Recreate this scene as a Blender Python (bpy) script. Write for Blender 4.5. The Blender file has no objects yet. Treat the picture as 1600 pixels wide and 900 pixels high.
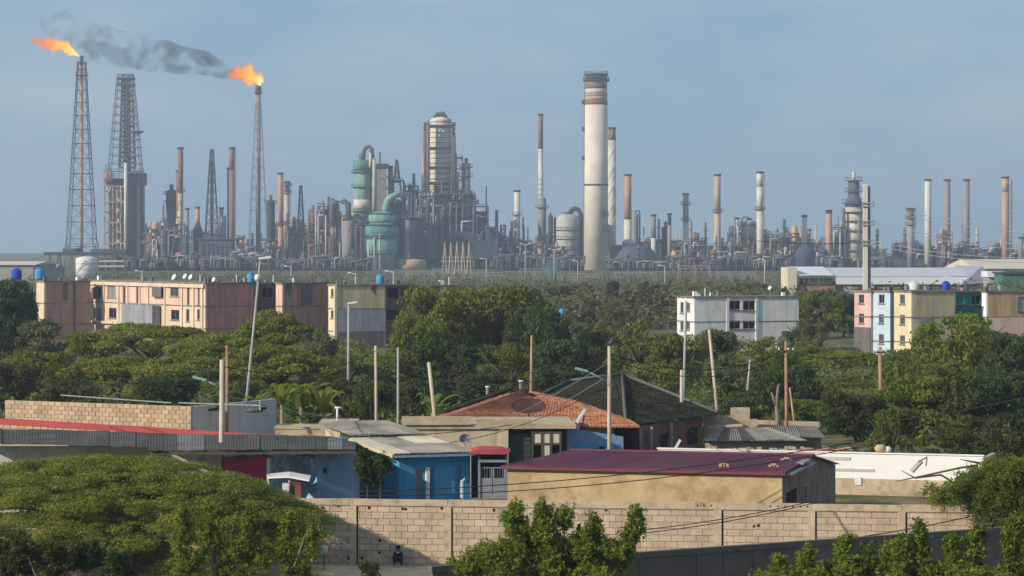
import bpy, math, random
import numpy as np
from mathutils import Vector, Matrix

SC = bpy.context.scene
COL = SC.collection
R = math.radians
random.seed(7)
RNG = np.random.default_rng(7)

# ------------------------------------------------------------------ camera, sky, sun, exposure
F, HOR, H = 4200.0, 385.0, 11.8          # focal length in photo pixels, horizon row, eye height in metres
cam = bpy.data.cameras.new('camera')
cam.sensor_width = 36.0
cam.lens = 36.0 * F / 1600.0
cam.shift_y = (HOR - 450.0) / 1600.0
cam.clip_start = 0.5
cam.clip_end = 60000
cob = bpy.data.objects.new('camera', cam)
COL.objects.link(cob)
cob.location = (0, 0, H)
cob.rotation_euler = (R(90), 0, 0)
SC.camera = cob

SUN_EL, SUN_AZ = 25.0, 29.0              # azimuth: degrees behind the camera's left-hand side
sdir = Vector((-math.cos(R(SUN_AZ)) * math.cos(R(SUN_EL)), -math.sin(R(SUN_AZ)) * math.cos(R(SUN_EL)), math.sin(R(SUN_EL))))
sl = bpy.data.lights.new('sun', 'SUN')
sl.energy = 5.0
sl.angle = R(0.6)
sl.color = (1.0, 0.89, 0.73)
so = bpy.data.objects.new('sun', sl)
COL.objects.link(so)
so.rotation_euler = sdir.to_track_quat('Z', 'Y').to_euler()
so.location = (-200, -100, 300)

W = bpy.data.worlds.new('World')
SC.world = W
W.use_nodes = True
nt = W.node_tree
for n in list(nt.nodes):
    nt.nodes.remove(n)
wo = nt.nodes.new('ShaderNodeOutputWorld')
bg = nt.nodes.new('ShaderNodeBackground')
bg.inputs['Strength'].default_value = 0.10
sky = nt.nodes.new('ShaderNodeTexSky')
sky.sky_type = 'NISHITA'
sky.sun_disc = False
sky.sun_elevation = R(SUN_EL)
sky.sun_rotation = math.atan2(sdir.x, sdir.y)
sky.altitude = 0
sky.air_density = 1.0
sky.dust_density = 0.6
sky.ozone_density = 4.0
# a thin even veil of cloud over the clear sky: grey-blue, with soft paler and darker drifts
tc = nt.nodes.new('ShaderNodeTexCoord')
mp = nt.nodes.new('ShaderNodeMapping')
mp.inputs['Scale'].default_value = (5.0, 5.0, 16.0)
nz = nt.nodes.new('ShaderNodeTexNoise')
nz.inputs['Scale'].default_value = 1.6
nz.inputs['Detail'].default_value = 5.0
nz.inputs['Roughness'].default_value = 0.55
rp = nt.nodes.new('ShaderNodeValToRGB')
rp.color_ramp.elements[0].position = 0.38
rp.color_ramp.elements[0].color = (2.40, 4.00, 5.75, 1)
rp.color_ramp.elements[1].position = 0.72
rp.color_ramp.elements[1].color = (4.25, 5.20, 6.10, 1)
mx = nt.nodes.new('ShaderNodeMixRGB')
mx.inputs['Fac'].default_value = 0.86
nt.links.new(tc.outputs['Generated'], mp.inputs['Vector'])
nt.links.new(mp.outputs['Vector'], nz.inputs['Vector'])
nt.links.new(nz.outputs['Fac'], rp.inputs['Fac'])
nt.links.new(sky.outputs['Color'], mx.inputs['Color1'])
nt.links.new(rp.outputs['Color'], mx.inputs['Color2'])
nt.links.new(mx.outputs['Color'], bg.inputs['Color'])
nt.links.new(bg.outputs['Background'], wo.inputs['Surface'])

SC.view_settings.view_transform = 'Standard'
SC.view_settings.look = 'None'
SC.view_settings.exposure = 0.08
SC.view_settings.gamma = 1.0
SC.cycles.use_denoising = True
SC.cycles.max_bounces = 5
SC.cycles.diffuse_bounces = 3
SC.cycles.transparent_max_bounces = 8
SC.cycles.volume_bounces = 0

# ------------------------------------------------------------------ helpers
def PX(x, Y):
    return (x - 800.0) * Y / F
def PZ(y, Y):
    return H - (y - HOR) * Y / F
def P(x, y, Y):
    return Vector((PX(x, Y), Y, PZ(y, Y)))

def node_mat(name):
    m = bpy.data.materials.new(name)
    m.use_nodes = True
    return m, m.node_tree, m.node_tree.nodes['Principled BSDF']

def M(name, col, var=0.22, scale=0.8, rough=0.9, metal=0.0, stain=None, amt=0.0, streak=False, dots=0.0, isl=0.0, bump=0.0, spec=0.08):
    """weathered surface: base colour, blotches, optional stain colour in drips or patches, per-piece tone"""
    m, t, b = node_mat(name)
    L = t.links.new
    g = t.nodes.new('ShaderNodeNewGeometry')
    n1 = t.nodes.new('ShaderNodeTexNoise')
    n1.inputs['Scale'].default_value = scale
    n1.inputs['Detail'].default_value = 6
    n1.inputs['Roughness'].default_value = 0.65
    L(g.outputs['Position'], n1.inputs['Vector'])
    r = t.nodes.new('ShaderNodeValToRGB')
    r.color_ramp.elements[0].position = 0.3
    r.color_ramp.elements[1].position = 0.72
    r.color_ramp.elements[0].color = tuple(c * (1 - var) for c in col) + (1,)
    r.color_ramp.elements[1].color = tuple(min(1, c * (1 + var * 0.7)) for c in col) + (1,)
    L(n1.outputs['Fac'], r.inputs['Fac'])
    out = r.outputs['Color']
    if stain:
        mp = t.nodes.new('ShaderNodeMapping')
        s = scale
        mp.inputs['Scale'].default_value = (2.2 * s, 2.2 * s, 0.16 * s) if streak else (s * .7, s * .7, s * .7)
        L(g.outputs['Position'], mp.inputs['Vector'])
        n2 = t.nodes.new('ShaderNodeTexNoise')
        n2.inputs['Scale'].default_value = 1.7
        n2.inputs['Detail'].default_value = 7
        n2.inputs['Roughness'].default_value = 0.7
        L(mp.outputs['Vector'], n2.inputs['Vector'])
        r2 = t.nodes.new('ShaderNodeValToRGB')
        r2.color_ramp.elements[0].position = 0.62 - amt * 0.35
        r2.color_ramp.elements[1].position = 0.80 - amt * 0.25
        L(n2.outputs['Fac'], r2.inputs['Fac'])
        x = t.nodes.new('ShaderNodeMixRGB')
        L(r2.outputs['Color'], x.inputs['Fac'])
        L(out, x.inputs['Color1'])
        x.inputs['Color2'].default_value = tuple(stain) + (1,)
        out = x.outputs['Color']
    if isl:
        oi = t.nodes.new('ShaderNodeObjectInfo')
        ad = t.nodes.new('ShaderNodeMath')
        L(oi.outputs['Random'], ad.inputs[0])
        L(g.outputs['Random Per Island'], ad.inputs[1])
        fr = t.nodes.new('ShaderNodeMath')
        fr.operation = 'FRACT'
        L(ad.outputs[0], fr.inputs[0])
        mr = t.nodes.new('ShaderNodeMapRange')
        mr.inputs['To Min'].default_value = 1 - isl
        mr.inputs['To Max'].default_value = 1 + isl
        L(fr.outputs[0], mr.inputs['Value'])
        hs = t.nodes.new('ShaderNodeHueSaturation')
        L(mr.outputs['Result'], hs.inputs['Value'])
        L(out, hs.inputs['Color'])
        out = hs.outputs['Color']
    L(out, b.inputs['Base Color'])
    b.inputs['Roughness'].default_value = rough
    b.inputs['Metallic'].default_value = metal
    b.inputs['Specular IOR Level'].default_value = spec
    if bump:
        n3 = t.nodes.new('ShaderNodeTexNoise')
        n3.inputs['Scale'].default_value = scale * 12
        n3.inputs['Detail'].default_value = 4
        L(g.outputs['Position'], n3.inputs['Vector'])
        bp = t.nodes.new('ShaderNodeBump')
        bp.inputs['Strength'].default_value = bump
        bp.inputs['Distance'].default_value = 0.03
        L(n3.outputs['Fac'], bp.inputs['Height'])
        L(bp.outputs['Normal'], b.inputs['Normal'])
    return m

def leaf_mat(name, c0, c1, trans=0.35):
    m, t, b = node_mat(name)
    L = t.links.new
    g = t.nodes.new('ShaderNodeNewGeometry')
    oi = t.nodes.new('ShaderNodeObjectInfo')
    n1 = t.nodes.new('ShaderNodeTexNoise')
    n1.inputs['Scale'].default_value = 0.55
    n1.inputs['Detail'].default_value = 3
    L(g.outputs['Position'], n1.inputs['Vector'])
    a = t.nodes.new('ShaderNodeMath')
    a.operation = 'MULTIPLY_ADD'
    L(g.outputs['Random Per Island'], a.inputs[0])
    a.inputs[1].default_value = 0.55
    L(n1.outputs['Fac'], a.inputs[2])
    s = t.nodes.new('ShaderNodeMath')
    s.operation = 'MULTIPLY_ADD'
    L(oi.outputs['Random'], s.inputs[0])
    s.inputs[1].default_value = 0.25
    L(a.outputs[0], s.inputs[2])
    r = t.nodes.new('ShaderNodeValToRGB')
    r.color_ramp.elements[0].position = 0.45
    r.color_ramp.elements[0].color = tuple(c0) + (1,)
    r.color_ramp.elements[1].position = 1.2 if False else 1.0
    r.color_ramp.elements[1].color = tuple(c1) + (1,)
    L(s.outputs[0], r.inputs['Fac'])
    L(r.outputs['Color'], b.inputs['Base Color'])
    b.inputs['Roughness'].default_value = 0.6
    b.inputs['Specular IOR Level'].default_value = 0.2
    tr = t.nodes.new('ShaderNodeBsdfTranslucent')
    hs = t.nodes.new('ShaderNodeHueSaturation')
    hs.inputs['Hue'].default_value = 0.485
    hs.inputs['Value'].default_value = 1.25
    L(r.outputs['Color'], hs.inputs['Color'])
    L(hs.outputs['Color'], tr.inputs['Color'])
    ms = t.nodes.new('ShaderNodeMixShader')
    ms.inputs['Fac'].default_value = trans
    L(b.outputs['BSDF'], ms.inputs[1])
    L(tr.outputs['BSDF'], ms.inputs[2])
    L(ms.outputs['Shader'], t.nodes['Material Output'].inputs['Surface'])
    return m

class MB:
    """collects shapes and links them as one mesh object"""
    def __init__(s):
        s.v = []; s.f = []; s.sm = []
    def add(s, vs, fs, smooth=False):
        k = len(s.v)
        s.v += [tuple(v) for v in vs]
        s.f += [tuple(i + k for i in f) for f in fs]
        s.sm += [smooth] * len(fs)
        return s
    def box(s, x0, x1, y0, y1, z0, z1):
        vs = [(x0, y0, z0), (x1, y0, z0), (x1, y1, z0), (x0, y1, z0), (x0, y0, z1), (x1, y0, z1), (x1, y1, z1), (x0, y1, z1)]
        return s.add(vs, [(0, 3, 2, 1), (4, 5, 6, 7), (0, 1, 5, 4), (1, 2, 6, 5), (2, 3, 7, 6), (3, 0, 4, 7)])
    def bar(s, p, q, w, h=None, up=(0, 0, 1)):
        """square bar from p to q"""
        p, q = Vector(p), Vector(q)
        d = (q - p).normalized()
        u = d.cross(Vector(up))
        if u.length < 1e-4:
            u = d.cross(Vector((1, 0, 0)))
        u.normalize()
        v = u.cross(d)
        h = h or w
        a, b = u * w / 2, v * h / 2
        vs = [p - a - b, p + a - b, p + a + b, p - a + b, q - a - b, q + a - b, q + a + b, q - a + b]
        return s.add(vs, [(0, 3, 2, 1), (4, 5, 6, 7), (0, 1, 5, 4), (1, 2, 6, 5), (2, 3, 7, 6), (3, 0, 4, 7)])
    def tube(s, pts, rs, n=8, caps=True):
        """round tube through points, radius per point or one radius"""
        pts = [Vector(p) for p in pts]
        if not hasattr(rs, '__len__'):
            rs = [rs] * len(pts)
        vs = []; fs = []
        ref = None
        for i, p in enumerate(pts):
            d = (pts[min(i + 1, len(pts) - 1)] - pts[max(i - 1, 0)]).normalized()
            if ref is None:
                ref = d.cross(Vector((0, 0, 1)))
                if ref.length < 0.05:
                    ref = d.cross(Vector((0, 1, 0)))
            u = ref - d * ref.dot(d)
            u.normalize()
            w = d.cross(u)
            for j in range(n):
                a = 2 * math.pi * j / n
                vs.append(p + (u * math.cos(a) + w * math.sin(a)) * rs[i])
        for i in range(len(pts) - 1):
            for j in range(n):
                k = (j + 1) % n
                fs.append((i * n + j, i * n + k, (i + 1) * n + k, (i + 1) * n + j))
        s.add(vs, fs, True)
        if caps:
            k = len(s.v) - len(vs)
            s.f.append(tuple(k + j for j in range(n))[::-1]); s.sm.append(False)
            s.f.append(tuple(k + (len(pts) - 1) * n + j for j in range(n))); s.sm.append(False)
        return s
    def lathe(s, prof, c=(0, 0, 0), n=20):
        """profile of (radius, z) turned about the vertical through c; rings split for crisp steps"""
        vs = []; fs = []
        for (r, z) in prof:
            for j in range(n):
                a = 2 * math.pi * j / n
                vs.append((c[0] + r * math.cos(a), c[1] + r * math.sin(a), c[2] + z))
        for i in range(len(prof) - 1):
            for j in range(n):
                k = (j + 1) % n
                fs.append((i * n + j, i * n + k, (i + 1) * n + k, (i + 1) * n + j))
        s.add(vs, fs, True)
        k = len(s.v) - len(vs)
        s.f.append(tuple(k + j for j in range(n))[::-1]); s.sm.append(False)
        s.f.append(tuple(k + (len(prof) - 1) * n + j for j in range(n))); s.sm.append(False)
        return s
    def slab(s, pts, dz):
        """flat polygon given counter-clockwise from above, thickened downwards by dz"""
        n = len(pts)
        vs = [Vector(p) for p in pts] + [Vector(p) - Vector((0, 0, dz)) for p in pts]
        fs = [tuple(range(n)), tuple(range(n, 2 * n))[::-1]] + [(i, i + n, (i + 1) % n + n, (i + 1) % n) for i in range(n)]
        return s.add(vs, fs)
    def extr(s, pts, d):
        n = len(pts)
        d = Vector(d)
        vs = [Vector(p) for p in pts] + [Vector(p) + d for p in pts]
        fs = [tuple(range(n))[::-1], tuple(range(n, 2 * n))] + [(i, (i + 1) % n, (i + 1) % n + n, i + n) for i in range(n)]
        return s.add(vs, fs)
    def mesh(s, name):
        me = bpy.data.meshes.new(name)
        me.from_pydata(s.v, [], s.f)
        me.polygons.foreach_set('use_smooth', s.sm)
        me.update()
        return me
    def build(s, name, mat, parent=None, label=None, kind=None):
        o = bpy.data.objects.new(name, s.mesh(name))
        COL.objects.link(o)
        if mat:
            o.data.materials.append(mat)
        if parent is not None:
            o.parent = parent
        if label:
            o['label'] = label
        if kind:
            o['kind'] = kind
        return o

def tag(o, label, cat, group=None):
    o['label'] = label
    o['category'] = cat
    if group:
        o['group'] = group
    return o

def thing(name, label, cat, loc=(0, 0, 0), rz=0.0, group=None):
    o = bpy.data.objects.new(name, None)
    COL.objects.link(o)
    o.location = loc
    o.rotation_euler = (0, 0, rz)
    o.empty_display_size = 0.5
    return tag(o, label, cat, group)

def copy_tree(o, parent=None):
    c = o.copy()
    COL.objects.link(c)
    c.parent = parent
    for ch in [x for x in bpy.data.objects if x.parent == o]:
        copy_tree(ch, c)
    return c

def link_mesh(name, me, parent, mat=None, loc=None):
    o = bpy.data.objects.new(name, me)
    COL.objects.link(o)
    o.parent = parent
    if loc is not None:
        o.location = loc
    return o

def np_mesh(name, verts, quads, smooth=False):
    me = bpy.data.meshes.new(name)
    nv, nf = len(verts), len(quads)
    me.vertices.add(nv)
    me.vertices.foreach_set('co', np.asarray(verts, dtype=np.float32).ravel())
    me.loops.add(nf * 4)
    me.loops.foreach_set('vertex_index', np.asarray(quads, dtype=np.int32).ravel())
    me.polygons.add(nf)
    me.polygons.foreach_set('loop_start', np.arange(0, nf * 4, 4, dtype=np.int32))
    me.update(calc_edges=True)
    me.validate()
    return me

# ------------------------------------------------------------------ materials
m_ground = M('dry_earth', (0.24, 0.18, 0.11), var=0.35, scale=0.25, stain=(0.06, 0.08, 0.025), amt=0.8, bump=0.4)
m_bank = M('pale_earth', (0.60, 0.47, 0.31), var=0.25, scale=0.9, bump=0.5)
m_block = M('bare_block', (0.52, 0.405, 0.30), var=0.16, scale=1.2, isl=0.11, stain=(0.36, 0.275, 0.20), amt=0.34, bump=0.4)
m_mortar = M('mortar', (0.45, 0.35, 0.26), var=0.15, scale=2)
m_cap = M('rough_concrete_cap', (0.54, 0.42, 0.30), var=0.2, scale=1.6, stain=(0.25, 0.19, 0.13), amt=0.35, bump=0.5)
m_blockred = M('pale_clay_block', (0.46, 0.33, 0.22), var=0.14, scale=1.5, isl=0.16)
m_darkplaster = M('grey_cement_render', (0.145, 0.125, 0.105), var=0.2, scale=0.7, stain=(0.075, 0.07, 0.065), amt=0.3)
m_greyplaster = M('grey_plaster', (0.52, 0.495, 0.46), var=0.14, scale=0.7, stain=(0.31, 0.31, 0.315), amt=0.3, streak=True)
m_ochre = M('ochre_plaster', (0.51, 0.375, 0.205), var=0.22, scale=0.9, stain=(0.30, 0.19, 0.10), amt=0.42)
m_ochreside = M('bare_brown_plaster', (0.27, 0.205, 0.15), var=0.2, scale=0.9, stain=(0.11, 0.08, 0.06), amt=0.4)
m_cream = M('cream_plaster', (0.55, 0.46, 0.32), var=0.12, scale=0.6, stain=(0.34, 0.27, 0.18), amt=0.25, streak=True)
m_tan = M('tan_parapet', (0.50, 0.40, 0.275), var=0.22, scale=1.2, stain=(0.28, 0.21, 0.14), amt=0.4)
m_white = M('whitewash', (0.80, 0.79, 0.76), var=0.05, scale=0.5, stain=(0.62, 0.60, 0.55), amt=0.12)
m_blue = M('blue_paint', (0.065, 0.28, 0.48), var=0.16, scale=0.6, stain=(0.045, 0.18, 0.33), amt=0.3, streak=True)
m_bluelight = M('lighter_blue_paint', (0.08, 0.30, 0.50), var=0.12, scale=0.8)
m_bluepeel = M('peeling_blue_paint', (0.17, 0.39, 0.64), var=0.15, scale=2.2, stain=(0.75, 0.78, 0.80), amt=0.36, streak=False)
m_bluegrey = M('grey_blue_paint', (0.27, 0.39, 0.52), var=0.15, scale=0.8, stain=(0.15, 0.23, 0.34), amt=0.3, streak=True)
m_violetblue = M('soft_blue_paint', (0.19, 0.28, 0.44), var=0.1, scale=0.8)
m_crimson = M('crimson_paint', (0.58, 0.05, 0.13), var=0.14, scale=1.0)
m_redband = M('faded_red_paint', (0.42, 0.075, 0.08), var=0.15, scale=1.0)
m_maroon = M('maroon_sheet_metal', (0.21, 0.05, 0.085), var=0.2, scale=0.6, rough=0.6, isl=0.13, stain=(0.17, 0.075, 0.07), amt=0.45)
m_asb = M('asbestos_sheet', (0.21, 0.20, 0.185), var=0.25, scale=0.6, isl=0.2, stain=(0.11, 0.10, 0.095), amt=0.4)
m_asbpale = M('pale_asbestos_sheet', (0.35, 0.32, 0.27), var=0.2, scale=0.6, isl=0.15, stain=(0.2, 0.18, 0.16), amt=0.3)
m_asbdark = M('sooty_asbestos_sheet', (0.085, 0.077, 0.068), var=0.35, scale=0.9, isl=0.12, stain=(0.17, 0.165, 0.155), amt=0.3)
m_tileor = M('orange_clay_tile', (0.44, 0.18, 0.095), var=0.25, scale=1.2, isl=0.22, stain=(0.24, 0.11, 0.07), amt=0.45)
m_tilepink = M('weathered_clay_tile', (0.42, 0.20, 0.12), var=0.25, scale=1.2, isl=0.2, stain=(0.4, 0.3, 0.2), amt=0.5)
m_greenroof = M('mossy_dark_roofing', (0.032, 0.033, 0.022), var=0.3, scale=0.7, rough=1.0, spec=0.0, isl=0.1, stain=(0.066, 0.064, 0.044), amt=0.4)
m_ridge = M('ridge_tile', (0.11, 0.12, 0.10), var=0.2, scale=1)
m_brickred = M('red_brick_wall', (0.22, 0.10, 0.07), var=0.25, scale=1.0, stain=(0.1, 0.05, 0.04), amt=0.4)
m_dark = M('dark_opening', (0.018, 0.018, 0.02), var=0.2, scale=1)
m_glass = M('dusty_glass', (0.06, 0.07, 0.08), var=0.3, scale=1, rough=0.25, spec=0.5)
m_paneW = M('frosted_white_pane', (0.62, 0.55, 0.43), var=0.08, scale=1, rough=0.4)
m_whitemetal = M('white_enamel', (0.7, 0.7, 0.7), var=0.1, scale=2, rough=0.5)
m_gate = M('grey_gate_paint', (0.24, 0.255, 0.30), var=0.15, scale=2, rough=0.6)
m_greymetal = M('galvanised_metal', (0.30, 0.31, 0.32), var=0.2, scale=2, rough=0.5, metal=0.3)
m_rustmesh = M('rusted_mesh', (0.075, 0.04, 0.03), var=0.3, scale=3)
m_wire = M('black_cable', (0.03, 0.03, 0.032), var=0.1, scale=1)
m_wirepale = M('weathered_cable', (0.30, 0.31, 0.31), var=0.1, scale=1)
m_pole = M('bleached_pole', (0.52, 0.43, 0.34), var=0.2, scale=1.2, stain=(0.36, 0.24, 0.16), amt=0.3, streak=True)
m_polered = M('rusty_pole', (0.36, 0.20, 0.13), var=0.25, scale=1.2, stain=(0.45, 0.33, 0.22), amt=0.35, streak=True)
m_polegrey = M('grey_pole', (0.36, 0.35, 0.33), var=0.15, scale=1.2)
m_bark = M('bark', (0.11, 0.085, 0.06), var=0.3, scale=3, bump=0.6)
m_barkpale = M('pale_bark', (0.25, 0.21, 0.16), var=0.3, scale=3, bump=0.5)
m_skin = M('brown_skin', (0.12, 0.06, 0.04), var=0.1, scale=5)
m_cloth = M('dark_cloth', (0.02, 0.02, 0.03), var=0.1, scale=5)
m_tankblue = M('blue_plastic_tank', (0.02, 0.06, 0.42), var=0.1, scale=2, rough=0.5)
m_tankcyan = M('pale_blue_plastic_tank', (0.08, 0.26, 0.46), var=0.1, scale=2, rough=0.5)
m_tankwhite = M('white_plastic_tank', (0.62, 0.62, 0.6), var=0.1, scale=2, rough=0.5)
# apartment paints
def apt(name, c, st, a=0.35):
    a = a + .14
    return M(name, c, var=0.17, scale=0.45, stain=st, amt=a, streak=True)
m_apbrown = apt('brick_red_plaster', (0.43, 0.275, 0.21), (0.25, 0.17, 0.14))
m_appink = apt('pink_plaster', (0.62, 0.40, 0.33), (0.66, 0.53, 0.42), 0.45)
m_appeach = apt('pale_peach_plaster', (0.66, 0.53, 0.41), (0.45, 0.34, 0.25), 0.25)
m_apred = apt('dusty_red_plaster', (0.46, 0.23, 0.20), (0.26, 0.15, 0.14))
m_apbeige = apt('straw_plaster', (0.56, 0.455, 0.29), (0.40, 0.31, 0.19))
m_apgrey = apt('blue_grey_plaster', (0.30, 0.31, 0.36), (0.18, 0.18, 0.20))
m_aporange = apt('apricot_plaster', (0.55, 0.36, 0.21), (0.36, 0.21, 0.12))
m_apwhite = apt('off_white_plaster', (0.70, 0.70, 0.68), (0.50, 0.50, 0.47), 0.2)
m_apyellow = apt('primrose_plaster', (0.66, 0.57, 0.38), (0.5, 0.40, 0.25), 0.15)
m_apsky = apt('sky_blue_plaster', (0.46, 0.59, 0.67), (0.36, 0.46, 0.54), 0.15)
m_aprose = apt('rose_plaster', (0.60, 0.42, 0.40), (0.45, 0.30, 0.28), 0.15)
m_apteal = apt('teal_plaster', (0.03, 0.19, 0.18), (0.02, 0.11, 0.11), 0.25)
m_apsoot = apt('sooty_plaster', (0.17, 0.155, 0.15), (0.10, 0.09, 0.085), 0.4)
m_roofslab = M('stained_roof_slab', (0.24, 0.215, 0.18), var=0.3, scale=0.8, stain=(0.09, 0.08, 0.07), amt=0.5)
# refinery finishes
def ref(name, c, st=(0.16, 0.10, 0.07), a=0.3, **k):
    return M(name, c, var=0.18, scale=0.12, stain=st, amt=a, streak=True, **k)
m_steel = ref('weathered_steel', (0.125, 0.118, 0.122))
m_steeldk = ref('dark_steel', (0.065, 0.068, 0.078), (0.10, 0.08, 0.07))
m_steelblue = ref('blue_grey_steel', (0.10, 0.115, 0.14), (0.08, 0.07, 0.07))
m_rust = ref('rusted_steel', (0.27, 0.15, 0.10), (0.14, 0.08, 0.06))
m_brownst = ref('brown_stack_paint', (0.25, 0.155, 0.12), (0.16, 0.10, 0.085), 0.3)
m_tanst = ref('tan_stack_paint', (0.50, 0.37, 0.25), (0.34, 0.22, 0.15), 0.3)
m_pinkst = ref('salmon_stack_paint', (0.48, 0.28, 0.20), (0.35, 0.22, 0.16), 0.3)
m_creamst = ref('cream_concrete', (0.68, 0.60, 0.49), (0.52, 0.44, 0.34), 0.25)
m_whitest = ref('white_stack_paint', (0.60, 0.57, 0.52), (0.36, 0.29, 0.24), 0.25)
m_greyst = ref('grey_stack_paint', (0.28, 0.265, 0.265), (0.19, 0.16, 0.15), 0.3)
m_green = ref('sea_green_lagging', (0.13, 0.33, 0.27), (0.36, 0.42, 0.37), 0.55)
m_greendk = ref('worn_green_lagging', (0.10, 0.29, 0.24), (0.10, 0.15, 0.13), 0.55)
m_silver = ref('aluminium_cladding', (0.46, 0.45, 0.43), (0.25, 0.21, 0.18), 0.3, rough=0.6)
m_navy = ref('dark_blue_cladding', (0.055, 0.075, 0.105), (0.10, 0.11, 0.13), 0.25)
m_whroof = M('white_sheet_roof', (0.66, 0.67, 0.70), var=0.08, scale=0.1, rough=0.6)
m_violroof = M('lilac_gable_sheet', (0.28, 0.28, 0.38), var=0.1, scale=0.2)
m_redwall = M('faded_brick_shed', (0.34, 0.17, 0.14), var=0.2, scale=0.2)
m_greywall = M('grey_shed_wall', (0.35, 0.33, 0.30), var=0.2, scale=0.2)
m_creamshed = M('cream_shed_wall', (0.60, 0.53, 0.42), var=0.12, scale=0.1)
m_creamtank = M('white_tank_paint', (0.66, 0.65, 0.62), var=0.1, scale=0.1)
m_greenshed = M('green_shed_sheet', (0.06, 0.17, 0.14), var=0.15, scale=0.2)
# leaves
lf_dark = leaf_mat('dark_leaf', (0.0180, 0.0352, 0.0065), (0.0662, 0.0987, 0.0171))
lf_blue = leaf_mat('bluish_leaf', (0.0158, 0.0331, 0.0146), (0.0442, 0.0714, 0.0256), 0.25)
lf_mid = leaf_mat('mid_green_leaf', (0.0383, 0.0600, 0.0065), (0.1489, 0.1848, 0.0226))
lf_bright = leaf_mat('fresh_leaf', (0.0540, 0.0807, 0.0065), (0.1656, 0.2137, 0.0226), 0.42)
lf_acacia = leaf_mat('acacia_leaf', (0.0653, 0.0766, 0.0073), (0.2055, 0.2273, 0.0280), 0.4)
lf_olive = leaf_mat('olive_leaf', (0.0594, 0.0648, 0.0117), (0.1877, 0.2075, 0.0445), 0.32)
lf_grey = leaf_mat('grey_green_leaf', (0.0473, 0.0559, 0.0178), (0.1302, 0.1455, 0.0490), 0.28)
lf_shrub = leaf_mat('lime_leaf', (0.0675, 0.0994, 0.0065), (0.2157, 0.2730, 0.0291), 0.48)
# ------------------------------------------------------------------ the ground
def ground_z(x, y):
    pts = [(0, -0.2), (103, -0.2), (118, 0.32), (160, 0.3), (210, 0.0), (1e6, 0.0)]
    for (a, za), (b, zb) in zip(pts, pts[1:]):
        if y <= b:
            return za + (zb - za) * max(0, y - a) / (b - a)
    return 0.0
gy = [20, 40, 60, 80, 92, 98, 103, 106, 110, 114, 118, 125, 135, 150, 160, 180, 210, 260, 320, 420, 600, 900, 1400, 2200, 3400, 5000]
gx = [-2500, -1200, -600, -300, -150, -80, -50, -35, -25, -18, -12, -6, 0, 6, 12, 18, 25, 35, 50, 80, 150, 300, 600, 1200, 2500]
mb = MB()
vs = [(x, y, ground_z(x, y)) for y in gy for x in gx]
n = len(gx)
mb.add(vs, [(j * n + i, j * n + i + 1, (j + 1) * n + i + 1, (j + 1) * n + i) for j in range(len(gy) - 1) for i in range(n - 1)], True)
mb.build('ground', m_ground, kind='structure')
mb = MB()
pp = [(-40, 90.5), (-2.4, 91.0), (-1.8, 96.5), (-2.2, 101.2), (-19, 101.9), (-40, 102)]
mb.add([(x, y, -0.19) for x, y in pp], [tuple(range(len(pp)))])
mb.build('path', m_bank, kind='structure')

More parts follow.
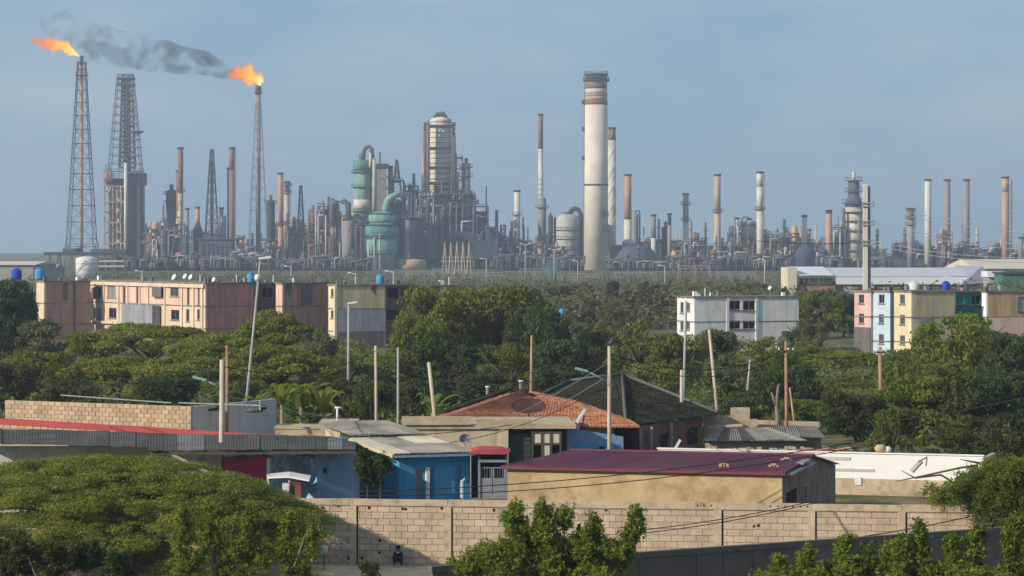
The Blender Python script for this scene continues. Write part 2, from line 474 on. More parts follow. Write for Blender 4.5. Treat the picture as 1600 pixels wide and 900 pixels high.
# ------------------------------------------------------------------ building helper
class Bld:
    """A building seen corner-on. Origin at its nearest corner; local +x runs right along the RIGHT face (plane y=0),
    local +y runs left along the LEFT face (plane x=0)."""
    def __init__(s, name, label, cat, xc, Yc, th, z0=0.0, group=None):
        s.xc, s.Yc, s.th, s.z0 = xc, Yc, R(th), z0
        s.X = PX(xc, Yc)
        s.c, s.s = math.cos(s.th), math.sin(s.th)
        s.e = thing(name, label, cat, (s.X, Yc, z0), s.th, group)
    def a(s, x, face):
        """distance along a face to photo column x"""
        k = (x - 800.0) / F
        if face == 'R':
            return (k * s.Yc - s.X) / (s.c - k * s.s)
        return (k * s.Yc - s.X) / (-s.s - k * s.c)
    def z(s, y, face, a):
        Y = s.Yc + a * (s.s if face == 'R' else s.c)
        return PZ(y, Y) - s.z0
    def fbox(s, mb, face, a0, a1, z0, z1, d0, d1):
        """box on a face from depth d0 to d1 measured outwards"""
        if face == 'R':
            mb.box(min(a0, a1), max(a0, a1), -d1, -d0, z0, z1)
        else:
            mb.box(-d1, -d0, min(a0, a1), max(a0, a1), z0, z1)
    def wall(s, mb, face, a0, a1, z0, z1, holes=(), t=0.2, d=0.0):
        xs = sorted({a0, a1} | {min(max(v, a0), a1) for h in holes for v in h[:2]})
        zs = sorted({z0, z1} | {min(max(v, z0), z1) for h in holes for v in h[2:4]})
        for k in range(len(zs) - 1):
            run = None
            zm = (zs[k] + zs[k + 1]) / 2
            for i in range(len(xs) - 1):
                xm = (xs[i] + xs[i + 1]) / 2
                hole = any(h[0] < xm < h[1] and h[2] < zm < h[3] for h in holes)
                if not hole:
                    run = run if run is not None else xs[i]
                if run is not None and (hole or i == len(xs) - 2):
                    e = xs[i] if hole else xs[i + 1]
                    s.fbox(mb, face, run, e, zs[k], zs[k + 1], d - t, d)
                    run = None
    def part(s, name, mb, mat, parent=None, label=None):
        return mb.build(name, mat, parent or s.e, label)
    def window(s, face, h, pane=m_dark, frame=None, depth=0.12, mull=1, fw=0.06, name='window', sill=None):
        """frame in the opening h with a recessed pane as its child"""
        a0, a1, z0, z1 = h
        f = MB()
        d0, d1 = -depth - 0.02, -depth + 0.05
        s.fbox(f, face, a0, a1, z0, z0 + fw, d0, d1)
        s.fbox(f, face, a0, a1, z1 - fw, z1, d0, d1)
        s.fbox(f, face, a0, a0 + fw, z0 + fw, z1 - fw, d0, d1)
        s.fbox(f, face, a1 - fw, a1, z0 + fw, z1 - fw, d0, d1)
        for k in range(mull):
            m = a0 + (a1 - a0) * (k + 1) / (mull + 1)
            s.fbox(f, face, m - fw / 2, m + fw / 2, z0 + fw, z1 - fw, d0, d1 - 0.01)
        w = s.part(name, f, frame or m_greymetal)
        p = MB()
        s.fbox(p, face, a0, a1, z0, z1, d0 - 0.05, d0 + 0.03)
        s.part('pane', p, pane, w)
        if sill:
            q = MB()
            s.fbox(q, face, a0 - 0.1, a1 + 0.1, z0 - 0.12, z0 - 0.005, -0.05, 0.1)
            s.part('sill', q, sill, w)
        return w

def roof_sheets(parent, A, B, C_, D, n, mat, name='roof_sheet', ncorr=5, amp=0.035, th=0.03, jit=0.03, rows=1, over=0.0, mats=None):
    """corrugated sheets on the quad A (eave left) B (eave right) C (ridge right) D (ridge left); each sheet is a part"""
    A, B, C_, D = map(Vector, (A, B, C_, D))
    nrm = (B - A).cross(D - A).normalized()
    out = []
    for r_ in range(rows):
        t0, t1 = r_ / rows, (r_ + 1) / rows + (0.03 if r_ < rows - 1 else 0)
        for k in range(n):
            u0, u1 = k / n, (k + 1) / n + (0.004 if k < n - 1 else 0)
            e = random.uniform(-jit, jit)
            vs, fs = [], []
            m = ncorr * 2
            for i in range(m + 1):
                u = u0 + (u1 - u0) * i / m
                off = nrm * ((amp if i % 2 else -amp) + e * 0.4 + 0.012 * (k % 2) + 0.02 * (rows - r_))
                p = A.lerp(B, u); q = D.lerp(C_, u)
                a = p.lerp(q, t0); b = p.lerp(q, t1)
                a = a - (q - p).normalized() * (over * (r_ == 0) + e * 2 * (r_ == 0))
                vs += [a + off, b + off, a + off - nrm * th, b + off - nrm * th]
            for i in range(m):
                o = i * 4
                fs += [(o, o + 4, o + 5, o + 1), (o + 2, o + 3, o + 7, o + 6), (o, o + 2, o + 6, o + 4), (o + 1, o + 5, o + 7, o + 3)]
            fs += [(0, 1, 3, 2), (m * 4, m * 4 + 2, m * 4 + 3, m * 4 + 1)]
            ob = MB().add(vs, fs).build(name, (random.choice(mats) if mats else mat), parent)
            out.append(ob)
    return out

def blocks_on(parent, x0, x1, z0, z1, ph, pv, depth, mat, skip=(), limit=300, name='block', y=0.0, gap=0.012, matrix=None, sortkey=None):
    """courses of separate blocks on the plane y (facing -y) of a parent whose x axis runs along the wall"""
    var = []
    for k in range(3):
        q = MB(); j = 0.004 * k; b = 0.012
        # a block with a worn arris: front face inset a little
        x, z = (ph - gap) / 2, (pv - gap) / 2
        vs = [(-x, 0, -z), (x, 0, -z), (x, 0, z), (-x, 0, z), (-x + b, -depth + j, -z + b), (x - b, -depth, -z + b + j), (x - b - j, -depth, z - b), (-x + b, -depth, z - b)]
        q.add(vs, [(4, 5, 6, 7), (0, 1, 5, 4), (1, 2, 6, 5), (2, 3, 7, 6), (3, 0, 4, 7)])
        me = q.mesh(name); me.materials.append(mat)
        var.append(me)
    cells = []
    rows = int((z1 - z0) / pv + 0.5)
    for r_ in range(rows):
        zc = z0 + pv * (r_ + 0.5)
        xx = x0 + (ph / 2 if r_ % 2 else 0)
        while xx + ph * 0.5 < x1:
            xc = xx + ph / 2
            if not any(s[0] < xc < s[1] and s[2] < zc < s[3] for s in skip) and xc - ph / 2 > x0 - 0.01 and xc + ph / 2 < x1 + 0.01:
                cells.append((xc, zc))
            xx += ph
    cells.sort(key=sortkey or (lambda c: 0))
    for i, (xc, zc) in enumerate(cells[:limit]):
        o = link_mesh(name, var[random.randrange(3)], parent)
        o.location = (xc, y - random.uniform(0, 0.006), zc)
    if len(cells) > limit:
        q = MB()
        for xc, zc in cells[limit:]:
            x, z, b = (ph - gap) / 2, (pv - gap) / 2, 0.012
            q.add([(xc - x, y, zc - z), (xc + x, y, zc - z), (xc + x, y, zc + z), (xc - x, y, zc + z), (xc - x + b, y - depth, zc - z + b), (xc + x - b, y - depth, zc - z + b), (xc + x - b, y - depth, zc + z - b), (xc - x + b, y - depth, zc + z - b)],
                  [(4, 5, 6, 7), (0, 1, 5, 4), (1, 2, 6, 5), (2, 3, 7, 6), (3, 0, 4, 7)])
        q.build(name, mat, parent, kind='stuff')

# ------------------------------------------------------------------ apartment blocks
def apartment(name, label, xc, Yc, th, ytop, left_x, right_x, floors, mL, mR, fh=2.65, holesL=(), holesR=(), bandsR=None, group='apartment blocks below the refinery', frame=m_greymetal, seam=True, bandsL=None):
    """holes given in photo pixels on each face: (x0, x1, y0, y1)"""
    zt = PZ(ytop, Yc)
    b = Bld(name, label, 'apartment block', xc, Yc, th, -0.3, group)
    Lr = b.a(right_x, 'R'); Wl = b.a(left_x, 'L')
    ht = zt + 0.3
    def conv(hs, face):
        out = []
        for h in hs:
            a0, a1 = sorted((b.a(h[0], face), b.a(h[1], face)))
            z1_ = b.z(h[2], face, (a0 + a1) / 2); z0_ = b.z(h[3], face, (a0 + a1) / 2)
            out.append((a0, a1, max(0.3, z0_), z1_) + tuple(h[4:]))
        return out
    hL, hR = conv(holesL, 'L'), conv(holesR, 'R')
    for (z0, z1, m) in (bandsL(ht) if bandsL else [(0, ht, mL)]):
        q = MB(); b.wall(q, 'L', 0, Wl, z0, z1, hL, 0.22); b.part('wall', q, m)
    segs = bandsR or [(0, ht, mR)]
    for (z0, z1, m) in segs:
        q = MB()
        b.wall(q, 'R', 0.22, Lr, z0, z1, [h for h in hR], 0.22)
        if z0 == 0 and z1 == ht:
            b.part('wall', q, m)
        else:
            b.part('wall', q, m)
    q = MB()
    q.box(Lr - 0.22, Lr, 0.003, Wl, 0, ht); q.box(0.22, Lr - 0.22, Wl - 0.22, Wl, 0, ht)
    b.part('wall', q, mR)
    q = MB(); q.box(-0.12, Lr + 0.12, -0.12, Wl + 0.12, ht + 0.002, ht + 0.2)
    rf = b.part('roof', q, m_roofslab)
    for k in range(1, floors):
        zz = ht - k * fh
        if seam and zz > 0.4:
            q = MB(); b.fbox(q, 'R', 0, Lr, zz - 0.05, zz + 0.05, 0.002, 0.035)
            b.fbox(q, 'L', 0, Wl, zz - 0.07, zz + 0.07, 0.002, 0.05)
            b.part('ledge_or_shadow_bar', q, m_roofslab)
    q = MB(); q.box(0.3, Lr - 0.3, 0.3, Wl - 0.3, 0.05, ht - 0.1)
    # dark rooms behind the openings
    b.part('interior', q, m_dark)
    for face, hs in (('L', hL), ('R', hR)):
        for h in hs:
            pane = h[4] if len(h) > 4 else m_glass
            b.window(face, h[:4], pane=pane, frame=frame, mull=1 if h[1] - h[0] > 0.7 else 0, sill=m_roofslab if h[3] - h[2] > 0.6 else None)
    rg = random.Random(int(xc))
    for k in range(int(2 + (Lr + Wl) / 3.0)):
        q = MB(); a = rg.uniform(.3, Lr - .3) if rg.random() < .6 else None
        X_, Y_ = (a, rg.uniform(.2, 2)) if a else (rg.uniform(.2, 2), rg.uniform(.3, Wl - .3))
        w_ = rg.uniform(.08, .3); h_ = rg.choice((.25, .4, .5, .9)); w_ = .05 if h_ > .8 else w_
        q.box(X_ - w_, X_ + w_, Y_ - w_, Y_ + w_, ht + .202, ht + .2 + h_); b.part('roof_vent', q, rg.choice((m_white, m_roofslab, m_greymetal, m_apsoot)))
    for k in range(max(1, int(Lr / 3.5))):
        a0 = rg.uniform(.3, max(.4, Lr - 1.6)); w_ = rg.uniform(.35, 1.3); q = MB()
        hz = rg.uniform(.6, 2.2); n_ = 5
        pts = [(a0 + w_ * i / n_, -.012 - .001 * (k % 3), ht - .02) for i in range(n_ + 1)] + [(a0 + w_ * i / n_ + rg.uniform(-.1, .1), -.012 - .001 * (k % 3), ht - hz * rg.uniform(.3, 1.0)) for i in range(n_, -1, -1)]
        if all(not (h[0] - .2 < a0 + w_ and h[1] + .2 > a0) for h in hR):
            q.extr(pts, (0, .009, 0)); b.part('damp_patch', q, rg.choice((m_apsoot, mR)))
    b.Lr, b.Wl, b.ht = Lr, Wl, ht
    return b

GAP = 'apartment blocks below the refinery'
b = apartment('apartment_block', 'brick red apartment block with a thin pale end, leftmost beside dark trees', 69, 338, 34, 441, 57, 141, 3, m_appeach, m_apbrown, group=GAP)
q = MB(); b.fbox(q, 'R', b.a(98, 'R'), b.a(106, 'R'), b.ht - 2.3, b.ht - 0.1, 0.003, 0.03); b.part('damp_patch', q, m_apsoot)
q = MB(); b.fbox(q, 'R', b.a(115, 'R'), b.a(118, 'R'), 0.1, b.ht - 0.1, 0.003, 0.12); b.part('downpipe', q, m_apsoot)
wins = [(146, 158, 448, 463, m_dark), (168, 181, 447, 465, m_greymetal), (242, 256, 447, 465, m_dark), (266, 279, 448, 463, m_glass),
        (146, 158, 481, 497, m_glass), (170, 182, 481, 497, m_dark), (267, 280, 484, 500, m_dark), (192, 196, 448, 477, m_dark), (213, 216, 446, 477, m_dark), (292, 296, 448, 477, m_glass), (309, 312, 448, 476, m_glass), (291, 296, 483, 502, m_dark), (308, 312, 483, 500, m_dark)]
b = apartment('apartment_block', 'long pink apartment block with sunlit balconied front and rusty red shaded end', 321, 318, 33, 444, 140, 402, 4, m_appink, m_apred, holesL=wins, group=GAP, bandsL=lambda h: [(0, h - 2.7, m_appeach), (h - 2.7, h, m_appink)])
for x in (163, 186, 200, 219, 232, 258, 285, 303, 317):
    q = MB(); a = b.a(x, 'L'); b.fbox(q, 'L', a - 0.14, a + 0.14, 0.1, b.ht - 0.05, 0.004, 0.14); b.part('pilaster', q, m_appeach)
q = MB(); b.fbox(q, 'L', 0.1, b.Wl - 0.05, b.ht - 0.45, b.ht - 0.02, 0.15, 0.28); b.part('parapet_band', q, m_appeach)
q = MB(); b.fbox(q, 'L', b.a(252, 'L') , b.a(203, 'L'), b.ht - 5.25, b.ht - 2.75, 0.2, 1.2); b.part('balcony', q, m_apgrey)
q = MB(); b.fbox(q, 'L', b.a(200, 'L') , b.a(142, 'L'), b.ht - 5.3, b.ht - 5.0, 0.2, 0.5); b.part('ledge_or_shadow_bar', q, m_appeach)
for (xa, xb, ya, yb) in ((241, 255, 448, 464), (146, 156, 450, 466), (206, 211, 481, 500)):
    q = MB(); aa, bb = sorted((b.a(xa, 'L'), b.a(xb, 'L'))); b.fbox(q, 'L', aa, bb, b.z(yb, 'L', aa), b.z(ya, 'L', aa), 0.15, 0.3); b.part('laundry', q, m_apsoot)
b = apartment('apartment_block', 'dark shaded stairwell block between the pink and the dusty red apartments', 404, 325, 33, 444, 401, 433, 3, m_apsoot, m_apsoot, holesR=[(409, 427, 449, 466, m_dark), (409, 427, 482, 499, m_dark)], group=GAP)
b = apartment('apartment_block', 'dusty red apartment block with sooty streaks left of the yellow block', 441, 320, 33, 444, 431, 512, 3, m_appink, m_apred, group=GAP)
q = MB(); b.fbox(q, 'R', b.a(470, 'R'), b.a(488, 'R'), b.ht - 2.5, b.ht - 0.1, 0.003, 0.03); b.part('damp_patch', q, m_apsoot)
b = apartment('apartment_block', 'straw yellow apartment block with blue grey lower floor and windowed end', 527, 312, 22, 447, 513, 601, 4, m_apyellow, m_apbeige, holesL=[(517, 522, 451, 464, m_dark), (517, 522, 485, 497, m_dark)],
              bandsR=None, group=GAP)
q = MB(); b.fbox(q, 'R', 0.02, b.Lr, b.ht - 5.3, b.ht - 2.72, 0.04, 0.09); b.part('lower_panel', q, m_apgrey)
q = MB(); b.fbox(q, 'R', 0.02, b.Lr, 0.1, b.ht - 5.4, 0.04, 0.08); b.part('lower_panel', q, m_apsoot)
q = MB(); b.fbox(q, 'L', -0.1, 0.35, 0.1, b.ht, 0.06, 0.35); b.part('pilaster', q, m_apyellow)
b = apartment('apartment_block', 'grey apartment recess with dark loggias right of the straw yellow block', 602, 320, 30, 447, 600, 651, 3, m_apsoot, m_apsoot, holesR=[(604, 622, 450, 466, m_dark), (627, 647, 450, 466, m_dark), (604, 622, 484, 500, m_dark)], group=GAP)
b = apartment('apartment_block', 'apricot apartment block half hidden by the tall central tree', 652, 312, 20, 448, 649, 726, 3, m_aporange, m_aporange, group=GAP)
b = apartment('apartment_block', 'off white apartment block with two rows of dark square loggias, standing alone among trees', 1085, 300, 19, 466, 1058, 1248, 4, m_apwhite, m_apwhite,
              holesL=[(1063, 1068, 472, 489, m_dark), (1072, 1078, 473, 486, m_glass), (1063, 1068, 502, 516, m_dark), (1072, 1078, 502, 515, m_glass)],
              holesR=[(1139, 1157, 470, 484, m_dark), (1161, 1180, 470, 485, m_dark), (1139, 1157, 501, 514, m_dark), (1161, 1180, 501, 514, m_dark)], group=GAP)
q = MB(); b.fbox(q, 'R', b.a(1135, 'R'), b.a(1139, 'R'), 0.1, b.ht, 0.004, 0.12); b.fbox(q, 'R', b.a(1180, 'R'), b.a(1183, 'R'), 0.1, b.ht, 0.004, 0.12); b.part('pilaster', q, m_apwhite)
b = apartment('apartment_block', 'narrow rose pink apartment end with sooty lower storey left of the sky blue one', 1361, 292, 36, 457, 1335, 1376, 4, m_aprose, m_aprose, holesL=[(1342, 1350, 460, 474, m_dark), (1342, 1350, 490, 505, m_dark), (1342, 1350, 519, 535, m_dark)], group=GAP)
q = MB(); b.fbox(q, 'L', 0, b.Wl, 0.1, b.ht - 3.8, 0.06, 0.1); b.part('lower_panel', q, m_apsoot)
b = apartment('apartment_block', 'sky blue apartment end between the rose pink and the primrose ones', 1391, 290, 36, 457, 1364, 1402, 4, m_apsky, m_apsky, holesL=[(1373, 1382, 460, 474, m_dark), (1373, 1381, 491, 505, m_glass), (1373, 1381, 522, 537, m_glass)], group=GAP)
b = apartment('apartment_block', 'primrose apartment block with plain straw side wall, a teal bay and windowed sunny end', 1424, 285, 20, 457, 1397, 1492, 4, m_apyellow, m_apbeige, holesL=[(1406, 1414, 460, 475, m_glass), (1406, 1414, 492, 507, m_glass), (1406, 1414, 524, 538, m_glass)], group=GAP)
q = MB(); b.fbox(q, 'R', b.a(1437, 'R'), b.a(1455, 'R'), b.ht - 6.2, b.ht - 2.6, 0.036, 0.07); b.part('flaked_patch', q, m_apgrey)
b = apartment('apartment_block', 'teal painted apartment bay between the primrose and the apricot blocks', 1493, 292, 24, 457, 1489, 1535, 4, m_apteal, m_apteal, holesR=[(1494, 1506, 460, 475, m_apteal), (1518, 1532, 461, 476, m_dark), (1498, 1515, 492, 506, m_dark)], group=GAP)
b = apartment('apartment_block', 'apricot and brick apartment block with a white corner at the right edge', 1541, 288, 18, 457, 1534, 1640, 4, m_white, m_aporange, holesR=[(1590, 1612, 464, 486, m_greymetal)], group=GAP)
q = MB(); b.fbox(q, 'R', 0.02, b.Lr, 0.1, b.ht - 2.7, 0.04, 0.08); b.part('lower_panel', q, m_appink)

def roof_tank(x, ytop, ybot, w, Y, mat, label, cat='water tank'):
    t = thing('water_tank', label, cat, (PX(x, Y), Y, PZ(ybot, Y)))
    r_ = w / 2 * Y / F; h = (ybot - ytop) * Y / F
    MB().lathe([(r_ * .92, 0), (r_, h * .15), (r_, h * .78), (r_ * .75, h * .9)], n=16).build('tank_body', mat, t)
    MB().lathe([(r_ * .5, h * .9), (r_ * .45, h)], n=12).build('lid', mat, t)
    q = MB(); q.box(-r_ * 1.1, r_ * 1.1, -r_ * 1.1, r_ * 1.1, -3.2, -0.002); q.build('plinth', m_roofslab, t)
roof_tank(26, 419, 437, 16, 345, m_tankblue, 'deep blue plastic water tank above the dark trees at the left edge')
roof_tank(62, 418, 438, 16, 342, m_tankcyan, 'blue plastic water tank with pale rings above the brick red apartment block')
roof_tank(392, 426, 443, 13, 322, m_tankcyan, 'pale blue water tank on the roof beside the leaning lamp mast')
roof_tank(594, 428, 447, 13, 318, m_tankcyan, 'light blue water tank on the straw yellow apartment roof')
roof_tank(878, 482, 496, 10, 300, m_tankcyan, 'blue water tank among trees right of the tall central tree')
roof_tank(1478, 439, 457, 13, 300, m_tankblue, 'blue and white water tank on the primrose apartment roof')
roof_tank(1428, 440, 456, 18, 297, m_tankwhite, 'squat white water tank on the primrose apartment roof')
roof_tank(1390, 450, 457, 7, 296, m_tankwhite, 'small white drum on the sky blue apartment roof')
for (x, y, w, Y, lab) in ((272, 434, 10, 325, 'tilted white satellite dish on the pink block roof, leftmost of three'), (289, 433, 9, 324, 'white satellite dish on the pink block roof, middle of three'), (298, 434, 9, 323, 'white satellite dish on the pink block roof, nearest its right end'), (334, 438, 8, 322, 'pale satellite dish on the roof over the shaded end of the pink block'), (1203, 452, 7, 302, 'white satellite dish on the right end of the off white apartment roof')):
    t = thing('satellite_dish', lab, 'satellite dish', (PX(x, Y), Y, PZ(y + 10, Y)))
    r_ = w / 2 * Y / F
    MB().bar((0, 0, -0.3), (0, 0, .75), 0.07).build('mast', m_greymetal, t)
    q = MB()
    dv = Vector((-.7, -.6, .45)).normalized(); u = dv.cross(Vector((0, 0, 1))).normalized(); v = u.cross(dv)
    rings = [(0, 0), (.5, .06), (1, .22)]
    vs = [Vector((0, 0, .85))]; fs = []
    for (rr, dd) in rings[1:]:
        for j in range(12):
            a = j * math.pi / 6
            vs.append(Vector((0, 0, .85)) + (u * math.cos(a) + v * math.sin(a)) * rr * r_ + dv * dd * r_)
    fs += [(0, 1 + j, 1 + (j + 1) % 12) for j in range(12)] + [(1 + j, 13 + j, 13 + (j + 1) % 12, 1 + (j + 1) % 12) for j in range(12)]
    q.add(vs, fs, True).build('reflector', m_whitemetal, t)

# ------------------------------------------------------------------ the long bare block wall in front
A = Vector((PX(60, 102.6), 102.6, -0.35)); Bp = Vector((PX(1578, 98.2), 98.2, -0.35))
ang = math.atan2(Bp.y - A.y, Bp.x - A.x)
LW = (Bp - A).length
wall = thing('block_wall', 'long unplastered concrete block wall with posts and a capping beam across the foreground', 'wall', A, ang)
def wx(px):
    k = (px - 800.0) / F
    c, s_ = math.cos(ang), math.sin(ang)
    return (k * A.y - A.x) / (c - k * s_)
ZT = 2.66
q = MB()
bw = Bld.__new__(Bld)
Bld.wall(bw, q, 'R', 0, LW, 0, ZT - 0.24, [], 0.12, -0.02)
q.build('mortar_core', m_mortar, wall)
posts = [wx(v) for v in (180, 330, 466, 552, 700, 843, 985, 1122, 1268, 1409, 1562)]
for xx in posts:
    q = MB(); q.box(xx - 0.13, xx + 0.13, -0.075, 0.13, 0, ZT - 0.25); q.build('post', m_cap, wall)
    q = MB(); q.box(xx + 0.133, xx + 0.185, -0.048, 0.12, 0.05, ZT - 0.255); q.build('open_joint', m_dark, wall)
ends = [-0.05] + posts[1:] + [LW + .05]
for e0, e1 in zip(ends, ends[1:]):
    q = MB(); d0 = random.uniform(-.018, .018); d1 = random.uniform(-.018, .018); vs = []
    for xx, dd in ((e0, d0), ((e0 + e1) / 2, random.uniform(-.02, .02)), (e1 - .012, d1)):
        vs += [(xx, -.06 + dd * .5, ZT - .24), (xx, .17, ZT - .24), (xx, .17, ZT + dd), (xx, -.06 + dd * .5, ZT + dd)]
    q.add(vs, [(0, 1, 2, 3), (8, 11, 10, 9)] + [(j * 4 + i, j * 4 + 4 + i, j * 4 + 4 + (i + 1) % 4, j * 4 + (i + 1) % 4) for j in range(2) for i in range(4)])
    q.build('cap_beam', m_cap, wall)
q = MB(); q.box(-0.05, LW + 0.05, -0.052, -0.003, ZT - 0.275, ZT - 0.243); q.build('drip_joint', m_ochreside, wall)
skip = []
for (px, py) in ((505, 793), (529, 791), (577, 793), (629, 795), (634, 795), (690, 794), (772, 797), (871, 796), (947, 797), (1178, 822), (1185, 821), (594, 844), (593, 863), (566, 872), (545, 872), (756, 852)):
    Y = A.y + wx(px) * math.sin(ang)
    x0, z0 = wx(px), PZ(py, Y) + 0.35
    q = MB()
    pts = [(x0 + 0.055 * random.uniform(.7, 1.3) * math.cos(k * 1.047), -0.047, z0 + 0.06 * random.uniform(.7, 1.3) * math.sin(k * 1.047)) for k in range(6)]
    q.extr(pts, (0, 0.03, 0)); q.build('weep_hole', m_dark, wall)
for k in range(19):
    x0 = wx(1090 + k * 11.5) + random.uniform(-.04, .04)
    q = MB(); q.box(x0 - 0.03, x0 + 0.02, -0.064, -0.04, ZT - 0.13, ZT - 0.07); q.build('drip_hole', m_dark, wall)
blocks_on(wall, 0.02, LW, 0.0, ZT - 0.26, 0.46, 0.24, 0.014, m_block, skip, 300, gap=.009, y=-0.0195, sortkey=lambda c: abs(c[0] - wx(720)) * 1.0 if c[0] < wx(1575) and c[0] > wx(440) else 99)
# shaded rendered wall, nearer, rising to the right
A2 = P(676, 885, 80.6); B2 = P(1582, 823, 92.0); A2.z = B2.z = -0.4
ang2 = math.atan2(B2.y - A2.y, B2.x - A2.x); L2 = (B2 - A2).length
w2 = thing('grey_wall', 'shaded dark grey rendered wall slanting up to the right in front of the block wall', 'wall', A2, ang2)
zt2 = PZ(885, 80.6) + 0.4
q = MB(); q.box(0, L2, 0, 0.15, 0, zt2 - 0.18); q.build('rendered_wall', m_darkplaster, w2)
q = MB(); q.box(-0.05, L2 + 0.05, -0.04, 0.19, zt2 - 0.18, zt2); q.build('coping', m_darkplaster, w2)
k = (1000 - 800) / F
for px in (760, 845, 925, 1002, 1092, 1134, 1180, 1262, 1345, 1430, 1505):
    kk = (px - 800) / F
    xx = (kk * A2.y - A2.x) / (math.cos(ang2) - kk * math.sin(ang2))
    q = MB(); q.box(xx - 0.09, xx + 0.09, -0.03, -0.001, 0, zt2 - 0.185); q.build('pilaster', m_darkplaster, w2)
    q = MB(); q.box(xx + 0.092, xx + 0.11, -0.006, -0.001, 0.0, zt2 - 0.185); q.build('joint', m_dark, w2)

# ------------------------------------------------------------------ house with the maroon roof
b = Bld('house', 'long ochre house with a maroon sheet roof behind the block wall', 'house', 1222, 103.4, 75, 0.0)
W1, L1 = b.a(793, 'L'), 14.4
zE = b.z(737, 'L', 0); zEl = b.z(731, 'L', W1)
zE = (zE + zEl) / 2 + .03
zR = zE + 0.09; zB = zE - 0.85
hl = []
q = MB(); b.wall(q, 'L', 0, W1, -0.4, zE - 0.02, hl, 0.2); b.part('front_wall', q, m_ochre)
door = (b.a(1268, 'R'), b.a(1277, 'R'), 0.2, zE - 1.0)
q = MB(); b.wall(q, 'R', 0.2, L1, -0.4, zB, [], 0.2)
q.extr([(0.2, 0.0, zB + .002), (L1 / 2, 0, zR - 0.05), (0.2, 0, zE - .04)][::1], (0, 0.2, 0))
q.extr([(0.2, 0.0, zB + .002), (L1, 0, zB + .002), (L1 / 2, 0, zR - 0.05)], (0, 0.2, 0))
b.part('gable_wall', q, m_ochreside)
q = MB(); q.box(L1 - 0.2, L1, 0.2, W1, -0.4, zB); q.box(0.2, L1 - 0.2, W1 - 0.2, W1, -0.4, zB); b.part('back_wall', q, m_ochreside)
q = MB(); b.fbox(q, 'R', 1.0, 3.4, -0.2, zE - .9, 0.002, 0.03); b.part('doorway', q, m_dark)
for aa in (5.0, 5.9):
    q = MB(); b.fbox(q, 'R', aa - .03, aa + .03, 0, zE - .95, 0.005, 0.06); b.part('door_post', q, m_greymetal)
q = MB(); b.fbox(q, 'R', 5.03, 5.87, zE - 1.0, zE - .95, 0.005, 0.06); b.part('door_lintel', q, m_greymetal)
q = MB(); b.fbox(q, 'R', 0.15, 6.2, zE - 0.16, zE - 0.08, 0.0, 0.35); b.part('canopy_sheet', q, m_greymetal)
q = MB(); b.fbox(q, 'R', 3.4, 5.3, zE + 0.02, zE + 0.1, 0.0, 0.3); b.part('canopy_sheet', q, m_greymetal)
ov = 0.15
roof_sheets(b.e, (-ov, W1 + .25, zE), (-ov, -.15, zE), (L1 / 2, -.15, zR), (L1 / 2, W1 * .93, zR), 12, m_maroon, ncorr=6, amp=0.02, jit=0.006)
roof_sheets(b.e, (L1 + .4, -.15, zB), (L1 + .4, W1 + .25, zB), (L1 / 2, W1 * .93, zR), (L1 / 2, -.15, zR), 12, m_maroon, ncorr=6, amp=0.02, jit=0.006)
q = MB(); q.bar((L1 / 2, -.17, zR + .05), (L1 / 2, W1 * .93, zR + .05), 0.3, 0.06); b.part('ridge_cap', q, m_maroon)
q = MB(); q.bar((-ov - .02, W1 + .2, zE - .06), (-ov - .02, -.15, zE - .06), 0.05, 0.1); b.part('eave_board', q, m_maroon)
b1 = b
for (px, py, w_, lab) in ((1131, 727, .34, 'lone pale rubble lump weighing down the middle of the maroon roof'), (1209, 729, .36, 'pale rubble lump at the lower edge of the maroon roof'), (1229, 719, .42, 'flat pinkish block higher up at the right end of the maroon roof')):
    Y = 105.3 if py > 722 else 108.0
    p = P(px, py, Y); 
    q = MB()
    for k in range(3):
        dx = (k - 1) * w_ * .3
        q.box(dx - w_ * .22, dx + w_ * .22, -.13, .13, -.2, .06 + .05 * (k % 2))
    o = q.build('rubble', m_blockred); o.location = p
    tag(o, lab, 'rubble', 'rubble holding down the maroon roof')

# ------------------------------------------------------------------ long white wall behind it
Aw = P(1028, 707, 127); Bw = P(1536, 707, 122.5)
angw = math.atan2(Bw.y - Aw.y, Bw.x - Aw.x); Lw = (Bw.xy - Aw.xy).length
ww = thing('white_wall', 'long bright whitewashed wall with an unpainted tan foot at the right', 'wall', (Aw.x, Aw.y, 0.0), angw)
zt = (Aw.z + Bw.z) / 2; zb = PZ(751, 123)
q = MB(); q.box(0, Lw, 0, 0.2, zb, zt); q.build('painted_wall', m_white, ww)
q = MB(); q.box(0, Lw, -0.02, 0.22, -0.3, zb - .002); q.build('wall_foot', m_tan, ww)
q = MB(); q.box(Lw + .002, Lw + 0.2, 0, 3.0, -.3, zt - .05); q.build('return_wall', m_tan, ww)
q = MB(); q.box(-0.05, Lw + 0.05, -0.05, 0.25, zt + .002, zt + .05); q.build('coping', m_white, ww)
for (x0, x1, y0, y1) in ((1277, 1333, 715, 720), (1300, 1370, 733, 737)):  # grey bars put in for the eave shadows cast on the white wall
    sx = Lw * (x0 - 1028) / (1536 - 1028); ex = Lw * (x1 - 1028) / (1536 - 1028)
    q = MB(); q.box(sx, ex, -0.03, -0.002, PZ(y1, 124), PZ(y0, 124)); q.build('ledge_or_shadow_bar', m_greyplaster, ww)
sx = Lw * (1341 - 1028) / 508.
q = MB(); q.box(sx, sx + .28, -0.07, -0.022, PZ(758, 124), PZ(746, 124)); q.build('meter_box', m_whitemetal, ww)
sx = Lw * (1430 - 1028) / 508.
q = MB(); q.bar((sx - .1, -.05, zt - .75), (sx + .35, -.05, zt - .25), 0.16, 0.03, (0, 1, 0)); q.build('bracket', m_greyplaster, ww)
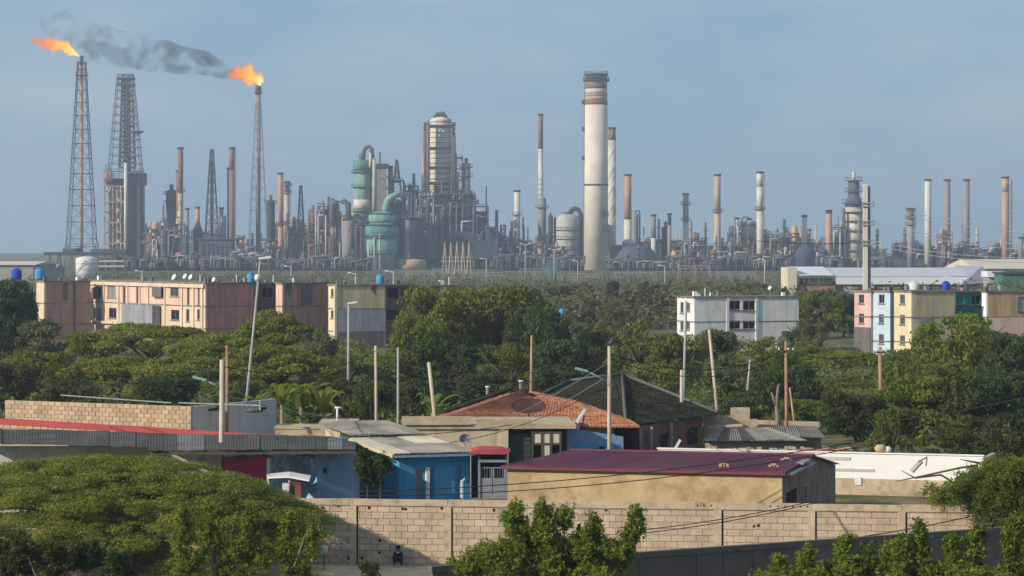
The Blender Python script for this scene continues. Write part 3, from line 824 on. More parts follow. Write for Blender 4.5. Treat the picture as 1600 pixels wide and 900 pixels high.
q = MB(); q.bar((sx + .3, -.3, zt - .3), (sx + .62, -.02, zt - .1), 0.04); q.build('bracket', m_dark, ww)
# rubble and pots on top of it
for (px, py, s_, m, lab) in ((1376, 700, .3, m_blockred, 'heap of broken clay blocks on the white wall beneath the trees'), (1386, 694, .22, m_white, 'white bucket standing on the white wall')):
    q = MB(); q.lathe([(s_ * .7, 0), (s_, s_ * .6), (s_ * .6, s_ * 1.1)], n=8)
    o = q.build('bucket' if m is m_white else 'block_heap', m); o.location = P(px, 706, 124.2); tag(o, lab, 'bucket' if m is m_white else 'rubble')

# ------------------------------------------------------------------ blue house with the grey sheet roof
b = Bld('house', 'blue house with barred door and grey asbestos roof behind the block wall', 'house', 624, 106.0, 19, 0.0)
Lb, Wb = b.a(735, 'R'), 9.0
zE = b.z(709, 'R', 0)
dr = [(b.a(650, 'R'), b.a(661, 'R'), 0.25, b.z(733, 'R', 1)), (b.a(713, 'R'), b.a(720, 'R'), b.z(756, 'R', 2), b.z(731, 'R', 2)), (b.a(669, 'R'), b.a(677, 'R'), 0.1, b.z(732, 'R', 1))]
q = MB(); b.wall(q, 'R', 0, Lb, -.4, zE - .02, dr, .2); b.part('front_wall', q, m_blue)
q = MB(); b.wall(q, 'L', 0.2, Wb, -.4, zE - .1, [], .2); q.extr([(0, 0.2, zE - .098), (0, Wb, zE - .098), (0, Wb, zE + .06)], (.2, 0, 0)); b.part('side_wall', q, m_blue)
q = MB(); q.box(Lb - .2, Lb, .2, Wb, -.4, zE - .05); q.box(.2, Lb - .2, Wb - .2, Wb, -.4, zE); b.part('back_wall', q, m_blue)
b.window('R', dr[0], pane=m_ochreside, frame=m_gate, mull=1, name='door')
b.window('R', dr[1], pane=m_ochreside, frame=m_gate, mull=0)
b.window('R', dr[2], pane=m_dark, frame=m_bluelight, mull=0, name='door')
for (x0, x1) in ((667.5, 669),):
    q = MB(); b.fbox(q, 'R', b.a(664, 'R'), b.a(669.5, 'R'), 0, zE - .55, .02, .2); b.part('pillar', q, m_whitemetal)
for (x0, x1, y0) in ((631, 648, 731), (679, 710, 729)):
    q = MB(); b.fbox(q, 'R', b.a(x0, 'R'), b.a(x1, 'R'), -.3, b.z(y0, 'R', 1.5), .002, .03); b.part('render_panel', q, m_bluelight if x0 > 640 else m_blue)
q = MB(); b.fbox(q, 'R', .05, Lb - .05, 0.75, 0.82, .035, .06); b.part('dado_strip', q, m_bluelight)
q = MB(); b.fbox(q, 'R', b.a(716, 'R'), b.a(719, 'R'), -.2, b.z(750, 'R', 2), .3, .42); q.bar((b.a(717.5, 'R'), -.36, b.z(752, 'R', 2)), (b.a(722, 'R'), -.36, b.z(747, 'R', 2)), .06); b.part('standpipe', q, m_whitemetal)
roof_sheets(b.e, (-.35, -.4, zE), (Lb + .15, -.4, zE), (Lb + .15, 6.3, zE + .2), (-.35, 6.3, zE + .2), 5, m_asb, ncorr=6, amp=.028, jit=.02, rows=2, mats=[m_asb, m_asbpale, m_asb])
roof_sheets(b.e, (-.15, 6.1, zE + .28), (Lb + .05, 6.1, zE + .28), (Lb + .05, 11.8, zE + .5), (-.15, 11.8, zE + .5), 5, m_asb, ncorr=6, amp=.028, jit=.02, rows=2)
q = MB(); q.bar((-.36, -.3, zE - .07), (-.36, 6.2, zE + .12), .05, .14); b.part('barge_board', q, m_cream)
q = MB(); q.bar((-.3, -.38, zE - .08), (Lb + .1, -.38, zE - .08), .06, .09); b.part('eave_board', q, m_bluegrey)
q = MB(); q.box(0.1, Lb - .1, 9.2, 11.6, -.4, zE + .25); b.part('rear_room', q, m_tan)
bh = b

# peeling blue shed with grey-blue side
b = Bld('house', 'low blue house with white flaking paint and a plain grey blue side wall', 'house', 495, 103.9, 27, 0.0)
Lb, Wb = b.a(562, 'R'), b.a(417, 'L')
zE = b.z(706, 'R', 0)
q = MB(); b.wall(q, 'L', 0.2, Wb, -.4, zE - .25, [], .2); b.part('front_wall', q, m_bluepeel)
q = MB(); b.fbox(q, 'L', .2, Wb, zE - .248, zE - .02, -.22, .03); b.part('ring_beam', q, m_roofslab)
hh = (b.a(504, 'R'), b.a(513, 'R'), b.z(742, 'R', .5), b.z(729, 'R', .5))
q = MB(); b.wall(q, 'R', 0, Lb, -.4, zE - .1, [hh], .2); b.part('side_wall', q, m_bluegrey)
b.window('R', hh, pane=m_dark, frame=m_bluegrey, mull=0)
q = MB(); q.box(Lb - .2, Lb, .2, Wb, -.4, zE - .1); q.box(.2, Lb - .2, Wb - .2, Wb, -.4, zE - .1); b.part('back_wall', q, m_bluegrey)
q = MB(); q.box(.02, Lb - .02, .02, Wb - .02, zE - .2, zE - .12); b.part('roof_deck', q, m_asbdark)

# white awning with its post, and red counter
t = thing('awning', 'white sheet awning on a post in front of the peeling blue wall', 'awning', P(452, 775, 102.9))
p0 = P(420, 744.5, 103.4) - t.location; p1 = P(484, 749, 102.6) - t.location
q = MB(); q.add([], []); 
pts = [p0, p0.lerp(p1, .5) + Vector((0, 0, .09)), p1]
vs = []
for p in pts:
    vs += [p + Vector((0, -.35, 0)), p + Vector((0, .6, .1)), p + Vector((0, -.35, -.05)), p + Vector((0, .6, .05))]
q.add(vs, [(0, 4, 5, 1), (2, 3, 7, 6), (4, 8, 9, 5), (6, 7, 11, 10), (0, 2, 6, 4), (4, 6, 10, 8), (1, 5, 7, 3), (5, 9, 11, 7), (0, 1, 3, 2), (8, 10, 11, 9)]).build('awning_sheet', m_whitemetal, t)
q = MB(); q.bar((0, 0, -.4), (0, 0, p0.z + .1), .07); q.build('post', m_whitemetal, t)
q = MB(); q.bar((-.85, .3, -.4), (-.85, .3, p0.z + .1), .07); q.build('post', m_whitemetal, t)
q = MB(); q.box(-.12, .12, -.03, .03, 0, .42)
o = q.build('notice_board', m_whitemetal); o.location = P(446, 772, 102.7); tag(o, 'small white board leaning under the white awning', 'board')
q = MB(); q.box(-.22, .22, -.2, .2, -.5, .52); q.box(-.25, .25, -.23, .23, .522, .58)
o = q.build('brick_counter', m_brickred); o.location = P(462, 776, 103.0); tag(o, 'red brick counter under the white awning', 'counter')

# crimson wall
Ac = P(346, 720, 104.6); Bc = P(417, 715, 104.2)
t = thing('crimson_wall', 'crimson painted garden wall with a pale concrete top beside the big flat tree', 'wall', (Ac.x, Ac.y, 0), math.atan2(Bc.y - Ac.y, Bc.x - Ac.x))
LL = (Bc.xy - Ac.xy).length
q = MB(); q.extr([(0, 0, -.4), (LL, 0, -.4), (LL, 0, Bc.z), (0, 0, Ac.z)], (0, .18, 0)); q.build('painted_wall', m_crimson, t)
q = MB(); q.extr([(-.02, -.02, Ac.z + .003), (LL + .1, -.02, Bc.z + .003), (LL + .1, -.02, Bc.z + .25), (-.02, -.02, Ac.z + .1)], (0, .22, 0)); q.build('concrete_top', m_roofslab, t)
q = MB(); q.box(LL + .003, LL + .11, -.03, .2, -.4, Bc.z - .02); q.build('corner_post', m_white, t)

# ------------------------------------------------------------------ long shed with dark asbestos roof
t = thing('long_shed', 'long low shed with sagging grey asbestos roof across the left side', 'shed', (PX(240, 108), 108.0, 0))
def lo(p): return p - t.location
el, er = lo(P(-40, 693, 110)), lo(P(232, 698, 108.6))
rl, rr = lo(P(-40, 670, 121)), lo(P(232, 676, 121))
el.z -= 0
roof_sheets(t, el, er, rr, rl, 13, m_asbdark, ncorr=5, amp=.006, jit=.05, mats=[m_asbdark])
e2l, e2r = lo(P(232, 704, 102.9)), lo(P(556, 702, 102.9))
r2l, r2r = lo(P(232, 678, 117)), lo(P(556, 682, 117))
roof_sheets(t, e2l, e2r, r2r, r2l, 15, m_asb, ncorr=5, amp=.006, jit=.05, mats=[m_asbdark, m_asbdark, m_asbdark, m_asb])
q = MB(); q.bar(e2l + Vector((0, .1, -.12)), e2r + Vector((0, .1, -.12)), .1, .12); q.build('eave_beam', m_bark, t)
q = MB(); q.box(e2l.x, e2r.x - 1.6, 1.9, 2.1, -.3, PZ(704, 106) - .2); q.box(el.x, er.x, 3.2, 3.4, -.3, el.z - .2); q.build('front_wall', m_greyplaster, t)
for k in range(9):
    xx = e2l.x + (e2r.x - e2l.x) * (k + .3) / 9
    q = MB(); q.bar((xx, e2l.y + .05, e2l.z - .14), (xx, e2l.y + 1.6, e2l.z - .1), .08); q.build('rafter_end', m_bark, t)

# block house at the left with red ring beam
b = Bld('house', 'unplastered pale block house with a grey plastered end and red band, left side', 'house', 298, 126, 62, 0.0)
Wl, Ll = b.a(8, 'L'), b.a(432, 'R')
zt = b.z(635, 'L', 0) 
q = MB(); q.box(-.0, .2, 0, Wl, -.3, zt - .01); b.part('block_core', q, m_mortar)
q = MB(); b.wall(q, 'R', .2, Ll, -.3, zt - .02, [], .2); b.part('plastered_wall', q, m_greyplaster)
q = MB(); q.box(Ll - .2, Ll, .2, Wl, -.3, zt - .75); q.box(.2, Ll - .2, Wl - .2, Wl, -.3, zt - .8); b.part('back_wall', q, m_greyplaster)
q = MB(); q.box(.2, Ll - .2, .2, Wl - .2, zt - .92, zt - .85); b.part('roof_deck', q, m_roofslab)
e2 = bpy.data.objects.new('block_face', None); COL.objects.link(e2); e2.parent = b.e; e2.rotation_euler = (0, 0, R(-90)); e2.location = (0, Wl, 0)
blocks_on(e2, 0.0, Wl, zt - 1.65, zt, .405, .206, .022, m_blockred, y=-0.003, limit=300)
q = MB(); b.fbox(q, 'R', b.a(325, 'R'), b.a(342, 'R'), zt - .28, zt - .2, .005, .08); b.part('roof_spout', q, m_dark)
q = MB(); b.fbox(q, 'R', b.a(386, 'R'), b.a(415, 'R'), zt - .45, zt - .36, .005, .08); b.part('roof_spout', q, m_dark)
q = MB(); q.bar((.5, Wl - 3, zt + .3), (.5, Wl - 9.5, zt + .1), .045); q.bar((.5, Wl - 9.9, zt + .12), (.5, Wl - 14.5, zt + .12), .045); q.bar((.5, Wl - 14.5, zt - .1), (.5, Wl - 14.5, zt + .35), .07); b.part('rail', q, m_greymetal)
# the red-banded front room
Ar = P(-12, 653, 123.5); Br = P(432, 680.5, 117.5)
t = thing('red_band_wall', 'pale block wall with a faded red concrete band sloping down to the right', 'wall', (Ar.x, Ar.y, 0), math.atan2(Br.y - Ar.y, Br.x - Ar.x))
LL = (Br.xy - Ar.xy).length
q = MB(); q.extr([(0, -.06, Ar.z - .26), (LL, -.06, Br.z - .2), (LL, -.06, Br.z), (0, -.06, Ar.z)], (0, .3, 0)); q.build('red_band', m_redband, t)
q = MB(); q.extr([(0, 0, -.3), (LL, 0, -.3), (LL, 0, Br.z - .203), (0, 0, Ar.z - .263)], (0, .2, 0)); q.build('wall_core', m_mortar, t)
blocks_on(t, 0.0, LL * .66, Ar.z - .265 - .8, Ar.z - .27, .405, .2, .022, m_blockred, y=-0.003, limit=300)

# tan walls between shed and blue house
for (x0, x1, yt, Y, lab) in ((430, 502, 667, 126, 'low tan rendered wall left of the taller tan box, behind the long shed'), (500, 556, 659, 124, 'taller tan rendered box between the long shed and the blue house')):
    t = thing('tan_wall', lab, 'wall', (PX(x0, Y), Y, 0))
    ww_ = PX(x1, Y) - PX(x0, Y)
    q = MB(); q.box(0, ww_, 0, 2.2, -.3, PZ(yt, Y) - .1); q.build('wall', m_tan, t)
    q = MB(); q.box(-.04, ww_ + .04, -.04, 2.24, PZ(yt, Y) - .098, PZ(yt, Y)); q.build('coping', m_tan, t)

# ------------------------------------------------------------------ gate with red canopy
t = thing('gate', 'grey double sheet metal gate with barred tops under a red canopy', 'gate', P(764, 779, 106.8))
def gx_(px): return PX(px, 106.8) - t.location.x
def gz_(py): return PZ(py, 106.8) - t.location.z
for (xa, xb) in ((750, 769), (770, 789)):
    leaf = MB(); leaf.box(gx_(xa), gx_(xb), 0, .05, gz_(779), gz_(747)); leaf.box(gx_(xa), gx_(xa) + .05, 0, .05, gz_(747) + .001, gz_(730)); leaf.box(gx_(xb) - .05, gx_(xb), 0, .05, gz_(747) + .001, gz_(730)); leaf.box(gx_(xa) + .05, gx_(xb) - .05, 0, .05, gz_(731.5), gz_(730))
    lo_ = leaf.build('gate_leaf', m_gate, t)
    for k in range(4):
        q = MB(); xx = gx_(xa) + .08 + k * .1; q.bar((xx, .025, gz_(747)), (xx, .025, gz_(731.5)), .015); q.build('bar', m_gate, lo_)
    for k in range(3):
        q = MB(); zz = gz_(776) + k * .25; q.box(gx_(xa) + .03, gx_(xb) - .03, -.012, -.001, zz, zz + .03); q.build('rib', m_greymetal, lo_)
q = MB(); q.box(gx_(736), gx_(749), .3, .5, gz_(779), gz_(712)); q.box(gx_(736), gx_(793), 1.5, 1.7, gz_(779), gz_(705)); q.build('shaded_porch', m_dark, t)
for xx in (748.6, 791):
    q = MB(); q.box(gx_(xx) - .045, gx_(xx) + .045, -.05, .1, gz_(779), gz_(712)); q.build('post', m_gate, t)
q = MB(); q.box(gx_(747), gx_(792), -.15, .1, gz_(722), gz_(718)); q.build('lintel', m_greymetal, t)
q = MB()
pts = [(gx_(731), -.4, gz_(706)), (gx_(748), -.4, gz_(701)), (gx_(780), -.4, gz_(701.5)), (gx_(797), -.4, gz_(705)), (gx_(790), -.4, gz_(709)), (gx_(735), -.4, gz_(708.5))]
q.extr(pts, (0, 1.9, .0)); q.build('canopy', m_redband, t)

# ------------------------------------------------------------------ cream flat-roofed house with big opening
b = Bld('house', 'cream flat roofed house with dark carport and white panes behind the red canopy', 'house', 790, 123, 3, 0.0)
z1 = b.z(670, 'R', 0)
aR = b.a(886, 'R'); aL = b.a(640, 'R')
q = MB(); q.box(aL, -.25, 0, .2, -.3, z1); b.part('front_wall', q, m_cream)
q = MB(); q.box(-.248, .12, -.06, .3, -.3, z1 - .002); b.part('pillar', q, m_cream)
q = MB(); q.box(aL - .2, aR + .4, -.1, 5.5, z1 + .002, z1 + .2); b.part('roof_slab', q, m_tan)
q = MB(); q.box(b.a(628, 'R'), b.a(735, 'R'), -.2, 0.0, z1 + .202, b.z(650, 'R', 0)); q.box(b.a(745, 'R'), b.a(830, 'R'), -.1, .1, z1 + .202, b.z(655, 'R', 0)); b.part('parapet', q, m_tan)
q = MB(); q.box(.12, aR, 2.6, 2.8, -.3, z1); b.part('carport_wall', q, m_steeldk)
q = MB(); q.box(b.a(792, 'R') , b.a(830, 'R'), .3, .4, -.3, z1 - .25); b.part('shutter', q, M('dark_shutter', (0.06, 0.07, 0.065), var=.2, scale=2))
for k in range(5):
    zz = 1.9 + k * .25
    q = MB(); q.box(b.a(792, 'R') + .02, b.a(830, 'R') - .02, .27, .299, zz, zz + .05); b.part('shutter_rib', q, m_steeldk)
fr = MB()
za, zb_, zc = b.z(676, 'R', 1), b.z(694, 'R', 1), b.z(706, 'R', 1)
xs_ = [b.a(v, 'R') for v in (832, 847, 861, 876)]
for x_ in xs_:
    fr.box(x_ - .04, x_ + .04, .0, .1, -.3, za + .05)
for z_ in (za, zb_):
    for i_ in range(3):
        fr.box(xs_[i_] + .041, xs_[i_ + 1] - .041, .01, .09, z_ - .04, z_ + .04)
wf = b.part('window', fr, m_bark)
for i_ in range(3):
    q = MB(); q.box(xs_[i_] + .06, xs_[i_ + 1] - .06, .04, .06, zb_ + .05, za - .05); q.build('pane', m_paneW, wf)
q = MB(); q.box(xs_[1] + .06, xs_[2] - .06, .04, .06, zc - .4, zb_ - .05); q.build('pane', m_paneW, wf)
t = thing('satellite_dish', 'grey round satellite dish on a pole against the cream wall', 'satellite dish', (PX(727, 118), 118, PZ(704, 118)))
q = MB(); q.bar((0, .1, -.5), (0, .1, .45), .05); q.build('mast', m_greymetal, t)
q = MB()
r_ = 10 * 118 / F; c0 = Vector((0, 0, 18 * 118 / F)); dv = Vector((.25, -.9, .35)).normalized(); u = dv.cross(Vector((0, 0, 1))).normalized(); v = u.cross(dv)
vs = [c0 - dv * .08]; fs = []
for rr, dd in ((.5, -.05), (1, .04)):
    vs += [c0 + (u * math.cos(j * math.pi / 8) + v * math.sin(j * math.pi / 8) * .8) * r_ * rr + dv * dd for j in range(16)]
fs = [(0, 1 + j, 1 + (j + 1) % 16) for j in range(16)] + [(1 + j, 17 + j, 17 + (j + 1) % 16, 1 + (j + 1) % 16) for j in range(16)]
q.add(vs, fs, True).build('reflector', m_greyst, t)
q = MB(); q.bar(c0 - dv * .05, c0 + dv * .3 + v * -.1, .03); q.build('feed_arm', m_greymetal, t)

# soft blue annexe to its right
b = Bld('house', 'small soft blue annexe right of the white panes below the orange tiled roof', 'house', 886, 124, 6, 0.0)
zt = b.z(669, 'R', 0); aR = b.a(974, 'R')
q = MB(); q.extr([(0, 0, -.3), (aR, 0, -.3), (aR, 0, zt - .42), (0, 0, zt)], (0, .2, 0)); b.part('front_wall', q, m_violetblue)
q = MB(); q.box(0, .2, .2, 3, -.3, zt); q.box(.2, aR, 2.8, 3, -.3, zt - .5); b.part('back_wall', q, m_violetblue)
q = MB(); q.box(.35, aR - .2, -.03, -.002, zt - 1.35, zt - .75); b.part('lower_panel', q, m_bluelight)
q = MB(); q.box(b.a(936, 'R'), b.a(944, 'R'), -.1, -.032, b.z(707, 'R', 1), b.z(698, 'R', 1)); b.part('vent', q, m_dark)

# orange tiled house
t = thing('tiled_house', 'house with an orange clay tile roof and dark verge in the middle of the row', 'house', (PX(840, 136), 136, 0))
def lo(p): return p - t.location
apx = lo(P(806, 614, 142)); lft = lo(P(664, 664, 131)); rgt = lo(P(1000, 668, 131)); bl = lo(P(700, 640, 150)); br = lo(P(960, 640, 152))
apx2 = lo(P(835, 613, 147))
def tile_rows(parent, A, B, C_, D, rows, mat, name='tile_course', n=26, amp=.03, step=.035):
    A, B, C_, D = map(Vector, (A, B, C_, D))
    nrm = (B - A).cross((C_ + D) / 2 - A).normalized()
    for r_ in range(rows):
        vs, fs = [], []
        p0, p1 = A.lerp(D, r_ / rows), B.lerp(C_, r_ / rows)
        p2, p3 = A.lerp(D, (r_ + 1.12) / rows), B.lerp(C_, (r_ + 1.12) / rows)
        m = max(4, int(n * (p1 - p0).length / (B - A).length)) * 2
        for i in range(m + 1):
            off = nrm * ((amp if i % 2 else -amp * .3) + random.uniform(-.015, .015))
            a, b_ = p0.lerp(p1, i / m), p2.lerp(p3, i / m)
            vs += [a + off + nrm * step, b_ + off, a + off - nrm * .03]
        for i in range(m):
            o = i * 3
            fs += [(o, o + 3, o + 4, o + 1), (o, o + 2, o + 5, o + 3)]
        MB().add(vs, fs).build(name, mat, parent)
tile_rows(t, lft, rgt, apx2, apx, 30, m_tileor, n=60)
tile_rows(t, rgt, br, apx2 + Vector((.02, 0, 0)), apx2, 24, m_tileor, n=40)
tile_rows(t, bl, lft, apx, apx + Vector((-.02, 0.02, 0)), 24, m_tileor, n=40)
q = MB(); q.bar(lo(P(690, 645, 140)), lo(P(800, 606, 145)), .5, .12); q.bar(lo(P(800, 606, 145)), lo(P(832, 618, 143)), .3, .1); q.build('verge', m_greenroof, t)
q = MB(); q.box(lft.x + 1.2, rgt.x - 1.2, -3.2, 8, -.3, lft.z - .12); q.build('wall', m_tan, t)
q = MB()
for k in range(4):
    q.add([], [])
c0 = lo(P(700, 662, 129)); c1 = lo(P(905, 668, 128))
q.bar(c0, c1, .9, .1); q.build('lean_to_roof', m_tilepink, t)
tile_rows(t, lo(P(775, 668, 126.2)), lo(P(905, 672, 126.2)), lo(P(900, 655, 130.8)), lo(P(790, 652, 130.8)), 4, m_tilepink, n=22)
t2 = thing('satellite_dish', 'large rusted mesh satellite dish lying against the orange tiled roof', 'satellite dish', P(826, 650, 130.4))
q = MB(); r_ = 27 * 131 / F
c0 = Vector((0, 0, 12 * 131 / F)); vs = [c0]; fs = []
dv = Vector((-.1, -.62, .78)).normalized(); u = (Vector((1, 0, -.22)) - dv * dv.dot(Vector((1, 0, -.22)))).normalized(); v = u.cross(dv)
for rr, dd in ((.35, .02), (.7, .08), (1, .17)):
    vs += [c0 + (u * math.cos(j * math.pi / 10) + v * math.sin(j * math.pi / 10) * .62) * r_ * rr + dv * dd for j in range(20)]
fs = [(0, 1 + j, 1 + (j + 1) % 20) for j in range(20)]
for k in range(2):
    fs += [(1 + 20 * k + j, 21 + 20 * k + j, 21 + 20 * k + (j + 1) % 20, 1 + 20 * k + (j + 1) % 20) for j in range(20)]
q.add(vs, fs, True).build('reflector', m_rustmesh, t2)
q = MB(); q.tube([vs[41 + j] for j in range(20)] + [vs[41]], .02, n=5); q.build('rim', m_rustmesh, t2)
q = MB(); q.bar((0, .2, -.4), c0 - dv * .1, .08); q.build('mast', m_rust, t2)
q = MB(); q.bar(c0, c0 + dv * .9 + u * -.7, .03); q.build('feed_arm', m_rust, t2)
t2 = thing('solar_heater', 'slanting white panel on a bracket at the right end of the orange tiled roof', 'panel', P(905, 664, 127))
q = MB(); q.bar((-.15, 0, .1), (.28, .1, .75), .14, .06, (0, 1, 0)); q.build('panel', m_whitemetal, t2)
q = MB(); q.bar((.0, .05, -.5), (.25, .1, .42), .05); q.build('bracket', m_dark, t2)
for (x, lab) in ((762, 'small white chimney pot left of the orange roof peak'), (814, 'small white chimney pot behind the orange roof peak')):
    yb = 612 if x < 800 else 603
    q = MB(); q.lathe([(.09, -.6), (.09, .22), (.13, .23), (.13, .3)], n=8); o = q.build('chimney_pot', m_whitemetal); o.location = P(x, yb, 144.5); tag(o, lab, 'chimney pot')

# dark green hipped roof house
t = thing('hipped_house', 'brick house with a broad dark mossy hipped roof behind the orange one', 'house', (PX(960, 140), 140, 0))
apl, apr = lo2 = (P(890, 597, 158) - t.location, P(972, 587, 158) - t.location)
cf = P(978, 665, 137) - t.location; cr = P(1122, 647, 149) - t.location; cl = P(806, 640, 149) - t.location; cb = P(1040, 610, 170) - t.location; cbl = P(880, 612, 170) - t.location
cf2 = P(1096, 655, 139) - t.location
tile_rows(t, cl, cf, apr, apl, 26, m_greenroof, n=40, amp=.015, step=.015)
tile_rows(t, cf, cr, apr + Vector((.02, 0, 0)), apr, 26, m_greenroof, n=40, amp=.015, step=.015)
tile_rows(t, cr, cb, apr, apr + Vector((0, .02, 0)), 14, m_greenroof, n=30, amp=.015, step=.015)
tile_rows(t, cb, cbl, apl, apr, 14, m_greenroof, n=30, amp=.015, step=.015)
tile_rows(t, cbl, cl, apl, apl + Vector((0, .02, 0)), 14, m_greenroof, n=30, amp=.015, step=.015)
for p_, q_ in ((apr, cr), (apr, cf), (apl, cl), (apl, apr)):
    q = MB(); q.tube([p_ + Vector((0, 0, .1)), p_.lerp(q_, .5) + Vector((0, 0, .12)), q_ + Vector((0, 0, .1))], .09, n=6); q.build('ridge_tile', m_ridge, t)
q = MB()
q.extr([(cf.x + .8, cf.y + 1.0, -.3), (cr.x - .9, cr.y - .2, -.3), (cr.x - .9, cr.y - .2, cr.z - .15), (cf.x + .8, cf.y + 1.0, cf.z - .12)], (0.0, .25, 0)); q.build('brick_wall', m_brickred, t)
q = MB(); q.extr([(cl.x + 1, cl.y - .5, -.3), (cf.x + .75, cf.y + 1.0, -.3), (cf.x + .75, cf.y + 1.0, cf.z - .12), (cl.x + 1, cl.y - .5, cl.z - .15)], (0, .25, 0)); q.build('brick_wall', m_brickred, t)
d_ = (Vector((cr.x - .9, cr.y - .2, 0)) - Vector((cf.x + .8, cf.y + 1.0, 0)))
for (f0, f1, z0, z1) in ((.30, .42, .6, 1.9), (.74, .92, 1.0, 1.9)):
    a_ = Vector((cf.x + .8, cf.y + 1.0, 0)) + d_ * f0; e_ = Vector((cf.x + .8, cf.y + 1.0, 0)) + d_ * f1
    q = MB(); q.extr([a_ + Vector((0, -.03, z0)), e_ + Vector((0, -.03, z0)), e_ + Vector((0, -.03, z1)), a_ + Vector((0, -.03, z1))], (0, .025, 0)); q.build('window', m_dark, t)
for f0 in (.02, .18, .5):
    a_ = Vector((cf.x + .7, cf.y + .3, 0)) + d_ * f0
    q = MB(); q.bar(a_ + Vector((0, -.2, -.3)), a_ + Vector((0, -.2, cf.z - .2)), .12); q.build('porch_post', m_polegrey, t)
q = MB(); q.bar((cf.x - .55, cf.y - .3, .8), (cf.x - .55, cf.y - .3, 1.75), .42, .06, (0, 1, 0)); q.build('sunlit_shutter', m_cream, t)
t2 = thing('solar_heater', 'slanting white panel standing in front of the brick wall of the hipped house', 'panel', P(1055, 712, 128))
q = MB(); q.bar((-.05, 0, .25), (.25, .1, .75), .12, .05, (0, 1, 0)); q.build('panel', m_whitemetal, t2)
q = MB(); q.bar((.05, .05, -1.5), (.1, .1, .5), .05); q.build('bracket', m_greymetal, t2)

# low grey roofs and parapets at the right
t = thing('low_house', 'low house with shallow grey slab roof and pale block front right of the hipped house', 'house', (PX(1180, 133), 133, 0))
def lo(p): return p - t.location
roof_sheets(t, lo(P(1098, 688, 131)), lo(P(1262, 689, 131)), lo(P(1200, 669, 142)), lo(P(1122, 670, 142)), 8, m_asb, ncorr=5, amp=.03, jit=.03, mats=[m_asbdark, m_asb])
q = MB(); q.box(lo(P(1103, 690, 131.4)).x, lo(P(1240, 690, 131.4)).x, -1.4, -1.2, -.3, PZ(691, 131.6)); q.build('front_wall', m_tan, t)
q = MB(); q.bar(lo(P(1100, 690.5, 130.8)), lo(P(1260, 691, 130.8)), .1, .1); q.build('eave_board', m_dark, t)
t = thing('low_house', 'low house with brown sloping roof and pale parapet under the dark trees', 'house', (PX(1225, 147), 147, 0))
roof_sheets(t, lo(P(1176, 682, 143)), lo(P(1290, 684, 143)), lo(P(1275, 667, 152)), lo(P(1180, 663, 152)), 6, m_asb, ncorr=5, amp=.03, jit=.03)
q = MB(); q.bar(lo(P(1180, 661, 152.2)), lo(P(1280, 664, 152.2)), .3, .35); q.build('parapet', m_cap, t)
q = MB(); q.box(lo(P(1185, 680, 144)).x, lo(P(1285, 680, 144)).x, -2.5, 5, -.3, PZ(686, 144)); q.build('wall', m_tan, t)
t = thing('tan_wall', 'stepped tan block wall with a broken top behind the grey slab roof', 'wall', (PX(1103, 150), 150, 0))
for (x0, x1, y0) in ((1100, 1142, 650), (1142, 1172, 637), (1172, 1184, 655)):
    q = MB(); q.box(PX(x0, 150) - PX(1103, 150), PX(x1, 150) - PX(1103, 150) - .01, 0, .25, -.3, PZ(y0, 150)); q.build('wall_panel', m_tan, t)
q = MB(); q.bar((PX(1105, 148) - PX(1103, 150), -2, PZ(668, 148)), (PX(1160, 148) - PX(1103, 150), -2, PZ(664, 148)), .4, .12); q.build('ledge_or_shadow_bar', m_cap, t)
t = thing('rubble_wall', 'low row of rubble and broken red tiles lying behind the white wall', 'wall', (PX(1105, 129), 129, 0))
q = MB()
for k in range(46):
    xx = (PX(1330, 129) - PX(1105, 129)) * k / 46; 
    q.box(xx, xx + random.uniform(.12, .3), random.uniform(-.2, 0), random.uniform(.2, .4), -.2, PZ(707 - random.uniform(1, 9), 129))
q.build('rubble', m_tan, t)
q = MB()
for k in range(20):
    xx = (PX(1222, 129) - PX(1105, 129)) + (PX(1322, 129) - PX(1222, 129)) * k / 20
    q.bar((xx, -.35, PZ(706, 129)), (xx + .25, -.3, PZ(700 + random.uniform(-2, 3), 129)), .2, .05)
q.build('broken_tiles', m_tileor, t, kind='stuff')
# ------------------------------------------------------------------ refinery builders (about 1.4 km away, 3 photo pixels per metre)
RY = 1400.0
def rbase(name, label, cat, x, Y, group=None):
    return thing(name, label, cat, (PX(x, Y), Y, 0.0), 0.0, group)

def ring_deck(q, r0, r1, z, t=.35, n=20, c=(0, 0)):
    q.lathe([(r0, 0), (r1, 0), (r1, t), (r0, t)], (c[0], c[1], z), n)

def railing(q, r, z, n=14, h=1.3, c=(0, 0), w=.16):
    pts = [Vector((c[0] + r * math.cos(2 * math.pi * k / n), c[1] + r * math.sin(2 * math.pi * k / n), z)) for k in range(n)]
    for k in range(n):
        q.bar(pts[k], pts[k] + Vector((0, 0, h)), w * .8)
        q.bar(pts[k] + Vector((0, 0, h)), pts[(k + 1) % n] + Vector((0, 0, h)), w)

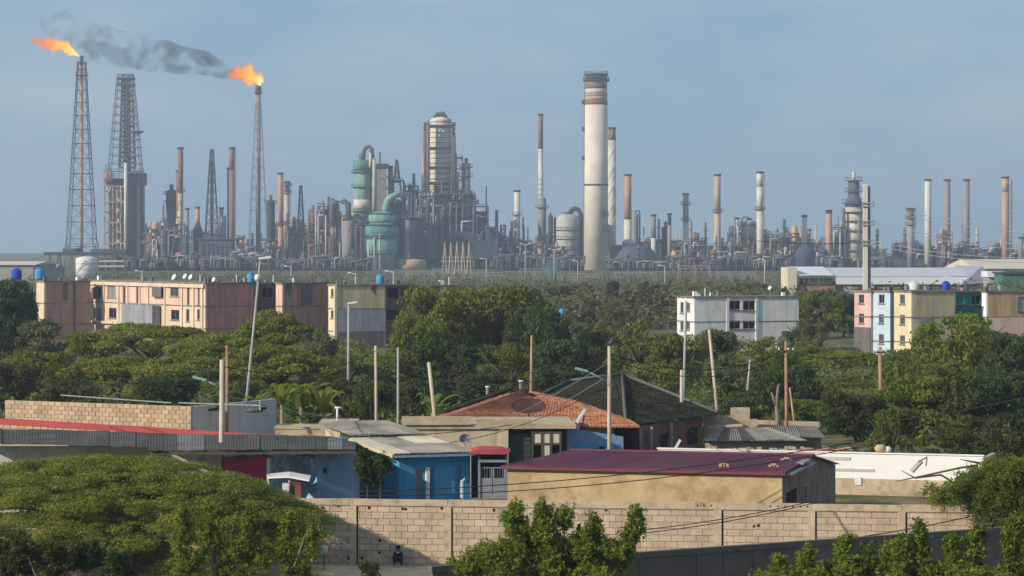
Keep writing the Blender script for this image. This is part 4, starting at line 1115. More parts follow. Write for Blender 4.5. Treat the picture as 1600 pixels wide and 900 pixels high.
def stack(x, yt, w, label, segs, Y=RY, wb=None, plats=(), ladder=None, strake=False, foot=None, group='slender refinery stacks', rim=m_steeldk, x_b=None):
    """segs: [(y_bottom, material)] from the top downwards; the last runs to the ground"""
    t = rbase('refinery_stack', label, 'chimney', x, Y, group)
    k = Y / F
    zt = PZ(yt, Y); r0 = w / 2 * k; r1 = (wb or w) / 2 * k
    rad = lambda z: r0 + (r1 - r0) * (1 - z / zt)
    top = zt
    for i, (yb, m) in enumerate(segs):
        z = 0.0 if yb is None else PZ(yb, Y)
        q = MB(); e = .03 * i
        q.lathe([(rad(z) + e, z - (0 if i == len(segs) - 1 else .0)), (rad(top) + e, top - (0.002 if i else 0))], n=22)
        q.build('shaft' if i == len(segs) - 1 else 'painted_band', m, t)
        top = z
    q = MB(); ring_deck(q, rad(zt) * .9, rad(zt) + .28, zt - .9, .95); q.build('rim', rim, t)
    for y in plats:
        z = PZ(y, Y)
        q = MB(); ring_deck(q, rad(z) * .9, rad(z) + 1.1, z, .3); railing(q, rad(z) + 1.0, z + .3); q.build('platform', m_steel, t)
    if ladder is not None:
        q = MB()
        a = R(ladder)
        px_, py_ = math.cos(a), -math.sin(a)
        for o in (-.3, .3):
            q.bar(((rad(0) + .5) * px_ - py_ * o, (rad(0) + .5) * py_ + px_ * o, 1), ((rad(zt) + .5) * px_ - py_ * o, (rad(zt) + .5) * py_ + px_ * o, zt - 1), .14)
        for j in range(int(zt / 2.2)):
            z = 1.5 + j * 2.2; rr = rad(z) + .5
            q.bar((rr * px_ - py_ * .3, rr * py_ + px_ * .3, z), (rr * px_ + py_ * .3, rr * py_ - px_ * .3, z), .12)
        q.build('ladder', m_steel, t)
    if strake:
        q = MB()
        for s in range(3):
            pts = []
            for j in range(40):
                z = zt * .28 + (zt * .97 - zt * .28) * j / 39
                a = j / 39 * math.pi * 3.6 + s * 2.09
                pts.append((rad(z) * 1.06 * math.cos(a), rad(z) * 1.06 * math.sin(a), z))
            q.tube(pts, .16, n=5)
        q.build('strake', m_whitest, t)
    if foot:
        q = MB(); fw, fy = foot; q.lathe([(fw / 2 * k, 0), (fw / 2 * k, PZ(fy, Y) * .86), (rad(PZ(fy, Y)) + .05, PZ(fy, Y))], n=20); q.build('base_cone', segs[-1][1], t)
    return t

def column(x, yt, w, label, mat, Y=RY, decks=(), pipe=0, dome=True, deck_out=1.3, bands=(), cat='process column', group='process columns of the refinery', cap=None, deckmat=None, hook=None):
    t = rbase('process_column', label, cat, x, Y, group)
    k = Y / F; zt = PZ(yt, Y); r = w / 2 * k
    pr = [(r, 0), (r, zt - r * .5), (r * .86, zt - r * .22), (r * .5, zt - r * .05), (.05, zt)] if dome else [(r, 0), (r, zt)]
    MB().lathe(pr, n=24).build('shell', mat, t)
    for (ya, yb, m) in bands:
        MB().lathe([(r + .06, PZ(yb, Y)), (r + .06, PZ(ya, Y))], n=24).build('lagging_band', m, t)
    for y in decks:
        z = PZ(y, Y)
        q = MB(); ring_deck(q, r * .96, r + deck_out, z, .35); railing(q, r + deck_out - .1, z + .35); q.build('platform', deckmat or m_steel, t)
    for j in range(pipe):
        q = MB(); a = -.5 + j * 2.4
        rr = r + .7
        q.tube([(rr * math.cos(a), -rr * abs(math.sin(a)) - .3, 0), (rr * math.cos(a), -rr * abs(math.sin(a)) - .3, zt * (.8 - .2 * j)), (r * .6 * math.cos(a), -r * .6, zt * (.84 - .2 * j))], .35, n=7); q.build('riser_pipe', m_silver if j % 2 == 0 else m_rust, t)
    if hook:
        dx, dy, rad_, m = hook            # an inverted U of overhead pipe, dx,dy in photo pixels
        q = MB(); X = dx * k
        pts = [(0, 0, zt - .5), (0, 0, zt + dy * k * .6)] + [(X / 2 - X / 2 * math.cos(a), 0, zt + dy * k * .6 + abs(X) / 2 * .8 * math.sin(a)) for a in (R(35), R(70), R(110), R(145))] + [(X, 0, zt + dy * k * .6), (X, 0, 2)]
        q.tube(pts, rad_ * k, n=10); q.build('overhead_pipe', m, t)
    if cap:
        q = MB(); q.lathe([(r * .35, zt - .4), (r * .35, zt + cap * k)], n=12); q.bar((-r * .6, 0, zt + cap * k * .6), (r * .6, 0, zt + cap * k * .6), .3); q.build('nozzle', m_steel, t)
    return t

def lattice(x, yt, ytop_w, base_y, base_w, label, name='flare_tower', cat='flare tower', Y=RY, levels=12, pipe=None, m=m_steel, rleg=.26, pipe_top=None, power=1.0, group=None, extra_decks=()):
    t = rbase(name, label, cat, x, Y, group)
    k = Y / F; zt = PZ(yt, Y); zb = PZ(base_y, Y)
    hw = lambda z: (ytop_w + (base_w - ytop_w) * (max(0, (zt - z) / (zt - zb))) ** power) / 2 * k
    for sx, sy in ((-1, -1), (1, -1), (1, 1), (-1, 1)):
        q = MB(); zs = [zt * j / 8 for j in range(9)]
        q.tube([(sx * hw(z), sy * hw(z), z) for z in zs], rleg, n=6); q.build('leg', m, t)
    zl = [zb + (zt - zb) * (1 - (1 - j / levels) ** 1.25) for j in range(levels + 1)] if zb > 2 else [zt * (1 - (1 - j / levels) ** 1.25) for j in range(levels + 1)]
    for j, z in enumerate(zl):
        q = MB(); h = hw(z); c = [Vector((-h, -h, z)), Vector((h, -h, z)), Vector((h, h, z)), Vector((-h, h, z))]
        for i in range(4):
            q.bar(c[i], c[(i + 1) % 4], rleg * 1.5)
        if j < levels:
            z2 = zl[j + 1]; h2 = hw(z2); c2 = [Vector((-h2, -h2, z2)), Vector((h2, -h2, z2)), Vector((h2, h2, z2)), Vector((-h2, h2, z2))]
            for i in range(4):
                q.bar(c[i], c2[(i + 1) % 4], rleg * .95); q.bar(c[(i + 1) % 4], c2[i], rleg * .95)
        q.build('bracing', m, t)
    if pipe:
        wv, pm = pipe
        zp = PZ(pipe_top, Y) if pipe_top else zt
        q = MB(); q.lathe([(wv / 2 * k, 0), (wv / 2 * k, zp * .97)], n=12); q.build('flare_pipe', pm, t)
        q = MB(); q.lathe([(wv / 2 * k * 1.1, zp * .955), (wv / 2 * k * 1.2, zp * .965), (wv / 2 * k * 1.2, zp)], n=12); q.build('flare_tip', m_steeldk, t)
    for y in extra_decks:
        z = PZ(y, Y); h = hw(z) + .8
        q = MB(); q.box(-h, h, -h, h, z, z + .35)
        for s in (-1, 1):
            q.bar((-h, s * h, z + 1.5), (h, s * h, z + 1.5), .15); q.bar((s * h, -h, z + 1.5), (s * h, h, z + 1.5), .15)
        q.build('platform', m_steeldk, t)
    return t

def frame_unit(label, bays, Y=RY, name='process_unit', cat='process unit', depth=16.0, m=m_steel, level=6.0, seed=0, vess=5, pipes=8, vmats=None, pmats=None, floor_m=None, fill=.72, fill_m=None, spires=2.0, group='steel process units of the refinery', ww=.42, brace=True, cladding=()):
    """steel frame of several bays (x0, x1, y_top in photo pixels) with decks, vessels and pipe runs hung in it"""
    rg = random.Random(seed)
    k = Y / F
    xa = bays[0][0]
    t = rbase(name, label, cat, xa, Y, group)
    vmats = vmats or [m_greyst, m_steel, m_rust, m_steelblue, m_tanst]
    pmats = pmats or [m_greyst, m_steel, m_rust, m_steelblue, m_silver]
    for bi, (x0, x1, yt) in enumerate(bays):
        X0, X1 = (x0 - xa) * k, (x1 - xa) * k
        zt = PZ(yt, Y)
        nz = max(1, round(zt / level)); dz = zt / nz
        ncol = max(1, round((X1 - X0) / 6.5))
        q = MB()
        xs = [X0 + (X1 - X0) * i / ncol + .02 * bi for i in range(ncol + 1)]
        for xx in xs:
            for yy in (0, depth / 2, depth):
                q.bar((xx, yy, 0), (xx, yy, zt + rg.choice((0, 0, 1.2))), ww, up=(0, 1, 0))
        for j in range(1, nz + 1):
            z = j * dz
            for yy in (0, depth):
                q.bar((X0, yy, z), (X1, yy, z), ww * .9)
                if j == nz or rg.random() < .6:
                    q.bar((X0, yy, z + 1.2), (X1, yy, z + 1.2), .14)
            for xx in xs:
                q.bar((xx, 0, z), (xx, depth, z), ww * .8)
            if brace:
                i = rg.randrange(ncol)
                q.bar((xs[i], 0, z - dz), (xs[i + 1], 0, z), ww * .55)
                if rg.random() < .5:
                    q.bar((xs[i + 1], 0, z - dz), (xs[i], 0, z), ww * .55)
        q.build('steel_frame', m, t)
        q = MB()
        for j in range(1, nz + 1):
            if rg.random() < .8:
                q.box(X0 + .3, X1 - .3, .3 + rg.random() * 3, depth - .3, j * dz - .02, j * dz + .2)
        q.build('deck', floor_m or m, t)
        q = MB(); xw = X0 + .4
        while xw < X1 - 1.5:
            w2 = min(rg.uniform(2, 5), X1 - .3 - xw); q.box(xw, xw + w2 - .02, depth * .45 + rg.uniform(0, 3), depth - .6, 0, zt * fill * rg.uniform(.75, 1.25)); xw += w2
        q.build('equipment_block', fill_m or m_steeldk, t)
        for v in range(max(1, int(vess * (x1 - x0) / 40.0))):
            r_ = rg.uniform(.9, 2.6); cx = rg.uniform(X0 + r_, max(X0 + r_ + .1, X1 - r_)); cy = rg.uniform(1, depth - 2)
            z0 = rg.randrange(nz) * dz + .4; h = rg.uniform(.7, 2.4) * dz
            h = min(h, zt + rg.choice((0, 0, 2.5)) - z0)
            q = MB()
            if rg.random() < .7:
                q.lathe([(r_ * .5, z0), (r_, z0 + r_ * .4), (r_, z0 + h - r_ * .4), (r_ * .5, z0 + h)], (cx, cy, 0), 14)
            else:
                zc = z0 + r_ + .3; ln = min(X1 - X0 - .6, rg.uniform(5, 11))
                q.tube([(max(X0 + .2, cx - ln / 2), cy, zc), (max(X0 + .2, cx - ln / 2) + ln, cy, zc)], min(r_, 1.6), n=12)
            q.build('vessel', rg.choice(vmats), t)
        for v in range(max(1, int(spires * (x1 - x0) / 20.0))):
            r_ = rg.choice((.35, .5, .8, 1.2, 1.6)); cx = rg.uniform(X0, X1); h = zt + rg.uniform(-4, 9) * (1.4 if r_ < .9 else .6)
            q = MB(); cy = rg.uniform(0, depth * .6); q.lathe([(r_, 0), (r_, h - r_ * .5), (r_ * .3, h)], (cx, cy, 0), 10)
            if r_ > .7:
                for zz in (h * .62, h * .82): ring_deck(q, r_ * .95, r_ + .9, zz, .25, 10, (cx, cy))
            q.build('column', rg.choice(vmats), t)
        for p_ in range(max(1, int(pipes * (x1 - x0) / 40.0))):
            q = MB(); pr = rg.uniform(.18, .5)
            xx = rg.uniform(X0, X1); yy = rg.choice((-.7, -.4, depth * .4))
            za = rg.uniform(0, zt * .5); zb = rg.uniform(za + 3, zt + 1.5); xx2 = min(X1 + 1, max(X0 - 1, xx + rg.uniform(-10, 10)))
            pts = [(xx, yy, za), (xx, yy, zb), (xx2, yy, zb)]
            if rg.random() < .5:
                pts.append((xx2, yy, rg.uniform(0, zb)))
            # square elbows: one tube per leg
            for a_, b_ in zip(pts, pts[1:]):
                if (Vector(a_) - Vector(b_)).length > .3:
                    q.tube([a_, b_], pr, n=7)
            q.build('pipe', rg.choice(pmats), t)
    for (x0, x1, ya, yb, cm) in cladding:
        q = MB(); q.box((x0 - xa) * k, (x1 - xa) * k, -1.1, -.9, PZ(yb, Y), PZ(ya, Y)); q.build('cladding_panel', cm, t)
    return t

# ------------------------------------------------------------------ the refinery, left to right
lattice(127.5, 97, 12, 400, 44, 'tall left flare tower, steel lattice around a pinkish pipe, burning orange', levels=14, pipe=(5.0, m_pinkst), pipe_top=87, rleg=.24, power=1.05, extra_decks=(386, 118))
lattice(403.5, 160, 8, 402, 30, 'right flare tower, slim guyed lattice around a pale grey pipe, burning yellow', levels=16, pipe=(7.5, m_greyst), pipe_top=134, rleg=.09, m=m_greyst, extra_decks=(146,), Y=1410)
lattice(331, 236, 5, 385, 22, 'slim grey lattice mast with a mottled pipe between two brown stacks', name='lattice_mast', cat='lattice mast', levels=10, pipe=(5.5, m_greyst), pipe_top=233, rleg=.2, m=m_steelblue)

t = rbase('coke_drum_tower', 'dark lattice derrick on a heavy coker block with a white vertical pipe', 'process tower', 197, RY + 10)
Yk = RY + 10; k = Yk / F
def derrick(cx, wt, wb, yt, yb, parent, m, levels, rleg=.42, dy=0.0):
    zt, zb = PZ(yt, Yk), PZ(yb, Yk)
    hw = lambda z: (wt + (wb - wt) * (zt - z) / (zt - zb)) / 2 * k
    for sx, sy in ((-1, -1), (1, -1), (1, 1), (-1, 1)):
        q = MB(); q.tube([(cx * k + sx * hw(zb), dy + sy * hw(zb) * .8, zb), (cx * k + sx * hw(zt), dy + sy * hw(zt) * .8, zt)], rleg, n=6); q.build('leg', m, parent)
    for j in range(levels + 1):
        q = MB(); z = zb + (zt - zb) * j / levels; h = hw(z)
        c = [Vector((cx * k - h, dy - h * .8, z)), Vector((cx * k + h, dy - h * .8, z)), Vector((cx * k + h, dy + h * .8, z)), Vector((cx * k - h, dy + h * .8, z))]
        for i in range(4):
            q.bar(c[i], c[(i + 1) % 4], rleg * 1.6)
        if j < levels:
            z2 = zb + (zt - zb) * (j + 1) / levels; h2 = hw(z2)
            c2 = [Vector((cx * k - h2, dy - h2 * .8, z2)), Vector((cx * k + h2, dy - h2 * .8, z2)), Vector((cx * k + h2, dy + h2 * .8, z2)), Vector((cx * k - h2, dy + h2 * .8, z2))]
            for i in range(4):
                q.bar(c[i], c2[(i + 1) % 4], rleg); q.bar(c[(i + 1) % 4], c2[i], rleg)
        q.build('bracing', m, parent)
derrick(-1, 23, 50, 116, 268, t, m_greyst, 12, .17)
derrick(2, 15, 24, 117, 262, t, m_steelblue, 18, .26)
q = MB(); q.lathe([(1.3, PZ(268, Yk)), (1.0, PZ(120, Yk))], (4 * k, 0, 0), 10); q.lathe([(.8, PZ(268, Yk)), (.7, PZ(124, Yk))], (-2 * k, 0, 0), 8)
for y in (134, 124): q.box(-13 * k, 13 * k, -4, 4, PZ(y, Yk), PZ(y, Yk) + 1.0)
q.build('drill_core', m_steelblue, t)
q = MB(); q.bar((10 * k, 0, PZ(208, Yk)), (27 * k, 0, PZ(206, Yk)), 1.3, 1.1); q.bar((12 * k, 0, PZ(214, Yk)), (22 * k, 0, PZ(208, Yk)), .5); q.build('side_arm', m_steeldk, t)
q = MB(); q.box(-29 * k, -6 * k, -5, 9, PZ(289, Yk), PZ(279, Yk)); q.box(2 * k, 29 * k, -5, 9, PZ(289, Yk), PZ(270, Yk)); q.build('head_house', m_steelblue, t)
for j in range(4):
    q = MB(); z = PZ(291 - j * 7.5, Yk); q.box(-31 * k, 31 * k, -7, -6.6, z, z + .35); q.bar((-31 * k, -7, z + 1.4), (31 * k, -7, z + 1.4), .18); q.build('gallery', m_steeldk, t)
for j in range(9):
    q = MB(); xx = (-31 + j * 7.7) * k; q.bar((xx, -7, PZ(292, Yk)), (xx, -7, PZ(266 + (j % 3) * 2, Yk)), .3, up=(0, 1, 0)); q.build('gallery_post', m_steel, t)
q = MB(); q.box(3 * k, 24 * k, -6.5, 9, 0, PZ(290, Yk) - .01); q.build('drum_casing', M('coker_casing', (0.115, 0.10, 0.10), var=.25, scale=.12, stain=(.07, .065, .07), amt=.4, streak=True), t)
for j in range(9):
    q = MB(); z = PZ(412 - j * 15, Yk); q.bar((24 * k, -8, z), (32 * k, -8, z + 4.4), .25); q.bar((32 * k, -8, z), (32 * k, -8, z + 5), .4, up=(0, 1, 0)); q.box(18 * k, 33 * k, -8.4, -7.6, z, z + .5); q.bar((18 * k, -8.3, z + 1.4), (33 * k, -8.3, z + 1.4), .2); q.build('gallery', m_steeldk, t)
for i in range(6):
    q = MB(); xx = (-30 + i * 6.2) * k; q.bar((xx, -7.2, 0), (xx, -7.2, PZ(290, Yk)), .75, up=(0, 1, 0)); q.bar((xx, 6, 0), (xx, 6, PZ(290, Yk)), .75, up=(0, 1, 0)); q.build('concrete_post', m_tanst, t)
for j in range(8):
    q = MB(); z = PZ(412 - j * 16, Yk); q.bar((-30 * k, -7.25, z), (2 * k, -7.25, z), .6); q.box(-29 * k, 1.5 * k, -6, 6, z - .2, z); q.build('landing', m_steel if j % 2 else m_tanst, t)
for i in range(2):
    q = MB(); q.lathe([(1, PZ(400, Yk)), (2.3, PZ(392, Yk)), (2.3, PZ(300, Yk)), (1.4, PZ(292, Yk))], ((-21 + 13 * i) * k, 0, 0), 16); q.build('coke_drum', m_creamst if i else m_silver, t)
q = MB(); q.lathe([(.9, 6), (.9, PZ(255, Yk))], (3.2 * k, -8.6, 0), 10); q.build('vent_pipe', m_whitest, t)
for (xx, yy) in ((-27, 273), (-22, 274)):
    q = MB(); q.lathe([(.7, 0), (1.6, 1), (1.6, 4.4), (.7, 5.4)], (xx * k, -8.2, PZ(284, Yk)), 12); q.build('drum', m_pinkst, t)
for xx in (-29, -24, 8, 17, 26):
    q = MB(); q.bar((xx * k, -5, PZ(268, Yk)), (xx * k, -5, PZ(256 + (xx % 5), Yk)), .25); q.build('lightning_rod', m_steel, t)

# dark canopy deck and white tank in front of it
Yd = 1150.0; k = Yd / F
t = rbase('loading_canopy', 'long dark flat canopy on posts in front of the left flare tower', 'canopy', 130, Yd)
q = MB(); q.box((68 - 130) * k, (198 - 130) * k, 0, 22, PZ(399, Yd), PZ(394, Yd)); q.build('roof_deck', m_steeldk, t)
q = MB(); q.box((96 - 130) * k, (116 - 130) * k, 3, 18, PZ(393.8, Yd), PZ(388, Yd)); q.box((140 - 130) * k, (196 - 130) * k, 3, 18, PZ(393.8, Yd), PZ(389, Yd)); q.build('roof_house', m_steelblue, t)
for x in (78, 92, 112, 150, 165, 180, 194):
    q = MB(); q.bar(((x - 130) * k, .6, 0), ((x - 130) * k, .6, PZ(399, Yd)), 1.5 if x == 92 else .7, up=(0, 1, 0)); q.build('post', m_steel, t)
for y in (408, 416):
    q = MB(); q.bar(((154 - 130) * k, .4, PZ(y, Yd)), ((194 - 130) * k, .4, PZ(y, Yd)), .8); q.build('pipe', m_silver, t)
t = rbase('storage_tank', 'white cylindrical storage tank with a conical top below the canopy', 'storage tank', 135, 1000)
k = 1000 / F
MB().lathe([(16.5 * k, -1), (16.5 * k, PZ(404, 1000)), (11 * k, PZ(401.5, 1000)), (1, PZ(400.5, 1000))], n=32).build('shell', m_creamtank, t)
q = MB()
for j in range(3):
    ring_deck(q, 16.4 * k, 16.5 * k + .12, 1.5 + j * 1.9, .18, 32)
q.build('stiffener_ring', m_silver, t)
q = MB()
for j in range(9):
    a = R(200 + j * 9); q.box(16.6 * k * math.cos(a) - .4, 16.6 * k * math.cos(a) + .4, 16.6 * k * math.sin(a) - .6, 16.6 * k * math.sin(a) - .1, .6 + j * .7, .75 + j * .7)
q.build('stair', m_steel, t)
def shed(x0, x1, yt, yb, Y, label, wallm, roofm, depth=30, pitch=.06, name='warehouse', gable=False, ridge=None):
    t = rbase(name, label, 'warehouse', x0, Y, None)
    k = Y / F; w_ = (x1 - x0) * k; zt = PZ(yt, Y); 
    zb = 0
    q = MB(); q.box(0, w_, 0, depth, zb, PZ(yb, Y)); q.build('wall', wallm, t)
    zr = PZ(yt, Y + depth * .5); ze = PZ(yb, Y)
    q = MB()
    q.add([(-.6, -.8, ze + .003), (w_ + .6, -.8, ze + .003), (w_ + .6, depth / 2, zr), (-.6, depth / 2, zr), (-.6, depth + .8, ze + .003), (w_ + .6, depth + .8, ze + .003)], [(0, 1, 2, 3), (3, 2, 5, 4), (0, 3, 4), (1, 5, 2)])
    q.build('roof', roofm, t)
    return t, k, w_
shed(-60, 52, 408, 414, 800, 'long low cream shed at the left edge on the skyline', m_greywall, m_creamshed, 40)
shed(45, 82, 412, 422, 860, 'grey shed with a lilac gable at the left below the skyline', m_greywall, m_violroof, 24)

# slender stacks and columns, left part
stack(282, 230, 8.5, 'tall rusty orange stack with a pale lower half, right of the coker derrick', [(300, m_rust), (330, m_tanst), (None, m_creamst)], Y=1390, plats=(300,))
stack(277.5, 266, 4.5, 'thin rust red stack hugging the left side of the tall orange stack', [(None, m_rust)], Y=1400)
stack(362.5, 230, 9, 'tall brown stack with a thin companion, right of the slim lattice mast', [(266, m_brownst), (None, m_brownst)], Y=1400, ladder=0)
stack(357.5, 262, 5, 'thin brown stack hugging the left side of the tall brown stack', [(None, m_brownst)], Y=1405)
stack(292.5, 325, 6, 'short grey green stack just right of the tall orange stack', [(None, m_greyst)])
stack(309, 323, 6, 'short cream topped stack on a dark conical heater, left of the lattice mast', [(352, m_tanst), (None, m_steeldk)], foot=(14, 348))
stack(346, 324, 6.5, 'short grey stack between the lattice mast and the tall brown stack', [(None, m_greyst)])
stack(377, 372, 5, 'stubby tan stack right of the tall brown stack', [(None, m_tanst)])
stack(438.5, 270, 8, 'salmon stack right of the yellow flame tower', [(352, m_pinkst), (None, m_pinkst)], plats=(352,), Y=1380)
stack(448.5, 283, 8, 'mottled tan stack just right of the salmon one', [(300, m_rust), (None, m_tanst)], Y=1390, plats=(291, 302), ladder=0)
column(423, 312, 13, 'dark slim column left of the salmon stack', m_steeldk, decks=(318,), cap=8, Y=1400)
column(268, 296, 17, 'dark column with side galleries between the coker and the tall orange stack', m_steeldk, decks=(304, 318, 345), Y=1415, cap=8, pipe=1)
column(243, 346, 12, 'short tan column left of the dark galleried column', m_tanst, decks=(), Y=1395)
column(236, 346, 6, 'short pale column beside the coker block', m_whitest, Y=1405)
column(253, 352, 6, 'short dark column beside the short tan one', m_steeldk, Y=1400)
lattice(470, 290, 3, 400, 14, 'thin dark lattice mast left of the brown pipework unit', name='lattice_mast', cat='lattice mast', levels=9, m=m_steeldk, rleg=.3, Y=1420)
t = rbase('furnace_house', 'dark box shaped furnace building between the lattice mast and the brown stack', 'furnace building', 310, 1380)
k = 1380 / F
q = MB(); q.box(0, 52 * k, 0, 16, 0, PZ(374, 1380)); q.build('casing', m_steelblue, t)
q = MB()
for j in range(7): q.box(2 + j * 2.4, 2.9 + j * 2.4, -.3, -.01, 6, 13)
q.build('louvre', m_steeldk, t)
q = MB(); q.box(-.8, 52 * k + .8, -1, 17, PZ(374, 1380) + .002, PZ(372, 1380)); q.build('roof', m_steel, t)

frame_unit('low grey pipework between the coker block and the tall orange stack', [(226, 242, 358), (242, 262, 366), (262, 282, 350)], seed=11, vess=6, pipes=10, m=m_steelblue, Y=1385)
frame_unit('low pipework and drums below the right flare tower', [(366, 392, 396), (392, 414, 398), (414, 436, 385)], seed=12, vess=6, pipes=10, Y=1370)
frame_unit('dark lattice of pipework right of the salmon stack', [(446, 460, 345), (460, 478, 358)], seed=13, vess=6, pipes=12, m=m_steelblue, Y=1385)
frame_unit('rust brown tangle of pipework and drums left of the green tower', [(482, 496, 330), (496, 512, 322), (512, 526, 318), (526, 548, 340), (548, 562, 352)], seed=14, vess=9, pipes=16, m=m_rust, vmats=[m_rust, m_tanst, m_silver, m_steel, m_pinkst], Y=1385, floor_m=m_steel)
q_t = rbase('crossover_pipe', 'dark arched crossover pipe above the rust brown pipework', 'pipe', 519, 1384, None)
k = 1384 / F
MB().tube([(0, 0, PZ(352, 1384)), (0, 0, PZ(318, 1384)), (1.5, 0, PZ(315.5, 1384)), (23 * k - 1.5, 0, PZ(315, 1384)), (25 * k, 0, PZ(318, 1384)), (26 * k, 0, PZ(345, 1384))], 1.5, n=10).build('pipe_run', m_steel, q_t)
MB().tube([(24.5 * k, 0, PZ(345, 1384)), (24.5 * k, 0, 0)], 3.2, n=12).build('standpipe', m_greyst, q_t)
frame_unit('dark shaded steel block under the slim green tower', [(548, 566, 352), (566, 584, 346)], seed=15, vess=6, pipes=8, m=m_steeldk, Y=1375, vmats=[m_steeldk, m_navy, m_steel])

# green regenerator and tower
k = RY / F
t = column(566, 249, 27, 'slim sea green tower with cream band and looping overhead pipes', m_green, decks=(270, 293, 331), bands=((250, 268, m_greendk), (312, 327, m_creamst)), Y=1410, cap=9, deckmat=m_steeldk)
kk = 1410 / F
MB().tube([(1 * kk, -2, PZ(250, 1410)), (3 * kk, -2, PZ(236, 1410)), (6 * kk, -2, PZ(231, 1410)), (11 * kk, -2, PZ(229, 1410)), (15 * kk, -2, PZ(233, 1410)), (16.5 * kk, -2, PZ(246, 1410)), (16.5 * kk, -2, 30)], 1.1, n=10).build('overhead_pipe', m_steel, t)
MB().tube([(13 * kk, -3.2, PZ(262, 1410)), (14 * kk, -3.2, PZ(240, 1410)), (19 * kk, -3.2, PZ(252, 1410)), (19 * kk, -3.2, PZ(340, 1410))], .9, n=8).build('downcomer_pipe', m_whitest, t)
frame_unit('grey framed boiler tower behind the slim green tower', [(586, 607, 258)], seed=16, m=m_steel, vess=3, pipes=8, Y=1425, cladding=((589, 604, 262, 338, m_greyst), (586, 608, 256, 264, m_steeldk)))
t = rbase('regenerator', 'fat stepped sea green regenerator vessel with a big curved duct', 'vessel', 597, 1370)
kk = 1370 / F
def gz(y): return PZ(y, 1370)
MB().lathe([(22 * kk, 0), (22 * kk, gz(397)), (24.5 * kk, gz(394)), (24.5 * kk, gz(374)), (23 * kk, gz(371.5))], n=36).build('lower_shell', m_green, t)
MB().lathe([(23 * kk, gz(371.4)), (24 * kk, gz(368)), (26.5 * kk, gz(364)), (26.5 * kk, gz(354)), (19 * kk, gz(348))], n=36).build('cone_section', m_greendk, t)
MB().lathe([(19 * kk, gz(347.9)), (21 * kk, gz(345)), (21 * kk, gz(337)), (15 * kk, gz(332)), (2, gz(330))], n=36).build('upper_shell', m_green, t)
for y, rr in ((397, 25.6), (373, 25.6), (352, 27.5), (334.5, 20)):
    q = MB(); ring_deck(q, (rr - 3) * kk, (rr + 1.2) * kk, gz(y), .4, 28); railing(q, (rr + 1) * kk, gz(y) + .4, 22); q.build('platform', m_steeldk, t)
MB().tube([(6 * kk, 0, gz(338)), (6 * kk, 0, gz(322)), (9 * kk, 0, gz(313)), (15 * kk, 0, gz(307)), (22 * kk, 0, gz(304)), (36 * kk, 2, gz(303.5))], [5.4 * kk] * 3 + [5.0 * kk] * 3, n=16).build('elbow_duct', m_green, t)
for j in range(3):
    q = MB(); q.tube([((-20 + 9 * j) * kk, -24 * kk, 0), ((-20 + 9 * j) * kk, -24 * kk, gz(380 - 9 * j))], .5, n=8); q.build('riser_pipe', m_silver, t)

lattice(620, 250, 2, 285, 10, 'dark needle mast behind the green elbow duct', name='lattice_mast', cat='lattice mast', levels=5, m=m_steeldk, rleg=.4, Y=1440)
frame_unit('dark framed tower behind the green elbow duct', [(611, 630, 282)], seed=17, m=m_steeldk, vess=4, pipes=6, Y=1430, vmats=[m_steeldk, m_navy])
t = column(641, 338, 41, 'big dark blue clad vessel with a pale seam, right of the green regenerator', m_navy, decks=(341,), Y=1375, cat='vessel', group=None)
kk = 1375 / F
q = MB(); q.box(-7 * kk, 0 * kk, -20.4 * kk, -19.6 * kk, PZ(404, 1375), PZ(343, 1375)); q.build('cladding_seam', m_greyst, t)
MB().lathe([(25 * kk, 0), (25 * kk, PZ(407, 1375)), (21 * kk, PZ(405, 1375))], n=30).build('skirt', m_tanst, t)
frame_unit('dark tower block left of the caged reactor', [(632, 652, 290), (652, 664, 300)], seed=18, m=m_steeldk, vess=6, pipes=8, Y=1415, vmats=[m_steeldk, m_navy, m_steel])

# the caged reactor on its structure
t = column(688.5, 182, 33, 'tall cream reactor vessel in a steel cage, highest point of the middle units', m_creamst, Y=1400, decks=(197, 232, 262, 286), cat='reactor', group=None, bands=((186, 192, m_whitest),), cap=4, deck_out=2.4)
kk = 1400 / F
q = MB()
for s in (-1, 1):
    for yy in (-8.5, 8.5):
        q.bar((s * 25 * kk - (2 * kk), yy, PZ(300, 1400)), (s * 20 * kk - (4 * kk if s < 0 else 0), yy, PZ(192, 1400)), .55, up=(0, 1, 0))
        for y in range(200, 300, 8):
            q.bar((-26 * kk, yy, PZ(y, 1400)), (22 * kk, yy, PZ(y, 1400)), .3); q.bar((-20 * kk, yy - .3, PZ(y, 1400)), (-26 * kk, yy - .3, PZ(y - 8, 1400)), .4); q.bar((17 * kk, yy - .3, PZ(y, 1400)), (23 * kk, yy - .3, PZ(y - 8, 1400)), .4)
            q.bar((-26 * kk, yy, PZ(y, 1400)), (-15 * kk, yy, PZ(y - 13, 1400)), .3)
            q.bar((22 * kk, yy, PZ(y, 1400)), (14 * kk, yy, PZ(y - 13, 1400)), .3)
q.build('cage_frame', m_steel, t)
for j, (dx, y0) in enumerate(((-23, 206), (-19, 196), (19, 200), (22, 214), (-26, 240))):
    q = MB(); q.tube([(dx * kk, -9.6, PZ(302, 1400)), (dx * kk, -9.6, PZ(y0, 1400))], .8 if j % 2 else .55, n=8); q.build('riser_pipe', [m_steel, m_rust, m_steelblue, m_steel, m_tanst][j], t)
MB().tube([(-10 * kk, -2, PZ(185, 1400)), (-6 * kk, -2, PZ(178, 1400)), (4 * kk, -2, PZ(177, 1400)), (9 * kk, -2, PZ(184, 1400))], .9, n=8).build('overhead_pipe', m_steel, t)
q = MB(); q.lathe([(4, PZ(305, 1400)), (11.5 * kk, PZ(288, 1400))], n=20); q.build('hopper', m_rust, t)
